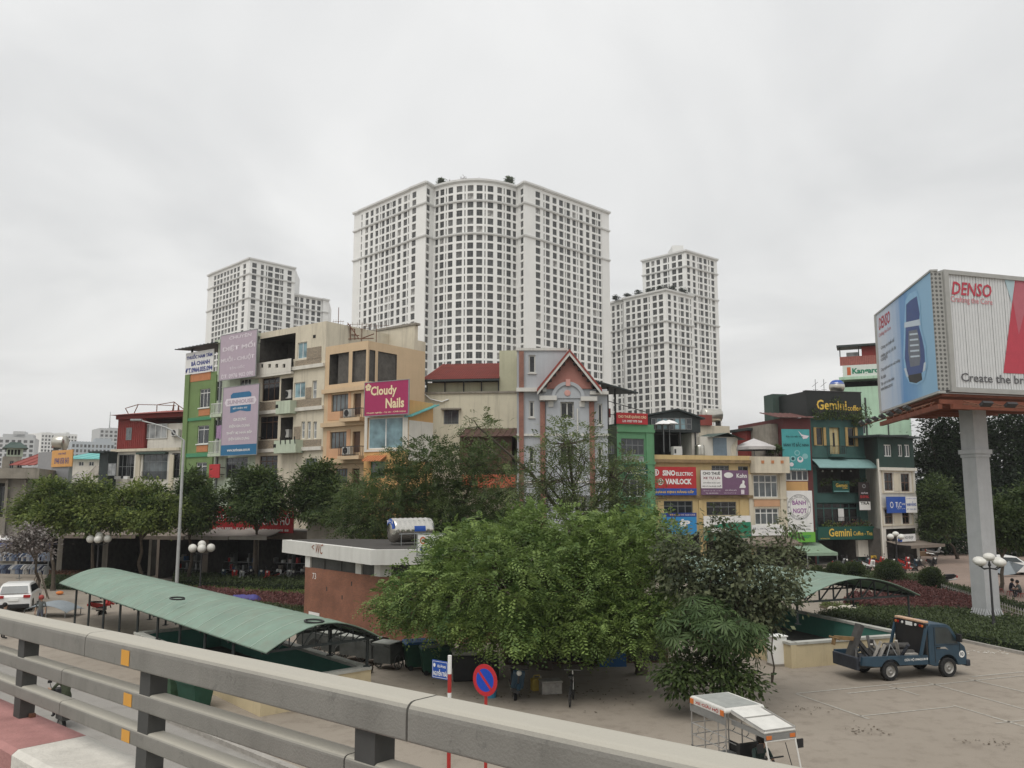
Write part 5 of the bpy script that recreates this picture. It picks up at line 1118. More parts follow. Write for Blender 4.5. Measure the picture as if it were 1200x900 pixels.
f.box('door_slit', 'black_paint', (u0 + u1) / 2 - .1, (u0 + u1) / 2 + .12, .19, .2, z0 + .9, z1 - .5)
balcony(f, 971.5, 522.5, 990, 535.5, 0.7, 'wall_teal')
for yy in (536.5, 549): ledge(f, f.uz(980, yy)[1], .22, .12, 'wall_teal')
mb = MB(); u0, u1 = -.15, f.uz(1025.5, 543, -1.2)[0]; za = f.uz(985, 538, 0)[1]; zf = f.uz(985, 548, -1.6)[1]; n = 6
for i in range(n):
	a, b = i / n, (i + 1) / n; fz = lambda q: za + (zf - za) * q ** 1.6
	mb.quad((u0, -1.6 * a, fz(a)), (u1, -1.6 * a, fz(a)), (u1, -1.6 * b, fz(b)), (u0, -1.6 * b, fz(b))); mb.quad((u0, -1.6 * b, fz(b) - .05), (u1, -1.6 * b, fz(b) - .05), (u1, -1.6 * a, fz(a) - .05), (u0, -1.6 * a, fz(a) - .05))
	for u in (u0, u1): mb.quad((u, -1.6 * a, fz(a)), (u, -1.6 * b, fz(b)), (u, -1.6 * b, fz(b) - .05), (u, -1.6 * a, fz(a) - .05))
t = thing('awning', 'pale teal curved sheet awning over the open coffee terrace', 'awning', mw=f.mw); mb.build('canopy', M('awning_teal', (0.20, 0.33, 0.32), 0.5, 0.1), t)
fr = MB()
for i in range(6): u = u0 + (u1 - u0) * i / 5; fr.tube((u, -1.5, zf), (u, 0, za - .5), .03, n=4)
fr.build('frame', 'iron_dark', t)
railing(f, 'railing', H[3][0], H[3][1], -.08, H[3][2] - .1, 1.0); railing(f, 'railing', H[4][0], H[4][1], -.08, H[4][2] - .1, .9); u0, u1, z0, z1 = H[4][:4]
window(f, u0, u1, z0, z1, cols=5, transom=.25, frame='wall_teal', pane='glass_black', y=.3, fw=.12)
f.pbox('notice', 'print_white', 984, 596, 990.5, 610.5, .2, .24)
M('bulb_white', (0.8, 0.8, 0.75), 0.4, 0.02)
for px in (964, 975, 987, 997, 1004): u, z = f.uz(px, 552, .8); f.part(MB().sphere((u, .8, z), .10, 8, 6), 'globe_lamp', 'bulb_white')
t = thing('roof_sign', 'black roof sign with gold letters half hidden by creepers', 'sign', mw=f.mw @ Matrix.Translation((0, -.3, zt)))
u0, u1, z0, z1 = f.r(945, 459.5, 1009.5, 489, -.3); h = z1 - zt
MB().box(u0, u1, 0, .4, .02, h).build('board', M('print_black', (0.015, 0.018, 0.017), 0.5, 0.15), t); MB().box(u0 - .05, u1 + .05, -.05, .45, h, h + .1).build('coping', 'iron_dark', t); MB().box(u0, u0 + .3, .4, 6, 0, h).build('side_board', 'print_black', t); MB().box(u1 - .3, u1, .4, 6, 0, h).build('side_board', 'print_black', t)
ug, zg = f.uz(972, 474.5, -.3); text(t, 'Gemini', f.uz(974.5, 474, -.3)[0], zg - zt, f.uz(991, 474, -.3)[0] - f.uz(956, 474, -.3)[0], 1.0, 'gold_paint', y=-.02, bold=.02); text(t, 'coffee', f.uz(1001, 477, -.3)[0], zg - zt - .25, f.uz(1009, 477, -.3)[0] - f.uz(993, 477, -.3)[0], .55, 'gold_paint', y=-.02, bold=.01)
GEM_ROOF = (f, u0, u1, zt, h)
mb = MB()
t = thing('roof_ball', 'white and blue ball tank on the coffee house roof', 'water tank', mw=f.mw @ Matrix.Translation((f.uz(981, 460, 2)[0], 2, f.uz(981, 453.5, 2)[1])))
MB().sphere((0, 0, 0), .78, 18, 12).build('ball', 'tank_steel', t, smooth=True); mb = MB(); n = 18
for i in range(n):
	for j in range(2):
		a0, a1 = 2 * math.pi * i / n, 2 * math.pi * (i + 1) / n; e = [.35, .7, 1.0]
		q = [(.79 * math.cos(b) * math.cos(a), .79 * math.cos(b) * math.sin(a), .79 * math.sin(b)) for a, b in ((a0, e[j]), (a1, e[j]), (a1, e[j + 1]), (a0, e[j + 1]))]; mb.quad(*q)
mb.build('blue_band', 'blue_sign', t, smooth=True); MB().tube((-.3, 0, -1.5), (-.3, 0, -.6), .05).tube((.3, 0, -1.5), (.3, 0, -.6), .05).build('stand', 'iron_dark', t)
for px, lab in ((956, 'left thin aerial on the coffee house roof'), (966, 'right thin aerial on the coffee house roof')):
	t = thing('roof_aerial', lab, 'aerial', mw=f.mw @ Matrix.Translation((f.uz(px, 462, 3)[0], 3, f.uz(px, 460, 3)[1]))); MB().tube((0, 0, -1), (0, 0, 1.4), .025, n=4).tube((-.4, 0, .6), (.3, 0, 1.1), .02, n=4).tube((-.3, 0, .3), (.3, 0, .3), .02, n=4).build('mast', 'iron_dark', t)
s = sign(f, 'long dark green shop board with gold coffee house lettering', 958.5, 617, 1024.8, 632.3, 'print_darkgreen', 1.0, [('Gemini', 0.39, 0.45, 0.40, 0.62, 'gold_paint', 0.02), ('Coffee - Tea', 0.79, 0.54, 0.34, 0.32, 'gold_paint', 0.01), ('44 Trường Chinh', 0.12, 0.9, 0.16, 0.12, 'gold_paint', 0.01)])
s = sign(f, 'small dark green board with gold lettering on the middle terrace', 976, 563.5, 995.5, 577, 'print_darkgreen', 0.5, [('Gemini', 0.52, 0.38, 0.7, 0.32, 'gold_paint', 0.02), ('Coffee', 0.72, 0.62, 0.3, 0.13, 'gold_paint', 0.01)]); panel(s, 'foot_line', 'print_aqua', 0.5, 0.9, 0.9, 0.06)
s = sign(f, 'tall narrow dark banner at the right edge of the coffee house', 1006.5, 565, 1019.5, 598, M('print_umber', (0.04, 0.03, 0.03), 0.5, 0.2), 0.9, [('GIẢM', 0.5, 0.38, 0.6, 0.07, 'print_pale', 0.02), ('50%', 0.5, 0.52, 0.8, 0.10, 'print_red', 0.03)], cat='banner', name='banner'); panel(s, 'white_foot', 'print_white', 0.5, 0.84, 1.0, 0.30); disc(s, 'round_mark', 'print_grey', 0.5, 0.14, .2, .2, ring=.6)
text(s, 'TRÀ', 0, s['h'] * .26, s['w'] * .8, s['h'] * .12, 'black_paint', y=-.015, bold=.03)
f.pbox('side_pier', 'wall_white', 1003, 633, 1016, 652, -.4, .0); f.pbox('menu_board', 'yellow_paint', 1012, 650, 1018, 657, -1.2, -1.1)
# white house with dark green top floor
M('wall_darkgreen', (0.022, 0.05, 0.042), 0.75, 0.14, 0.8, streak=0.2)
A = at(1031, 560, 81); B = at(1072.5, 560, 84); f = Facade(A, B); f.root = thing('corner_house', 'white corner house with dark green top floor right of the coffee house', 'building', mw=f.mw)
S0 = at(1012.5, 560, 88); fs = Facade(S0, A, f.root)
zg = f.uz(1050, 548)[1]; zt = f.uz(1050, 513)[1]
ws = [(1036.5, 554, 1046.5, 575), (1056, 555, 1066, 576), (1037, 597, 1046.5, 614), (1057.5, 597, 1066, 614)]
mb = wall_mesh(f.W, 0, zg, [f.r(*w) for w in ws] + [shopfront(f, .5, f.W - .5)]); mb.quad((f.W, 0, 0), (f.W, 8, 0), (f.W, 8, zg), (f.W, 0, zg)); f.part(mb, 'wall', ['wall_white', 'room_inside'])
mb = wall_mesh(fs.W, 0, zg, []); fs.part(mb, 'wall', 'wall_white')
mb = wall_mesh(f.W, zg + .01, zt, [f.r(1036, 521, 1045, 535), f.r(1052.5, 521, 1058, 535), f.r(1060, 521, 1066.5, 535.5)]); mb.quad((f.W, 0, zg), (f.W, 8, zg), (f.W, 8, zt), (f.W, 0, zt)); f.part(mb, 'top_floor', 'wall_darkgreen'); mb = wall_mesh(fs.W, zg + .01, zt, []); fs.part(mb, 'top_floor', 'wall_darkgreen')
for q, c in (((1036, 521, 1045, 535), 3), ((1052.5, 521, 1058, 535), 2), ((1060, 521, 1066.5, 535.5), 2)): pwin(f, *q, cols=c, frame='frame_white', pane='glass', fw=.1)
for w in ws: pwin(f, *w, cols=2, rows=2, frame='frame_brown', pane='glass_black', fw=.1)
for y0, y1 in ((551.5, 578), (594, 616)):
	u0, u1, z0, z1 = f.r(1033.5, y0, 1069.5, y1); f.part(MB().box(u0, u1, -.09, .01, z1 - .12, z1).box(u0, u1, -.09, .01, z0, z0 + .12).box(u0, u0 + .12, -.085, .01, z0 + .12, z1 - .12).box(u1 - .12, u1, -.085, .01, z0 + .12, z1 - .12), 'surround', 'wall_cream')
	f.pbox('wood_panel', 'wall_cream', 1047.5, y0 + 3, 1055, y1 - 2.5, -.05, .01)
ledge(f, zg - .3, .3, .25, 'wall_white'); f.box('roof_edge', 'sheet_dark', -.4, f.W + .6, -.5, 8, zt + .003, zt + .2); fs.box('roof_edge', 'sheet_dark', 0, fs.W - .45, -.3, 3, zt + .006, zt + .19)
fs.box('corner_pier', 'wall_white', fs.W - .5, fs.W + .05, -.12, .0, 0, zg + .8)
s = sign(f, 'blue and white office board on the white corner house', 1039.5, 582, 1074.5, 601, 'blue_sign', 0.5, [('TLC', 0.37, 0.5, 0.20, 0.34, 'print_white', 0.01), ('LAWYERS', 0.54, 0.46, 0.12, 0.12, 'print_white', 0.01), ('luật sư - tư vấn', 0.46, 0.74, 0.26, 0.08, 'print_white', 0.01)])
panel(s, 'white_half', 'print_white', 0.81, 0.5, 0.38, 1.0); text(s, 'NAM HẰNG', .31 * s['w'], .56 * s['h'], .32 * s['w'], .3 * s['h'], 'blue_sign', y=-.016, bold=.03); text(s, 'KHÁCH SẠN', .31 * s['w'], .88 * s['h'], .3 * s['w'], .08 * s['h'], 'blue_sign', y=-.016); text(s, 'ĐT: 3564 1824', .31 * s['w'], .22 * s['h'], .3 * s['w'], .09 * s['h'], 'blue_sign', y=-.016)
disc(s, 'scales_emblem', 'print_white', 0.15, 0.5, .26, .3, -.012, 20, ring=.7)
s = sign(f, 'small blue and white board above the bike shop awning', 1052, 626, 1073, 634.5, 'print_white', 0.9, [('XE ĐẠP', 0.62, 0.5, 0.5, 0.5, 'print_grey', 0.03)]); panel(s, 'blue_end', 'blue_sign', 0.12, 0.5, 0.24, 1.0)
awning(f, 'brown fabric awning over the bike shop below the office board', 1038, 634, 1078, 640, 2.6, 'awning_brown')
# tall mint green house behind
M('wall_mint', (0.42, 0.60, 0.45), 0.8, 0.08, 0.6, streak=0.45, dirt=(0.12, 0.17, 0.12))
f = frontage('tall_house', 'tall mint green house with a red roof storey behind the coffee house', 986, 104, 1064, 101, row=440)
zt = f.uz(1010, 453)[1]; body(f, zt, 4, 'wall_mint', [f.r(1010, 497, 1014, 508)]); pwin(f, 1010, 497, 1014, 508, frame='frame_grey')
ue = f.uz(1031, 430)[0]; u0 = -.1
_, z44 = f.uz(1008, 444.5); _, z17 = f.uz(1008, 417); _, z27 = f.uz(1008, 427.3); _, z06 = f.uz(1008, 406)
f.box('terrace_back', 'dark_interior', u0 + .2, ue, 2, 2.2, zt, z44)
for u in (u0 + .05, ue - .3): f.box('terrace_post', 'wall_mint', u, u + .3, .05, .35, zt, z44)
f.box('upper_slab', 'wall_mint', u0 - .2, ue, -.4, 2.2, z44, z44 + .35)
rb = MB()
for i in range(22): u = u0 + (ue - u0) * i / 22; rb.box(u, u + (ue - u0) / 22 * .86, .0, .06, z27, z17)
f.part(rb, 'red_slats', M('slat_red', (0.34, 0.12, 0.10), 0.7, 0.2, 3)); f.box('slat_back', 'steel_rust', u0, ue, .08, .12, z27, z17)
f.box('top_room', 'wall_red', ue - 2.0, ue, .1, 2.1, z17 + .01, z06); f.box('top_glazing', 'glass_curtain', ue - 3.8, ue - 2.3, .6, .66, z17, z06 - .6)
for u in (u0, u0 + 2.2): f.box('top_post', 'iron_dark', u, u + .12, 0, .12, z17, z06)
f.box('top_roof', 'sheet_dark', u0 - .3, ue + .1, -.5, 2.2, z06, z06 + .25)
s = sign(f, 'white roof board with green brand lettering on the mint house', 987.5, 427.5, 1031, 442.5, M('print_mint', (0.62, 0.68, 0.62), 0.6, 0.05), .3, [('Kangaroo', 0.68, 0.52, 0.84, 0.56, 'print_green', 0.04), ('1', 0.17, 0.45, 0.10, 0.62, M('print_rust', (0.5, 0.12, 0.04), 0.5), 0.06)])
for q in ((1014, 466, 1016, 515), (1040, 480, 1041.5, 512)): f.pbox('drain_pipe', 'iron_dark', *q, -.12, -.04)
f.pbox('band', 'wall_mint', 1012, 487, 1062, 489, -.12, 0)
# ground floor strip of the left row
FL = frontage('shop_arcade', 'low dark shop arcade under the trees along the left', 185, 68.5, 362, 65, row=620)
zt = FL.uz(270, 622)[1]; n = 3; hs = [(FL.W * i / n + .25, FL.W * (i + 1) / n - .25, .02, zt - .6, 4.5, True) for i in range(n)]
mb = wall_mesh(FL.W, 0, zt, hs); FL.part(mb, 'wall', ['awning_brown', 'room_inside'])
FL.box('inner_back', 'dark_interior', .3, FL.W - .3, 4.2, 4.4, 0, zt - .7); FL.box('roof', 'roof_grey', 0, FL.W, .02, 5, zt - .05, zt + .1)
for (a, b, m, lab) in ((190, 240, 'awning_brown', 'brown sheet awning left of the street lamp in the arcade'), (241, 290, 'cloth_grey', 'grey sheet awning left half under the red shop sign'), (291, 334, 'cloth_grey', 'grey sheet awning right half under the red shop sign')): awning(FL, lab, a, 617, b, 628.5, 2.6, m)
s = sign(FL, 'long red shop sign with white watch shop lettering behind the trees', 241, 594, 344, 624, 'print_red', .5, [('QUẠT ĐIỆN', 0.22, 0.42, 0.34, 0.42, 'print_white', 0.015), ('ĐỒNG HỒ', 0.78, 0.45, 0.36, 0.5, 'print_white', 0.015), ('19 - 0463 8883 - 0912 6889', 0.3, 0.86, 0.5, 0.12, 'print_white', 0.02), ('ĐT: 3853 68 88', 0.8, 0.9, 0.3, 0.1, 'print_white', 0.02)])
FL2 = frontage('shop_arcade', 'low market hall with grey awnings behind the left trees', 30, 72, 186, 70)
zt = FL2.uz(110, 618)[1]; hs = [(FL2.W * i / 3 + .25, FL2.W * (i + 1) / 3 - .25, .02, zt - .5, 4.5, True) for i in range(3)]
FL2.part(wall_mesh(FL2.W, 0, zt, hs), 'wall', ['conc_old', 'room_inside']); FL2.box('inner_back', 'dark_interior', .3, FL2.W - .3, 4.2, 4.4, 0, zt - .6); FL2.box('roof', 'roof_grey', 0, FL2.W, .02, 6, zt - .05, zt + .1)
for a, b, m, lab in ((62, 100, 'cloth_grey', 'pale awning behind the globe lamp in the market'), (101, 150, 'awning_brown', 'brown awning right of the globe lamp in the market'), (151, 185, 'awning_brown', 'dark awning left of the tall street lamp')): awning(FL2, lab, a, 612, b, 627, 3.0, m)
FL3 = frontage('shop_arcade', 'dark low shops behind the trees in the middle', 364, 62, 500, 62); zt = FL3.uz(430, 612)[1]
FL3.part(wall_mesh(FL3.W, 0, zt, [(.4, FL3.W / 2 - .2, .02, 3.2, 3, True), (FL3.W / 2 + .2, FL3.W - .4, .02, 3.2, 3, True)]), 'wall', ['conc_old', 'room_inside']); FL3.box('roof', 'roof_grey', 0, FL3.W, .02, 3, zt - .05, zt + .1)
# flyover edge: deck, kerb and railing
M('rail_grey', (0.215, 0.206, 0.185), 0.68, 0.09, 3.0, spec=0.35, streak=0.5, dirt=(0.105, 0.1, 0.088), bump=0.2, bscale=90)
M('post_grey', (0.06, 0.06, 0.057), 0.7, 0.14, 4.0)
M('kerb_red', (0.38, 0.19, 0.175), 0.85, 0.16, 4.0, bump=0.4, bscale=40); M('kerb_white', (0.60, 0.575, 0.52), 0.85, 0.12, 5.0, streak=0.25, bump=0.4, bscale=40)
M('sticker_orange', (0.62, 0.30, 0.04), 0.4, 0.08); M('deck_concrete', (0.30, 0.29, 0.27), 0.9, 0.15)
def scuffed():
	m = MATS['rail_grey']; t = m.node_tree; b = t.nodes['Principled BSDF']; src = b.inputs['Base Color'].links[0].from_socket
	tcn = t.nodes.new('ShaderNodeTexCoord'); n = t.nodes.new('ShaderNodeTexNoise'); n.inputs['Scale'].default_value = 5.5; n.inputs['Detail'].default_value = 9; n.inputs['Roughness'].default_value = 0.8; n.inputs['Distortion'].default_value = 1.5
	r = t.nodes.new('ShaderNodeValToRGB'); r.color_ramp.elements[0].position = 0.56; r.color_ramp.elements[0].color = (0, 0, 0, 1); r.color_ramp.elements[1].position = 0.66; r.color_ramp.elements[1].color = (0.6, 0.6, 0.6, 1)
	mx = t.nodes.new('ShaderNodeMix'); mx.data_type = 'RGBA'; mx.inputs['B'].default_value = (0.12, 0.117, 0.107, 1)
	t.links.new(tcn.outputs['Object'], n.inputs['Vector']); t.links.new(n.outputs['Fac'], r.inputs['Fac']); t.links.new(r.outputs['Color'], mx.inputs['Factor']); t.links.new(src, mx.inputs['A']); t.links.new(mx.outputs['Result'], b.inputs['Base Color'])
scuffed()
def paled_tops(name, top_pale, amount=.85):
	"""overhead light painted in: a paler colour on whatever faces up"""
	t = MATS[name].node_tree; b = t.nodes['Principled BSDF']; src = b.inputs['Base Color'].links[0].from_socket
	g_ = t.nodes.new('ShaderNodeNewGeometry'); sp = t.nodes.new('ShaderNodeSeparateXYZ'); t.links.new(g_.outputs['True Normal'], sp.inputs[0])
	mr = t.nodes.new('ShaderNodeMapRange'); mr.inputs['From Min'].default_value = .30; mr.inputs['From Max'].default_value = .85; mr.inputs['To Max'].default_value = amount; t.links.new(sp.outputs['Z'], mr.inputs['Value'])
	mx = t.nodes.new('ShaderNodeMix'); mx.data_type = 'RGBA'; mx.inputs['B'].default_value = (*top_pale, 1); t.links.new(mr.outputs[0], mx.inputs['Factor']); t.links.new(src, mx.inputs['A']); t.links.new(mx.outputs['Result'], b.inputs['Base Color'])
paled_tops('rail_grey', (0.46, 0.435, 0.37))  # rail tops coloured paler, as if lit from above
def fly_extr(prof, s0, s1, mb=None, mi=0):
	"""outline in (n, z) swept along the flyover from s0 to s1"""
	mb = mb or MB(); k = len(prof)
	vs = [fly(s0, a, b) for a, b in prof] + [fly(s1, a, b) for a, b in prof]
	return mb.add(vs, [tuple(range(k)), tuple(range(2 * k - 1, k - 1, -1))] + [((i + 1) % k, i, k + i, k + (i + 1) % k) for i in range(k)], mi)
def rounded(n0, n1, z0, z1, r, r2=None):
	pts = []; r2 = r2 or r * 0.4
	for (cn, cz_, a0, rr) in ((n1 - r2, z0 + r2, -90, r2), (n1 - r, z1 - r, 0, r), (n0 + r, z1 - r, 90, r), (n0 + r2, z0 + r2, 180, r2)):
		for k in range(5): a = rad(a0 + 22.5 * k); pts.append((cn + rr * math.cos(a), cz_ + rr * math.sin(a)))
	return pts
dk = MB(); fly_extr([(-9, -1.85), (2.0, -1.85), (2.0, -2.9), (-9, -2.9)], -14, 60, dk); struct('flyover_deck', dk, 'deck_concrete')
kt = thing('flyover_kerb', 'concrete kerb of the flyover painted in red and white blocks', 'kerb'); kt['kind'] = 'structure'; del kt['category']
KERB_S = 6.53
KP = [(2.0, -2.8), (2.5, -2.8), (2.5, -1.56), (2.48, -1.54), (2.04, -1.54), (2.0, -1.57)]
for i in range(-4, 6):
	s0 = KERB_S + (i) * 2.4
	fly_extr(KP, s0 + .004, s0 + 2.396).build('kerb_block', 'kerb_red' if i % 2 == 0 else 'kerb_white', kt)
rt = thing('bridge_railing', 'grey painted steel railing with three rails along the flyover', 'railing')
for a, b in ((-4.2, -0.78), (-0.77, 2.73), (2.744, 6.17), (6.18, 9.6), (9.61, 13.0), (13.01, 16.4)):
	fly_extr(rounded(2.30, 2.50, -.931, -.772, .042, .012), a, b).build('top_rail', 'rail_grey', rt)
for a, b in ((-3.6, -.25), (-.24, 3.195), (3.206, 6.65), (6.66, 10.1), (10.11, 13.5), (13.51, 16.4)):
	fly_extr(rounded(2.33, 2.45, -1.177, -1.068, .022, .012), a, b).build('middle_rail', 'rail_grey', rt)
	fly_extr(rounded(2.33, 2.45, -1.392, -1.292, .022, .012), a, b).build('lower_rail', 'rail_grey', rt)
for s in (0.8, 3.06, 5.28, 7.58, 9.88, 12.2, 14.5):
	mb = MB(); fly_extr([(2.335, -1.54), (2.445, -1.54), (2.445, -.932), (2.335, -.932)], s - .072, s + .072, mb)
	mb.build('post', 'post_grey', rt)
	for q in (-.1, .1): fly_extr([(2.40, -1.539), (2.44, -1.539), (2.44, -1.51), (2.40, -1.51)], s + q - .02, s + q + .02).build('anchor_bolt', 'steel_rust', rt)
for z0, z1, n0 in ((-.915, -.822, 2.298), (-1.168, -1.092, 2.328), (-1.383, -1.313, 2.328)):
	fly_extr([(n0, z0), (n0, z1), (n0 - .002, z1), (n0 - .002, z0)], 5.44, 5.56).build('reflector', 'sticker_orange', rt)
# green shelters over the subway stairs
def shelter_material(name, c):
	m = M(name, c, 0.5, 0.16, 0.7, spec=0.4, streak=0.0); t = m.node_tree; b = t.nodes['Principled BSDF']; o = t.nodes['Material Output']
	src = b.inputs['Base Color'].links[0].from_socket
	n = t.nodes.new('ShaderNodeTexNoise'); n.inputs['Scale'].default_value = 1.6; n.inputs['Detail'].default_value = 8; n.inputs['Roughness'].default_value = 0.75
	tcn = t.nodes.new('ShaderNodeTexCoord'); t.links.new(tcn.outputs['Object'], n.inputs['Vector'])
	r = t.nodes.new('ShaderNodeValToRGB'); r.color_ramp.elements[0].position = 0.42; r.color_ramp.elements[0].color = (0, 0, 0, 1); r.color_ramp.elements[1].position = 0.72; r.color_ramp.elements[1].color = (.65, .65, .65, 1)
	mx = t.nodes.new('ShaderNodeMix'); mx.data_type = 'RGBA'; mx.inputs['B'].default_value = (0.25, 0.27, 0.21, 1)
	t.links.new(n.outputs['Fac'], r.inputs['Fac']); t.links.new(r.outputs['Color'], mx.inputs['Factor']); t.links.new(src, mx.inputs['A']); t.links.new(mx.outputs['Result'], b.inputs['Base Color'])
	tr = t.nodes.new('ShaderNodeBsdfTranslucent'); ms = t.nodes.new('ShaderNodeMixShader'); ms.inputs[0].default_value = .22
	t.links.new(mx.outputs['Result'], tr.inputs['Color']); t.links.new(b.outputs[0], ms.inputs[1]); t.links.new(tr.outputs[0], ms.inputs[2]); t.links.new(ms.outputs[0], o.inputs['Surface'])
shelter_material('shelter_green', (0.245, 0.355, 0.28))
M('steel_black', (0.03, 0.037, 0.037), 0.55, 0.2, 3); M('parapet_cream', (0.56, 0.47, 0.30), 0.85, 0.08, 1.5, streak=0.35, dirt=(0.16, 0.13, 0.08)); M('parapet_teal', (0.06, 0.19, 0.15), 0.7, 0.1, 1.0); M('coping_grey', (0.42, 0.42, 0.38), 0.85, 0.18, 2.0, streak=0.4)
M('stair_dark', (0.06, 0.06, 0.055), 0.9, 0.2); M('seam_white', (0.36, 0.45, 0.385), 0.6, 0.08)
def shelter(name, label, A, a, b, L_, span, rise, ze, n, post_near, post_far, zpar=1.0, truss=True, par_len=99):
	"""A = eave corner at the open end; a = unit vector along the roof, b = across it"""
	t = thing(name, label, 'shelter', (A.x, A.y, 0)); a = Vector((a[0], a[1], 0)).normalized(); b = Vector((b[0], b[1], 0)).normalized()
	K = 12
	def pt(s, q, dz=0.0):   # s along, q 0..1 across
		zz = ze + rise * (math.sin(math.pi * (0.06 + q * 0.88)) - math.sin(math.pi * .06)) / (1 - math.sin(math.pi * .06))
		p = a * s + b * (span * q); return Vector((p.x, p.y, zz + dz))
	for i in range(n):
		s0, s1 = L_ * i / n + .012, L_ * (i + 1) / n - .012; mb = MB()
		for k in range(K):
			q0, q1 = k / K, (k + 1) / K
			mb.quad(pt(s0, q0, .03), pt(s0, q1, .03), pt(s1, q1, .03), pt(s1, q0, .03)); mb.quad(pt(s0, q0), pt(s1, q0), pt(s1, q1), pt(s0, q1))
		for s in (s0, s1):
			for k in range(K): mb.quad(pt(s, k / K), pt(s, (k + 1) / K), pt(s, (k + 1) / K, .03), pt(s, k / K, .03))
		mb.build('roof_panel', 'shelter_green', t)
		if i > 0:
			sm = MB(); s = L_ * i / n
			for k in range(K): sm.beam(pt(s, k / K, .035), pt(s, (k + 1) / K, .035), .035, .02)
			sm.build('seam_strip', 'seam_white', t)
	tr = MB()
	for q in (0.03, 0.97): tr.beam(pt(0.15, q, -.08), pt(L_ - .15, q, -.08), .08, .1)
	tr.beam(pt(0.15, .5, -.05), pt(L_ - .15, .5, -.05), .06, .08); tr.build('purlin', 'steel_black', t)
	rows = list(post_near)
	for s in sorted(set([0.35] + [L_ - .35] + rows)):
		tb = MB()
		for k in range(K): tb.beam(pt(s, k / K, -.05), pt(s, (k + 1) / K, -.05), .06, .07)
		zc_ = ze - .02; p0, p1 = pt(s, .05), pt(s, .95); p0.z = p1.z = zc_; tb.beam(p0, p1, .06, .08)
		if truss:
			for k in range(1, 9):
				q = k / 9; c = pt(s, q, -.06); d = Vector((c.x, c.y, zc_)); tb.beam(c, d, .035, .035); e = pt(s, q + 1 / 9 if k < 8 else q, -.06); tb.beam(d, e, .03, .03)
		tb.build('arch_truss', 'steel_black', t)
	for s, q in [(s, .05) for s in post_near] + [(s, .95) for s in post_far]:
		p = pt(s, q); zp = zpar if s < par_len else 0.0; MB().tube((p.x, p.y, zp), (p.x, p.y, ze + .02), .055, n=8).box(p.x - .12, p.x + .12, p.y - .12, p.y + .12, zp, zp + .03).build('post', 'steel_black', t)
	return t, pt
def parapet_box(name, label, corners, h, wall='parapet_cream', inner='parapet_teal', th=.25, open_edge=None):
	"""four walls standing on the paving round the stair well, each with a coping"""
	t = thing(name, label, 'wall', (corners[0].x, corners[0].y, 0)); o = Vector((corners[0].x, corners[0].y, 0))
	c = [Vector((p.x, p.y, 0)) - o for p in corners]; n = len(c)
	ctr = sum(c, Vector()) / n
	for i in range(n):
		if i == open_edge: continue
		p, q = c[i], c[(i + 1) % n]; d = (q - p).normalized(); s = Vector((-d.y, d.x, 0));
		if (ctr - p).dot(s) < 0: s = -s
		e = d * (.0 if i % 2 else th + .005)
		P, Q = p + e, q - e
		mb = MB(); mb.add([P, Q, Q + s * th, P + s * th] + [x + Vector((0, 0, h - .1)) for x in (P, Q, Q + s * th, P + s * th)], [(0, 1, 5, 4), (1, 2, 6, 5), (3, 0, 4, 7), (4, 5, 6, 7)]); mb.add([Q + s * th, P + s * th, P + s * th + Vector((0, 0, h - .1)), Q + s * th + Vector((0, 0, h - .1))], [(0, 1, 2, 3)], 1)
		w = mb.build('wall', [wall, inner], t)
		cm = MB(); o2 = .04; z0, z1 = h - .098, h
		cm.add([x + Vector((0, 0, z)) for z in (z0, z1) for x in (P - s * o2, Q - s * o2, Q + s * (th + o2), P + s * (th + o2))], [(3, 2, 1, 0), (4, 5, 6, 7), (0, 1, 5, 4), (1, 2, 6, 5), (2, 3, 7, 6), (3, 0, 4, 7)]); cm.build('coping', 'coping_grey', w)
	mb = MB(); mb.add([p.lerp(ctr, .05) + Vector((0, 0, .02)) for p in c], [tuple(range(n))]); mb.build('stair_floor', 'stair_dark', t)
	return t
aL = (-0.655, 0.755); bL = (0.755, 0.655)
A1 = gnd(312, 766, 2.0)
near = [3.0 + 2.55 * i for i in range(9)]
shelter('subway_shelter', 'long green barrel roof shelter on black posts over the left subway stairs', A1, aL, bL, 26.3, 4.2, .70, 2.0, 22, near, [.6, 3.2] + near[2:], 1.0, par_len=13.2)
va, vb = Vector((aL[0], aL[1], 0)), Vector((bL[0], bL[1], 0)); c0 = Vector((A1.x, A1.y, 0)) + vb * .1 + va * .5
parapet_box('stair_parapet', 'cream parapet with mouldy coping round the left subway stairs', [c0, c0 + va * 12.8, c0 + va * 12.8 + vb * 4.0, c0 + vb * 4.0], 1.0)
for px, py, zz, lab, r0 in ((208, 703, 2.66, 'black hose hoop lying in the middle of the long green roof', .42), (368, 730, 2.68, 'black hose hoop lying at the near end of the long green roof', .40)):
	p = gnd(px, py, zz); mb = MB(); n = 20; e = Vector((.80, -.60, 0)); g_ = Vector((.5, .66, .05))
	for i in range(n):
		if px < 300 and i in (1, 2, 3): continue
		a0, a1 = 2 * math.pi * i / n, 2 * math.pi * (i + 1) / n; mb.tube(e * r0 * math.cos(a0) + g_ * .26 * math.sin(a0) + Vector((0, 0, .06)), e * r0 * math.cos(a1) + g_ * .26 * math.sin(a1) + Vector((0, 0, .06)), .035, n=6)
	o = mb.build('hose_hoop', 'black_paint'); o.location = p; tag(o, lab, 'hose')
aR = (-.37, .93); bR = (.93, .37)
A2 = gnd(933, 707, 2.0)
shelter('subway_shelter', 'green arched shelter with truss end behind the tow truck', A2, aR, bR, 15.5, 7.5, .95, 2.0, 13, [.4, 4, 7.6, 11.2, 15], [.4, 4, 7.6, 11.2, 15], 1.0)
p = Vector((A2.x, A2.y, 0)) + Vector((.93, .37, 0)) * 3.3;
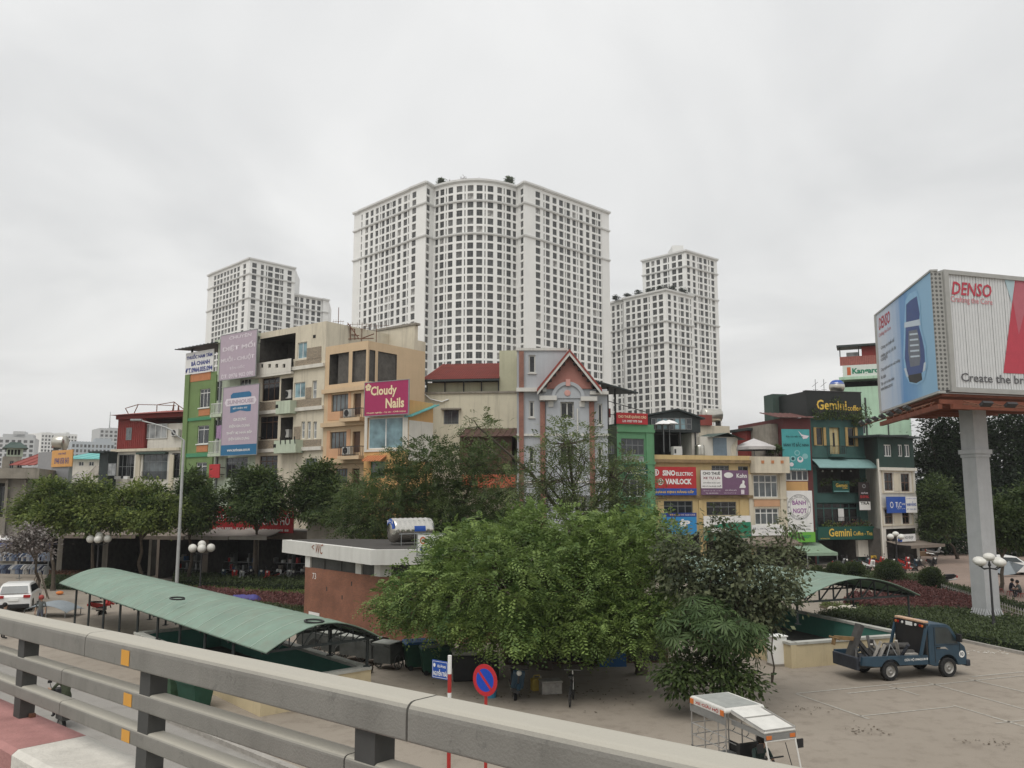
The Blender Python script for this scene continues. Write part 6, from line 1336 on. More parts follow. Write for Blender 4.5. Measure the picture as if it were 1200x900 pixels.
L0 = gnd(928, 783.5); R0 = L0 + Vector((.942, .335, 0)) * 6.3; va2 = Vector((-.335, .942, 0))
parapet_box('stair_parapet', 'cream parapet with green inside round the right subway stairs', [L0, R0, R0 + va2 * 15, L0 + va2 * 15], 1.0)
t = thing('electric_cabinet', 'white electric cabinet at the corner of the right parapet', 'cabinet', tuple(gnd(915, 781)), rad(14)); MB().box(-.32, .32, 0, .5, .08, 1.15).build('case', 'white_paint', t, bevel=.02); MB().box(-.34, .34, -.02, .52, 0, .08).build('plinth', 'conc_old', t); MB().box(.2, .24, -.03, 0, .5, .68).build('handle', 'iron_dark', t); MB().box(-.36, .36, -.04, .54, 1.151, 1.19).build('lid', 'white_paint', t)
# brick toilet block
brick_material('brick_red', (0.275, 0.11, 0.062), (0.21, 0.088, 0.054), (0.23, 0.14, 0.098), 4.4, .5, .22, .018)
M('fascia_white', (0.62, 0.61, 0.57), 0.75, 0.06, 1.0, streak=0.3, dirt=(0.3, 0.28, 0.24)); M('louvre_dark', (0.07, 0.07, 0.065), 0.7, 0.2)
A = at(361, 560, 44.3); B = at(448, 560, 39.2); f = Facade(A, B); f.root = thing('toilet_block', 'red brick toilet block with white roof fascia behind the garbage carts', 'building', mw=f.mw)
f2 = Facade(B, (6.4, 41.0), f.root); zb = 3.08; zf0, zf1 = 3.68, 4.36
f.part(MB().box(0, f.W, 0, .25, 0, zb), 'brick_wall', 'brick_red'); f2.part(MB().box(.0, f2.W, .003, .25, 0, zb - .002), 'brick_wall', 'brick_red')
for ff in (f, f2):
	ff.part(MB().box(.05, ff.W - .05, .08, .2, zb, zf0), 'louvre_band', 'louvre_dark')
	n = max(4, int(ff.W / 1.5))
	for i in range(n + 1):
		u = (ff.W - .5) * i / n;
		if i % 3 == 0 or i == n: ff.part(MB().box(u, u + .5, -.012, .1, zb + .002, zf0 - .002), 'pier', 'fascia_white')
		else: ff.part(MB().box(u + .2, u + .26, .04, .1, zb, zf0 - .002), 'mullion', 'louvre_dark')
nL = f.n; nF = f2.n
RP = [at(333.5, 560, 46.4), at(437, 560, 38.4), Vector((6.9, 40.2, 0)), Vector((6.5, 44.6, 0)), Vector((-10.2, 47.2, 0))]
inv = f.mw.inverted()
mb = MB(); mb.prism([(p.x, p.y) for p in RP], zf0, zf1); o = mb.build('roof_slab', ['fascia_white', 'roof_grey'], f.root, inv)
mb = MB(); ctr = sum(RP, Vector()) / 5; mb.prism([(p.lerp(ctr, .06).x, p.lerp(ctr, .06).y) for p in RP], zf1, zf1 + .02); mb.build('roof_deck', M('roof_felt', (0.06, 0.055, 0.05), .9, .2), f.root, inv)
MB().box(-9.6, 6.2, 44.0, 44.2, 0, zf0).build('back_wall', 'brick_red', f.root, inv)
ffas = Facade(RP[0], RP[1]); u, z = ffas.uz(373, 643); tw = thing('painted_letters', 'rust coloured letters WC with an arrow brushed on the white fascia', 'lettering', mw=ffas.mw)
text(tw, 'WC', u + .15, z, .85, .5, M('ink_rust', (0.28, 0.10, 0.05), .8, .3), y=-.012, shear=.3); text(tw, '<', u - .62, z + .05, .3, .26, 'ink_rust', y=-.012)
u, z = f.uz(368.5, 675); tw = thing('house_number', 'white number 73 painted on the brick wall', 'number', mw=f.mw); text(tw, '73', u, z, .36, .3, 'white_paint', y=-.012)
s = sign(f, 'white paper notice low on the brick wall', 361.5, 717.5, 374, 728, 'print_white', .03, [('Luôn', .5, .55, .7, .4, 'print_grey', .01)], name='notice', cat='notice', thick=.012)
for q in ((383, 690), (412, 684), (401, 700)):
	u, z = f.uz(*q); f.part(MB().box(u - .04, u + .04, -.01, .0, z - .1, z + .1), 'scar', 'black_paint')
c = at(458, 629, 41.5); ax = Vector((.86, .50, 0)); t = thing('water_tank', 'big lying steel water tank with blue band on the toilet block', 'water tank', (c.x, c.y, zf1 + .02), math.atan2(ax.y, ax.x))
def steel_mirror():
	m, tt, b = _principled('tank_mirror'); b.inputs['Metallic'].default_value = 1; b.inputs['Roughness'].default_value = .22; b.inputs['Base Color'].default_value = (.62, .60, .55, 1); MATS['tank_mirror'] = m
steel_mirror()
R_ = .60; zc_ = .72; prof = [(.01, -.06), (R_ * .55, -.05), (R_ * .93, 0), (R_, .06)]
for i in range(7): x = .12 + i * .27; prof += [(R_, x), (R_ * 1.025, x + .05), (R_ * 1.025, x + .10), (R_, x + .15)]
prof += [(R_, 2.05), (R_ * .9, 2.12), (.01, 2.14)]
MB().lathe(prof, 24, (0, 0, zc_), 'x').build('drum', 'tank_mirror', t, smooth=True)
mb = MB(); n = 24
for i in range(n):
	a0, a1 = .2 + 2.3 * i / n, .2 + 2.3 * (i + 1) / n
	mb.quad(*[(-.075 if r_ < .5 else -.03, -r_ * math.cos(a), zc_ + r_ * math.sin(a)) for r_, a in ((.36, a0), (.57, a0), (.57, a1), (.36, a1))])
mb.build('blue_ring', 'blue_sign', t)
o = text(t, 'TÂN Á', 0, 0, .8, .2, 'print_white', y=0, bold=.03); o.matrix_local = Matrix.Translation((-.06, 0, zc_ + .42)) @ Matrix.Rotation(rad(-90), 4, 'Z')
mb = MB()
for i in range(10):
	a0, a1 = rad(-5 + 2.5 * i), rad(-2.5 + 2.5 * i); mb.quad(*[(x, -1.03 * R_ * math.cos(a), zc_ + 1.03 * R_ * math.sin(a)) for x, a in ((1.0, a0), (1.6, a0), (1.6, a1), (1.0, a1))])
mb.build('blue_label', 'blue_sign', t)
mb = MB()
for x in (.3, 1.0, 1.75):
	for y in (-.62, .62): mb.tube((x, y, 0), (x, y, .6), .02, n=5)
for y in (-.62, .62): mb.tube((.2, y, .55), (1.9, y, .55), .02, n=5)
mb.build('cradle', 'iron_grey', t)
fx = Facade(RP[1] + Vector((2.0, -.15, 0)), RP[1] + Vector((4, -.1, 0)))
s = sign(fx, 'white shop sign with blue letters standing on the toilet block edge', 489.5, 626, 520, 650.5, 'print_white', .02, [('MỘC', .42, .24, .2, .14, 'print_grey', .02), ('KEM SỮA', .5, .68, .8, .2, 'blue_sign', .05)], frame='iron_grey'); disc(s, 'round_mark', 'print_rust', .2, .30, .14, .17, ring=.6)
# road signs
p = gnd(527.5, 576 + 7 * FPX / 20.0); POLE = Vector((at(527, 780, 19.6).x, 19.6, 0))
t = thing('street_sign', 'blue street name plate on a red and white striped pole', 'street sign', tuple(POLE))
for i in range(8): MB().tube((0, 0, i * .41), (0, 0, (i + 1) * .41 - .002), .045, n=10).build('pole_band', 'white_paint' if i % 2 else 'red_paint', t)
q = Facade(POLE + Vector((-.80, .60, 0)) * .53, POLE + Vector((-.80, .60, 0)) * .04)
zt_ = at(515, 774, 19.8).z; w = q.W; m4 = Matrix.Translation(-POLE) @ q.mw
MB().box(0, w, -.012, .012, zt_ - .40, zt_).build('plate', 'blue_sign', t, m4)
b = MB(); e = .018
for x0, x1, z0, z1 in ((e, w - e, zt_ - e - .01, zt_ - e), (e, w - e, zt_ - .4 + e, zt_ - .4 + e + .01), (e, e + .01, zt_ - .4 + e, zt_ - e), (w - e - .01, w - e, zt_ - .4 + e, zt_ - e)): b.quad((x0, -.014, z0), (x1, -.014, z0), (x1, -.014, z1), (x0, -.014, z1))
b.build('border', 'white_paint', t, m4)
text(t, 'ĐƯỜNG', w * .6, zt_ - .115, w * .52, .075, 'white_paint', y=-.015, bold=.03, mw=m4); text(t, 'NGUYỄN TRÃI', w * .5, zt_ - .265, w * .86, .15, 'white_paint', y=-.015, bold=.03, mw=m4)
mb = MB(); n = 14; mb.add([(w * .15 + .035 * math.cos(2 * math.pi * i / n), -.015, zt_ - .11 + .045 * math.sin(2 * math.pi * i / n)) for i in range(n)], [tuple(range(n))]); mb.build('city_mark', 'white_paint', t, m4)
NP = Vector((at(568.5, 797, 18.6).x, 18.6, 0)); zc_ = at(568.5, 797, 18.6).z
t = thing('no_parking_sign', 'round blue no parking sign with red rim on a red pole', 'road sign', tuple(NP), rad(-37))
MB().tube((0, .03, 0), (0, .03, zc_ + .1), .035, n=10).build('pole', 'red_paint', t)
def dsc(y, r0, r1=None, z=zc_, n=36):
	mb = MB(); o = [(r0 * math.cos(2 * math.pi * i / n), y, z + r0 * math.sin(2 * math.pi * i / n)) for i in range(n)]
	if r1 is None: mb.add(o, [tuple(range(n))])
	else: q_ = [(r1 * math.cos(2 * math.pi * i / n), y, z + r1 * math.sin(2 * math.pi * i / n)) for i in range(n)]; mb.add(o + q_, [(i, (i + 1) % n, n + (i + 1) % n, n + i) for i in range(n)])
	return mb
RS = .335
MB().lathe([(.01, -.006), (RS, -.006), (RS, .006), (.01, .006)], 36, (0, 0, zc_), 'y').build('plate', 'red_paint', t)
M('sign_blue', (0.015, 0.07, 0.45), .4, .06); M('sign_red', (0.50, 0.03, 0.04), .4, .06)
dsc(-.010, RS * .72).build('blue_field', 'sign_blue', t); dsc(-.009, RS, RS * .72).build('red_rim', 'sign_red', t)
mb = MB(); a = rad(45); c_, s_ = math.cos(a), math.sin(a)
mb.add([(x * c_ + z * s_, -.013, zc_ - x * s_ + z * c_) for x, z in ((-RS * .72, -.03), (RS * .72, -.03), (RS * .72, .03), (-RS * .72, .03))], [(0, 1, 2, 3)]); mb.build('red_bar', 'sign_red', t)
# lamps
M('globe_white', (0.66, 0.65, 0.60), .35, .08, 3); M('pole_galv', (0.40, 0.41, 0.40), .5, .1, 2)
b = gnd(206.5, 694); t = thing('street_light', 'tall grey street light with long arm in front of the green house', 'street light', tuple(b))
zt_ = at(208, 516, b.y).z; MB().tube((0, 0, 0), (0, 0, zt_), .13, .09, 10).build('pole', 'pole_galv', t); arm = [(0, 0, zt_)]
for px, py in ((206.5, 509), (203, 504.5), (196, 501), (182, 497), (168, 493.5)): q = at(px, py, b.y) - b; arm.append((q.x, q.y - .3, q.z))
MB().path(arm, .05, 8).build('arm', 'pole_galv', t); q = at(163, 492.5, b.y) - b; MB().add([], []).box(q.x - .45, q.x + .35, -.45, -.15, q.z - .08, q.z + .06).build('lamp_head', 'iron_grey', t, bevel=.03)
LAMP = None
def globe_lamp(label, px, Y, top_py, sc=1.0, flat=1.0):
	global LAMP
	b = at(px, 600, Y); H = at(px, top_py, Y).z
	t = thing('globe_lamp', label, 'lamp', (b.x, b.y, 0), group='globe lamps in the gardens')
	R = .27 * sc; hp = H - 2 * R * flat - .25
	MB().lathe([(.14, 0), (.14, .1), (.09, .25), (.09, .5), (.06, .6), (.045, hp), (.08, hp + .05), (.03, hp + .25)], 10).build('pole', 'iron_dark', t, smooth=False)
	for k in range(4):
		a = rad(20 + 90 * k); ex, ey = .55 * sc * math.cos(a), .55 * sc * math.sin(a)
		MB().path([(0, 0, hp - .1), (ex * .6, ey * .6, hp - .14), (ex, ey, hp)], .03, 5).lathe([(.03, hp - .02), (.1, hp + .02), (.1, hp + .06)], 8, (ex, ey, 0)).build('arm', 'iron_dark', t)
		MB().sphere((ex, ey, hp + .06 + R * .8 * flat), R, 14, 9, sq=(1, 1, flat)).build('globe', 'globe_white', t, smooth=True)
	MB().sphere((0, 0, H - R * flat), R * .95, 14, 9, sq=(1, 1, flat)).build('globe', 'globe_white', t, smooth=True)
globe_lamp('globe lamp on a dark post in front of the market at the left', 118, 60, 623)
globe_lamp('globe lamp standing in the left garden beside the tall street light', 238.5, 59.5, 633, 1.1)
globe_lamp('globe lamp half hidden by the leaves above the arcade awning', 227, 65, 612, 1.15)
globe_lamp('globe lamp with flat white shades in front of the billboard column', 1155, 42.6, 647.5, 1.1, .72)
globe_lamp('globe lamp in front of the bike shop awning', 1048, 72, 622.5, 1.05, .8)
# triangular billboard
M('bill_steel', (0.44, 0.45, 0.455), .6, .08, 1.5, streak=.2); M('bill_frame', (0.36, 0.36, 0.34), .5, .08); M('rust_red', (0.19, 0.062, 0.035), .75, .2, 2)
def perforated():
	m, t, b = _principled('perforated_sheet'); tcn = t.nodes.new('ShaderNodeTexCoord'); v = t.nodes.new('ShaderNodeTexVoronoi'); v.inputs['Scale'].default_value = 4.5; v.inputs['Randomness'].default_value = 0
	t.links.new(tcn.outputs['Object'], v.inputs['Vector']); r = t.nodes.new('ShaderNodeValToRGB'); r.color_ramp.elements[0].position = .28; r.color_ramp.elements[0].color = (.10, .10, .095, 1); r.color_ramp.elements[1].position = .36; r.color_ramp.elements[1].color = (.33, .33, .31, 1)
	t.links.new(v.outputs['Distance'], r.inputs['Fac']); t.links.new(r.outputs['Color'], b.inputs['Base Color']); b.inputs['Roughness'].default_value = .7; MATS['perforated_sheet'] = m
perforated()
def sky_print():
	"""the printed poster: pale blue at its edge to a stronger blue across the sheet, as ink"""
	m, t, b = _principled('poster_blue'); tcn = t.nodes.new('ShaderNodeTexCoord'); s = t.nodes.new('ShaderNodeSeparateXYZ'); t.links.new(tcn.outputs['Object'], s.inputs[0])
	mr = t.nodes.new('ShaderNodeMapRange'); mr.inputs['From Min'].default_value = 0; mr.inputs['From Max'].default_value = 11.3; t.links.new(s.outputs['X'], mr.inputs['Value'])
	n = t.nodes.new('ShaderNodeTexNoise'); n.inputs['Scale'].default_value = .8; mp = t.nodes.new('ShaderNodeMapping'); mp.inputs['Scale'].default_value = (1.2, 1, .15); mp.inputs['Rotation'].default_value = (0, .35, 0); t.links.new(tcn.outputs['Object'], mp.inputs[0]); t.links.new(mp.outputs[0], n.inputs['Vector'])
	ad = t.nodes.new('ShaderNodeMath'); ad.operation = 'MULTIPLY_ADD'; ad.inputs[1].default_value = .35; t.links.new(n.outputs['Fac'], ad.inputs[0]); t.links.new(mr.outputs[0], ad.inputs[2])
	r = t.nodes.new('ShaderNodeValToRGB'); e = r.color_ramp.elements; e[0].position = .15; e[0].color = (.60, .64, .70, 1); e[1].position = 1.0; e[1].color = (.26, .47, .66, 1); x = e.new(.5); x.color = (.44, .54, .68, 1); x = e.new(.72); x.color = (.10, .28, .56, 1)
	t.links.new(ad.outputs[0], r.inputs['Fac']); t.links.new(r.outputs['Color'], b.inputs['Base Color']); b.inputs['Roughness'].default_value = .5; MATS['poster_blue'] = m
sky_print()
Nc = at(1096, 390, 42.0); CB = gnd(1157, 729)
Lf = Vector((Nc.x + .17 * 11.3, Nc.y + .985 * 11.3, 0)); N0 = Vector((Nc.x, Nc.y, 0)); N1 = N0 + Vector((.62, .05, 0)); Rf = N1 + Vector((.956, .292, 0)) * 12.5
zb0 = at(1093, 458, 42).z; zb1 = at(1093, 318, 42).z
t = thing('advertising_billboard', 'huge triangular advertising billboard on a grey steel column', 'billboard', (CB.x, CB.y, 0)); inv = Matrix.Translation((-CB.x, -CB.y, 0))
LF = Facade(Lf, N0); MF = Facade(N0, N1); RF = Facade(N1, Rf)
MB().box(0, LF.W - .02, 0, .05, zb0, zb1).build('poster_face', 'poster_blue', t, inv @ LF.mw); MB().box(.0, MF.W - .02, .0, .1, zb0 + .05, zb1).build('corner_sheet', 'perforated_sheet', t, inv @ MF.mw)
fr = MB()
for x0, x1, z0, z1 in ((-.1, 0, zb0 - .08, zb1 + .08), (0, LF.W, zb1, zb1 + .1), (0, LF.W, zb0 - .12, zb0)): fr.box(x0, x1, -.05, .32, z0, z1)
fr.build('face_frame', 'bill_frame', t, inv @ LF.mw)
fr = MB()
for x0, x1, z0, z1 in ((0, .28, zb0 - .05, zb1 + .1), (.28, RF.W, zb1 - .12, zb1 + .1), (.28, RF.W, zb0 - .05, zb0 + .2)): fr.box(x0, x1, -.1, .32, z0, z1)
fr.build('face_frame', 'bill_frame', t, inv @ RF.mw)
M('slat_white', (.60, .61, .61), .5, .05)
sl = MB(); n = 66
for i in range(n):
	u = .3 + (RF.W - .3) * i / n; w = (RF.W - .3) / n; sl.add([(u + .006 + .012 * (i * 7 % 5 == 0), .012, zb0 + .2), (u + w * .5, -.006, zb0 + .2), (u + w - .006, .012, zb0 + .2), (u + .006 + .012 * (i * 7 % 5 == 0), .012, zb1 - .12), (u + w * .5, -.006, zb1 - .12), (u + w - .006, .012, zb1 - .12)], [(0, 1, 4, 3), (1, 2, 5, 4)])
tag(sl.build('turning_slats', 'slat_white', t, inv @ RF.mw), kind='stuff'); MB().box(.28, RF.W, .02, .3, zb0 + .15, zb1 - .1).build('slat_backing', 'black_paint', t, inv @ RF.mw)
M('denso_red', (.46, .05, .075), .5, .08); M('denso_pink', (.55, .22, .24), .5, .06); M('ink_grey', (.10, .10, .105), .5, .05)
mr_ = inv @ RF.mw; H_ = zb1 - zb0
def RT(px, py): return RF.uz(px, py, -.03)
for st, x0, x1, y0, y1, m, sh, bd in (('DENSO', 1115, 1162, 331.5, 347, 'denso_red', .25, .02), ('Crafting the Core', 1114.5, 1163, 348.5, 357.5, 'denso_pink', 0, .01), ('Create the bright future', 1126.5, 1252, 438, 451, 'ink_grey', 0, .01)):
	u0, _ = RT(x0, (y0 + y1) / 2); u1, _ = RT(x1, (y0 + y1) / 2); _, z1_ = RT((x0 + x1) / 2 if x1 < 1200 else 1150, y0); _, z0_ = RT((x0 + x1) / 2 if x1 < 1200 else 1150, y1)
	text(t, st, (u0 + u1) / 2, (z0_ + z1_) / 2, u1 - u0, z1_ - z0_, m, y=-.03, bold=bd, mw=mr_, shear=sh)
def rpoly(pts, mat, y, name='print_shape'):
	mb = MB(); mb.add([(RT(*q)[0], y, RT(*q)[1]) for q in pts], [tuple(range(len(pts)))]); mb.build(name, mat, t, mr_)
rpoly([(1190, 326), (1240, 330), (1240, 440), (1176, 437)], 'denso_red', -.022); rpoly([(1177, 326), (1190, 326.5), (1186, 356)], M('print_ice', (.40, .52, .56), .5, .06), -.022); rpoly([(1187, 352), (1194, 392), (1206, 345), (1206, 328), (1191, 326.5)], M('denso_rose', (.44, .12, .15), .5, .06), -.026)
ml_ = inv @ LF.mw
def LT(px, py): return LF.uz(px, py, -.012)
def lpoly(pts, mat, y, name='print_shape'):
	mb = MB(); mb.add([(LT(*q)[0], y, LT(*q)[1]) for q in pts], [tuple(range(len(pts)))]); mb.build(name, mat, t, ml_)
def ltext(st, x0, x1, yc, h, m, bd=.01, sh=0.0):
	u0, z0_ = LT(x0, yc); u1, _ = LT(x1, yc); k = h * 0.052; text(t, st, (u0 + u1) / 2, LT((x0 + x1) / 2, yc)[1], u1 - u0, k, m, y=-.012, bold=bd, mw=ml_, shear=sh)
ltext('DENSO', 1029.5, 1043, 375.5, 15, 'denso_red', .02, .2); ltext('Crafting the Core', 1029.5, 1044, 389, 6, 'denso_pink')
for k, (x1, yc, s_) in enumerate(((1048, 403, 'Chúng tôi thiết kế'), (1050, 412, 'những giá trị cốt lõi'), (1040, 420, 'vì tương lai'), (1055, 428, 'Công nghệ xanh cho môi trường'), (1038, 441, 'An toàn'), (1048, 447, 'Tiện nghi và thân thiện'), (1046, 453, 'www.denso.com.vn'))): ltext(s_, 1032, x1, yc, 5 if k > 2 else 6.5, 'ink_grey', .005)
M('car_print_deep', (.02, .06, .22), .4, .1); M('car_print_light', (.25, .48, .70), .4, .1); M('car_print_grey', (.13, .15, .19), .4, .15); M('car_print_white', (.55, .64, .72), .4, .06)
lpoly([(1061, 352), (1066, 344), (1074, 340), (1078, 352), (1080, 385), (1085, 405), (1086.5, 430), (1083, 446), (1075, 451), (1066, 449), (1061, 440), (1058.5, 418), (1059.5, 385)], 'car_print_light', -.016, 'car_outline')
lpoly([(1062, 357), (1067, 352), (1074.5, 347), (1078, 368), (1077, 376), (1062, 379)], 'car_print_deep', -.020, 'car_cabin'); lpoly([(1061.5, 382), (1076, 379), (1080.5, 395), (1083.5, 410), (1084.5, 432), (1076, 442), (1064, 441), (1060.5, 420)], 'car_print_deep', -.019, 'car_body')
lpoly([(1065, 388), (1075, 386), (1078, 400), (1079, 418), (1078, 428), (1067, 430), (1064.5, 412)], 'car_print_grey', -.023, 'car_engine')
for k in range(5): lpoly([(1066 + k * .3, 391 + k * 6.5), (1075.5 + k * .6, 390 + k * 6.5), (1075.8 + k * .6, 392 + k * 6.5), (1066.2 + k * .3, 393 + k * 6.5)], 'car_print_white', -.026, 'car_detail')
lpoly([(1064, 440), (1080, 437), (1081, 445), (1074, 449), (1066, 447.5)], 'black_paint', -.023, 'car_grille'); lpoly([(1059.5, 432), (1062, 431), (1065, 441), (1063, 442)], 'car_print_white', -.024, 'car_headlight'); lpoly([(1083, 425), (1085.3, 424), (1084.5, 434), (1081.5, 436)], 'car_print_white', -.024, 'car_headlight'); lpoly([(1060, 378), (1078, 374), (1079, 381), (1060, 384)], 'car_print_white', -.022, 'car_dash')
BFc = Facade(Rf, Lf); MB().box(0, BFc.W, .0, .25, zb0, zb1).build('rear_face', 'bill_frame', t, inv @ BFc.mw)
tri = [N0, N1, Rf, Lf]; ct = sum(tri, Vector()) / 4; mb = MB(); ins = [p_.lerp(ct, .06) for p_ in tri]; mb.prism([((p_ - CB).x, (p_ - CB).y) for p_ in ins], zb0 - .26, zb0 - .12); mb.build('belly_frame', 'rust_red', t)
mb = MB()
for k in range(9):
	a = Lf.lerp(N0, k / 8) - CB; b_ = Lf.lerp(Rf, k / 8) - CB; mb.beam((a.x, a.y, zb0 - .55), (b_.x, b_.y, zb0 - .5), .1, .22)
mb.beam((Lf - CB).to_3d() + Vector((0, 0, zb0 - .8)), (N0 - CB).to_3d() + Vector((0, 0, zb0 - .8)), .2, .25); mb.beam((Rf - CB).to_3d() + Vector((0, 0, zb0 - .8)), (N1 - CB).to_3d() + Vector((0, 0, zb0 - .8)), .2, .25); mb.build('belly_girder', 'rust_red', t)
mb = MB()
for F_, n_ in ((LF, 7), (RF, 8)):
	for k in range(n_): u = F_.W * (k + .5) / n_; p_ = F_.mw @ Vector((u, 0, zb0 - .5)); q_ = F_.mw @ Vector((u, -1.3, zb0 - .9)); mb.tube(inv @ p_, inv @ q_, .03, n=5)
	mb.tube(inv @ (F_.mw @ Vector((0, -1.25, zb0 - .9))), inv @ (F_.mw @ Vector((F_.W, -1.25, zb0 - .9))), .03, n=5); mb.tube(inv @ (F_.mw @ Vector((0, -.7, zb0 - .75))), inv @ (F_.mw @ Vector((F_.W, -.7, zb0 - .75))), .03, n=5)
mb.build('light_arms', 'steel_rust', t)
for F_, n_ in ((LF, 7), (RF, 8)):
	for k in range(n_): MB().box(-.32, .32, -.16, .12, -.08, .06).build('floodlight', 'iron_dark', t, inv @ F_.mw @ Matrix.Translation((F_.W * (k + .5) / n_, -1.35, zb0 - .78)) @ Matrix.Rotation(rad(-35), 4, 'X'))
mb = MB(); w = .47; rz = math.atan2(RF.u.y, RF.u.x); mr2 = Matrix.Rotation(rz, 4, 'Z')
mb.box(-w, w, -w, w, 0, zb0 - .3, 0, mr2); mb.build('column', 'bill_steel', t)
zfl = at(1140, 527, 43.5).z; mb = MB(); mb.box(-w - .12, w + .12, -w - .12, w + .12, zfl - .12, zfl + .12, 0, mr2); mb.box(-w - .05, w + .05, -w - .05, w + .05, zfl - .3, zfl - .13, 0, mr2); mb.build('flange', 'bill_steel', t)
for k in range(7):
	for sd in (0, 1, 2, 3):
		g_ = MB(); x = -w + 2 * w * k / 6; g_.add([(x - .03, -w, 0), (x + .03, -w, 0), (x + .03, -w - .34, 0), (x - .03, -w - .34, 0), (x - .03, -w, .75), (x + .03, -w, .75)], [(0, 1, 2, 3), (0, 3, 4), (1, 5, 2), (3, 2, 5, 4)]); g_.build('gusset', 'bill_steel', t, Matrix.Rotation(rz + sd * math.pi / 2, 4, 'Z'))
MB().box(-1.0, 1.0, -1.0, 1.0, -.3, .02, 0, mr2).build('footing', 'conc_old', t)
# vehicles
M('tyre', (0.02, 0.02, 0.02), .85, .25, 8); M('rim_grey', (.30, .29, .27), .5, .15, metal=.4); M('truck_blue', (.020, .050, .078), .45, .22, 2.0, spec=.5); M('truck_dark', (.03, .035, .045), .7, .3, 4); M('chrome', (.6, .6, .58), .25, .05, metal=.9)
M('lamp_orange', (.60, .17, .04), .35, .08); M('lamp_red', (.38, .02, .02), .35, .08); M('plastic_black', (.02, .02, .021), .5, .2); M('oil_steel', (.06, .058, .055), .6, .35, 5); M('brass_brown', (.20, .125, .055), .7, .3, 5); M('scuff_pale', (.34, .32, .29), .8, .3, 6)
glass('car_glass', (.03, .04, .042), .05, .7)
def wheel_mesh(r, w, rim=.6, mats=('tyre', 'rim_grey')):
	mb = MB(); mb.lathe([(r * rim, -w / 2), (r * .93, -w / 2), (r, -w * .35), (r, w * .35), (r * .93, w / 2), (r * rim, w / 2)], 22, axis='y', mi=0)
	mb.lathe([(.01, -w * .28), (r * .2, -w * .45), (r * .25, -w * .3), (r * .5, -w * .2), (r * rim, -w * .42)], 22, axis='y', mi=1); mb.lathe([(r * rim, w * .42), (r * .5, w * .2), (r * .25, w * .3), (.01, w * .3)], 22, axis='y', mi=1)
	return mb.mesh('wheel', [mt(m) for m in mats], smooth=False)
def arch_profile(x0, x1, zb, cx, r, n=9):
	"""bottom edge from x0 to x1 with a wheel arch"""
	pts = [(x0, zb)]; a0 = math.asin(min(1, max(-1, (zb - .36) / r)))
	for k in range(n + 1): a = math.pi - a0 - (math.pi - 2 * a0) * k / n; pts.append((cx + r * math.cos(a), .36 + r * math.sin(a)))
	return pts + [(x1, zb)]
# blue tow truck
rw, fw_ = gnd(1042.5, 797.6), gnd(1111, 793); hd = (fw_ - rw); rz = math.atan2(hd.y, hd.x); WB = hd.length; nl = Vector((-math.sin(rz), math.cos(rz), 0))
T0 = rw + nl * .74
t = thing('tow_truck', 'dark blue tow truck with loaded flat bed parked by the right parapet', 'truck', (T0.x, T0.y, 0), rz)
cx = WB; w = .80
cab = [(cx - .85, .50)] + arch_profile(cx - .60, cx + .48, .42, cx, .46)[0:] + [(cx + .84, .42), (cx + .88, .80), (cx + .80, 1.10), (cx + .62, 1.24), (cx + .18, 1.86), (cx + .02, 1.95), (cx - .70, 1.98), (cx - .82, 1.92)]
o = MB().extr(cab, -w, w).build('cab', 'truck_blue', t, bevel=.05)
for sd in (-1, 1):
	y = sd * (w + .006); g_ = MB(); q = [(cx - .52, 1.25), (cx + .50, 1.22), (cx + .10, 1.78), (cx - .02, 1.84), (cx - .52, 1.86)]; g_.add([(a, y, b) for a, b in q], [tuple(range(5)) if sd < 0 else tuple(range(4, -1, -1))]); g_.build('side_window', 'car_glass', o)
	dr = MB(); dr.box(cx - .58, cx - .565, y - .004, y + .004, .55, 1.86).box(cx + .56, cx + .57, y - .004, y + .004, .80, 1.2).box(cx - .58, cx + .57, y - .004, y + .004, 1.19, 1.2); dr.build('door_seam', 'black_paint', o); MB().box(cx - .5, cx - .34, y - .03, y + .03, 1.08, 1.12).build('door_handle', 'plastic_black', o)
	MB().box(cx + .42, cx + .5, min(y, y + sd * .22), max(y, y + sd * .22), 1.3, 1.58).build('wing_mirror', 'plastic_black', o)
	MB().box(cx + .80, cx + .885, min(sd * .45, sd * .76), max(sd * .45, sd * .76), .70, .90).build('headlight', 'globe_white', o)
ws = [(cx + .63, 1.26), (cx + .21, 1.83)]; nrm = Vector((.57 / .71, 0, .42 / .71)) * .012
g_ = MB(); g_.quad(*[(a + nrm.x, y, b + nrm.z) for (a, b), y in ((ws[0], -.7), (ws[0], .7), (ws[1], .66), (ws[1], -.66))]); g_.build('windscreen', 'car_glass', o)
MB().box(cx + .82, cx + 1.0, -.83, .83, .36, .60).build('front_bumper', 'truck_dark', t, bevel=.03)
sc_ = MB(); sc_.add([(cx - .5, -w - .008, 1.06), (cx - .1, -w - .008, 1.05), (cx + .05, -w - .008, 1.0), (cx - .1, -w - .008, 1.12), (cx - .45, -w - .008, 1.12)], [(0, 1, 2, 3, 4)]); sc_.build('scrape_mark', 'scuff_pale', t)
n = 18; MB().add([(cx + .64 + .13 * math.cos(2 * math.pi * i / n), -w - .008, .82 + .13 * math.sin(2 * math.pi * i / n)) for i in range(n)], [tuple(range(n))]).build('round_badge', 'white_paint', t); text(t, 'HD', cx + .64, .82, .15, .13, 'truck_blue', y=-w - .012, bold=.03)
bx0, bx1, bw = -1.25, cx - .95, .86
bed = MB(); prof = [(bx0, .62)] + [(x, z) for x, z in arch_profile(-.62, .55, .55, 0, .44)] + [(bx1, .52), (bx1, .86), (bx0 + .05, .92)]
bed.extr(prof, -bw, -bw + .10); bed.extr(prof, bw - .10, bw); bed.build('side_panel', 'truck_blue', t)
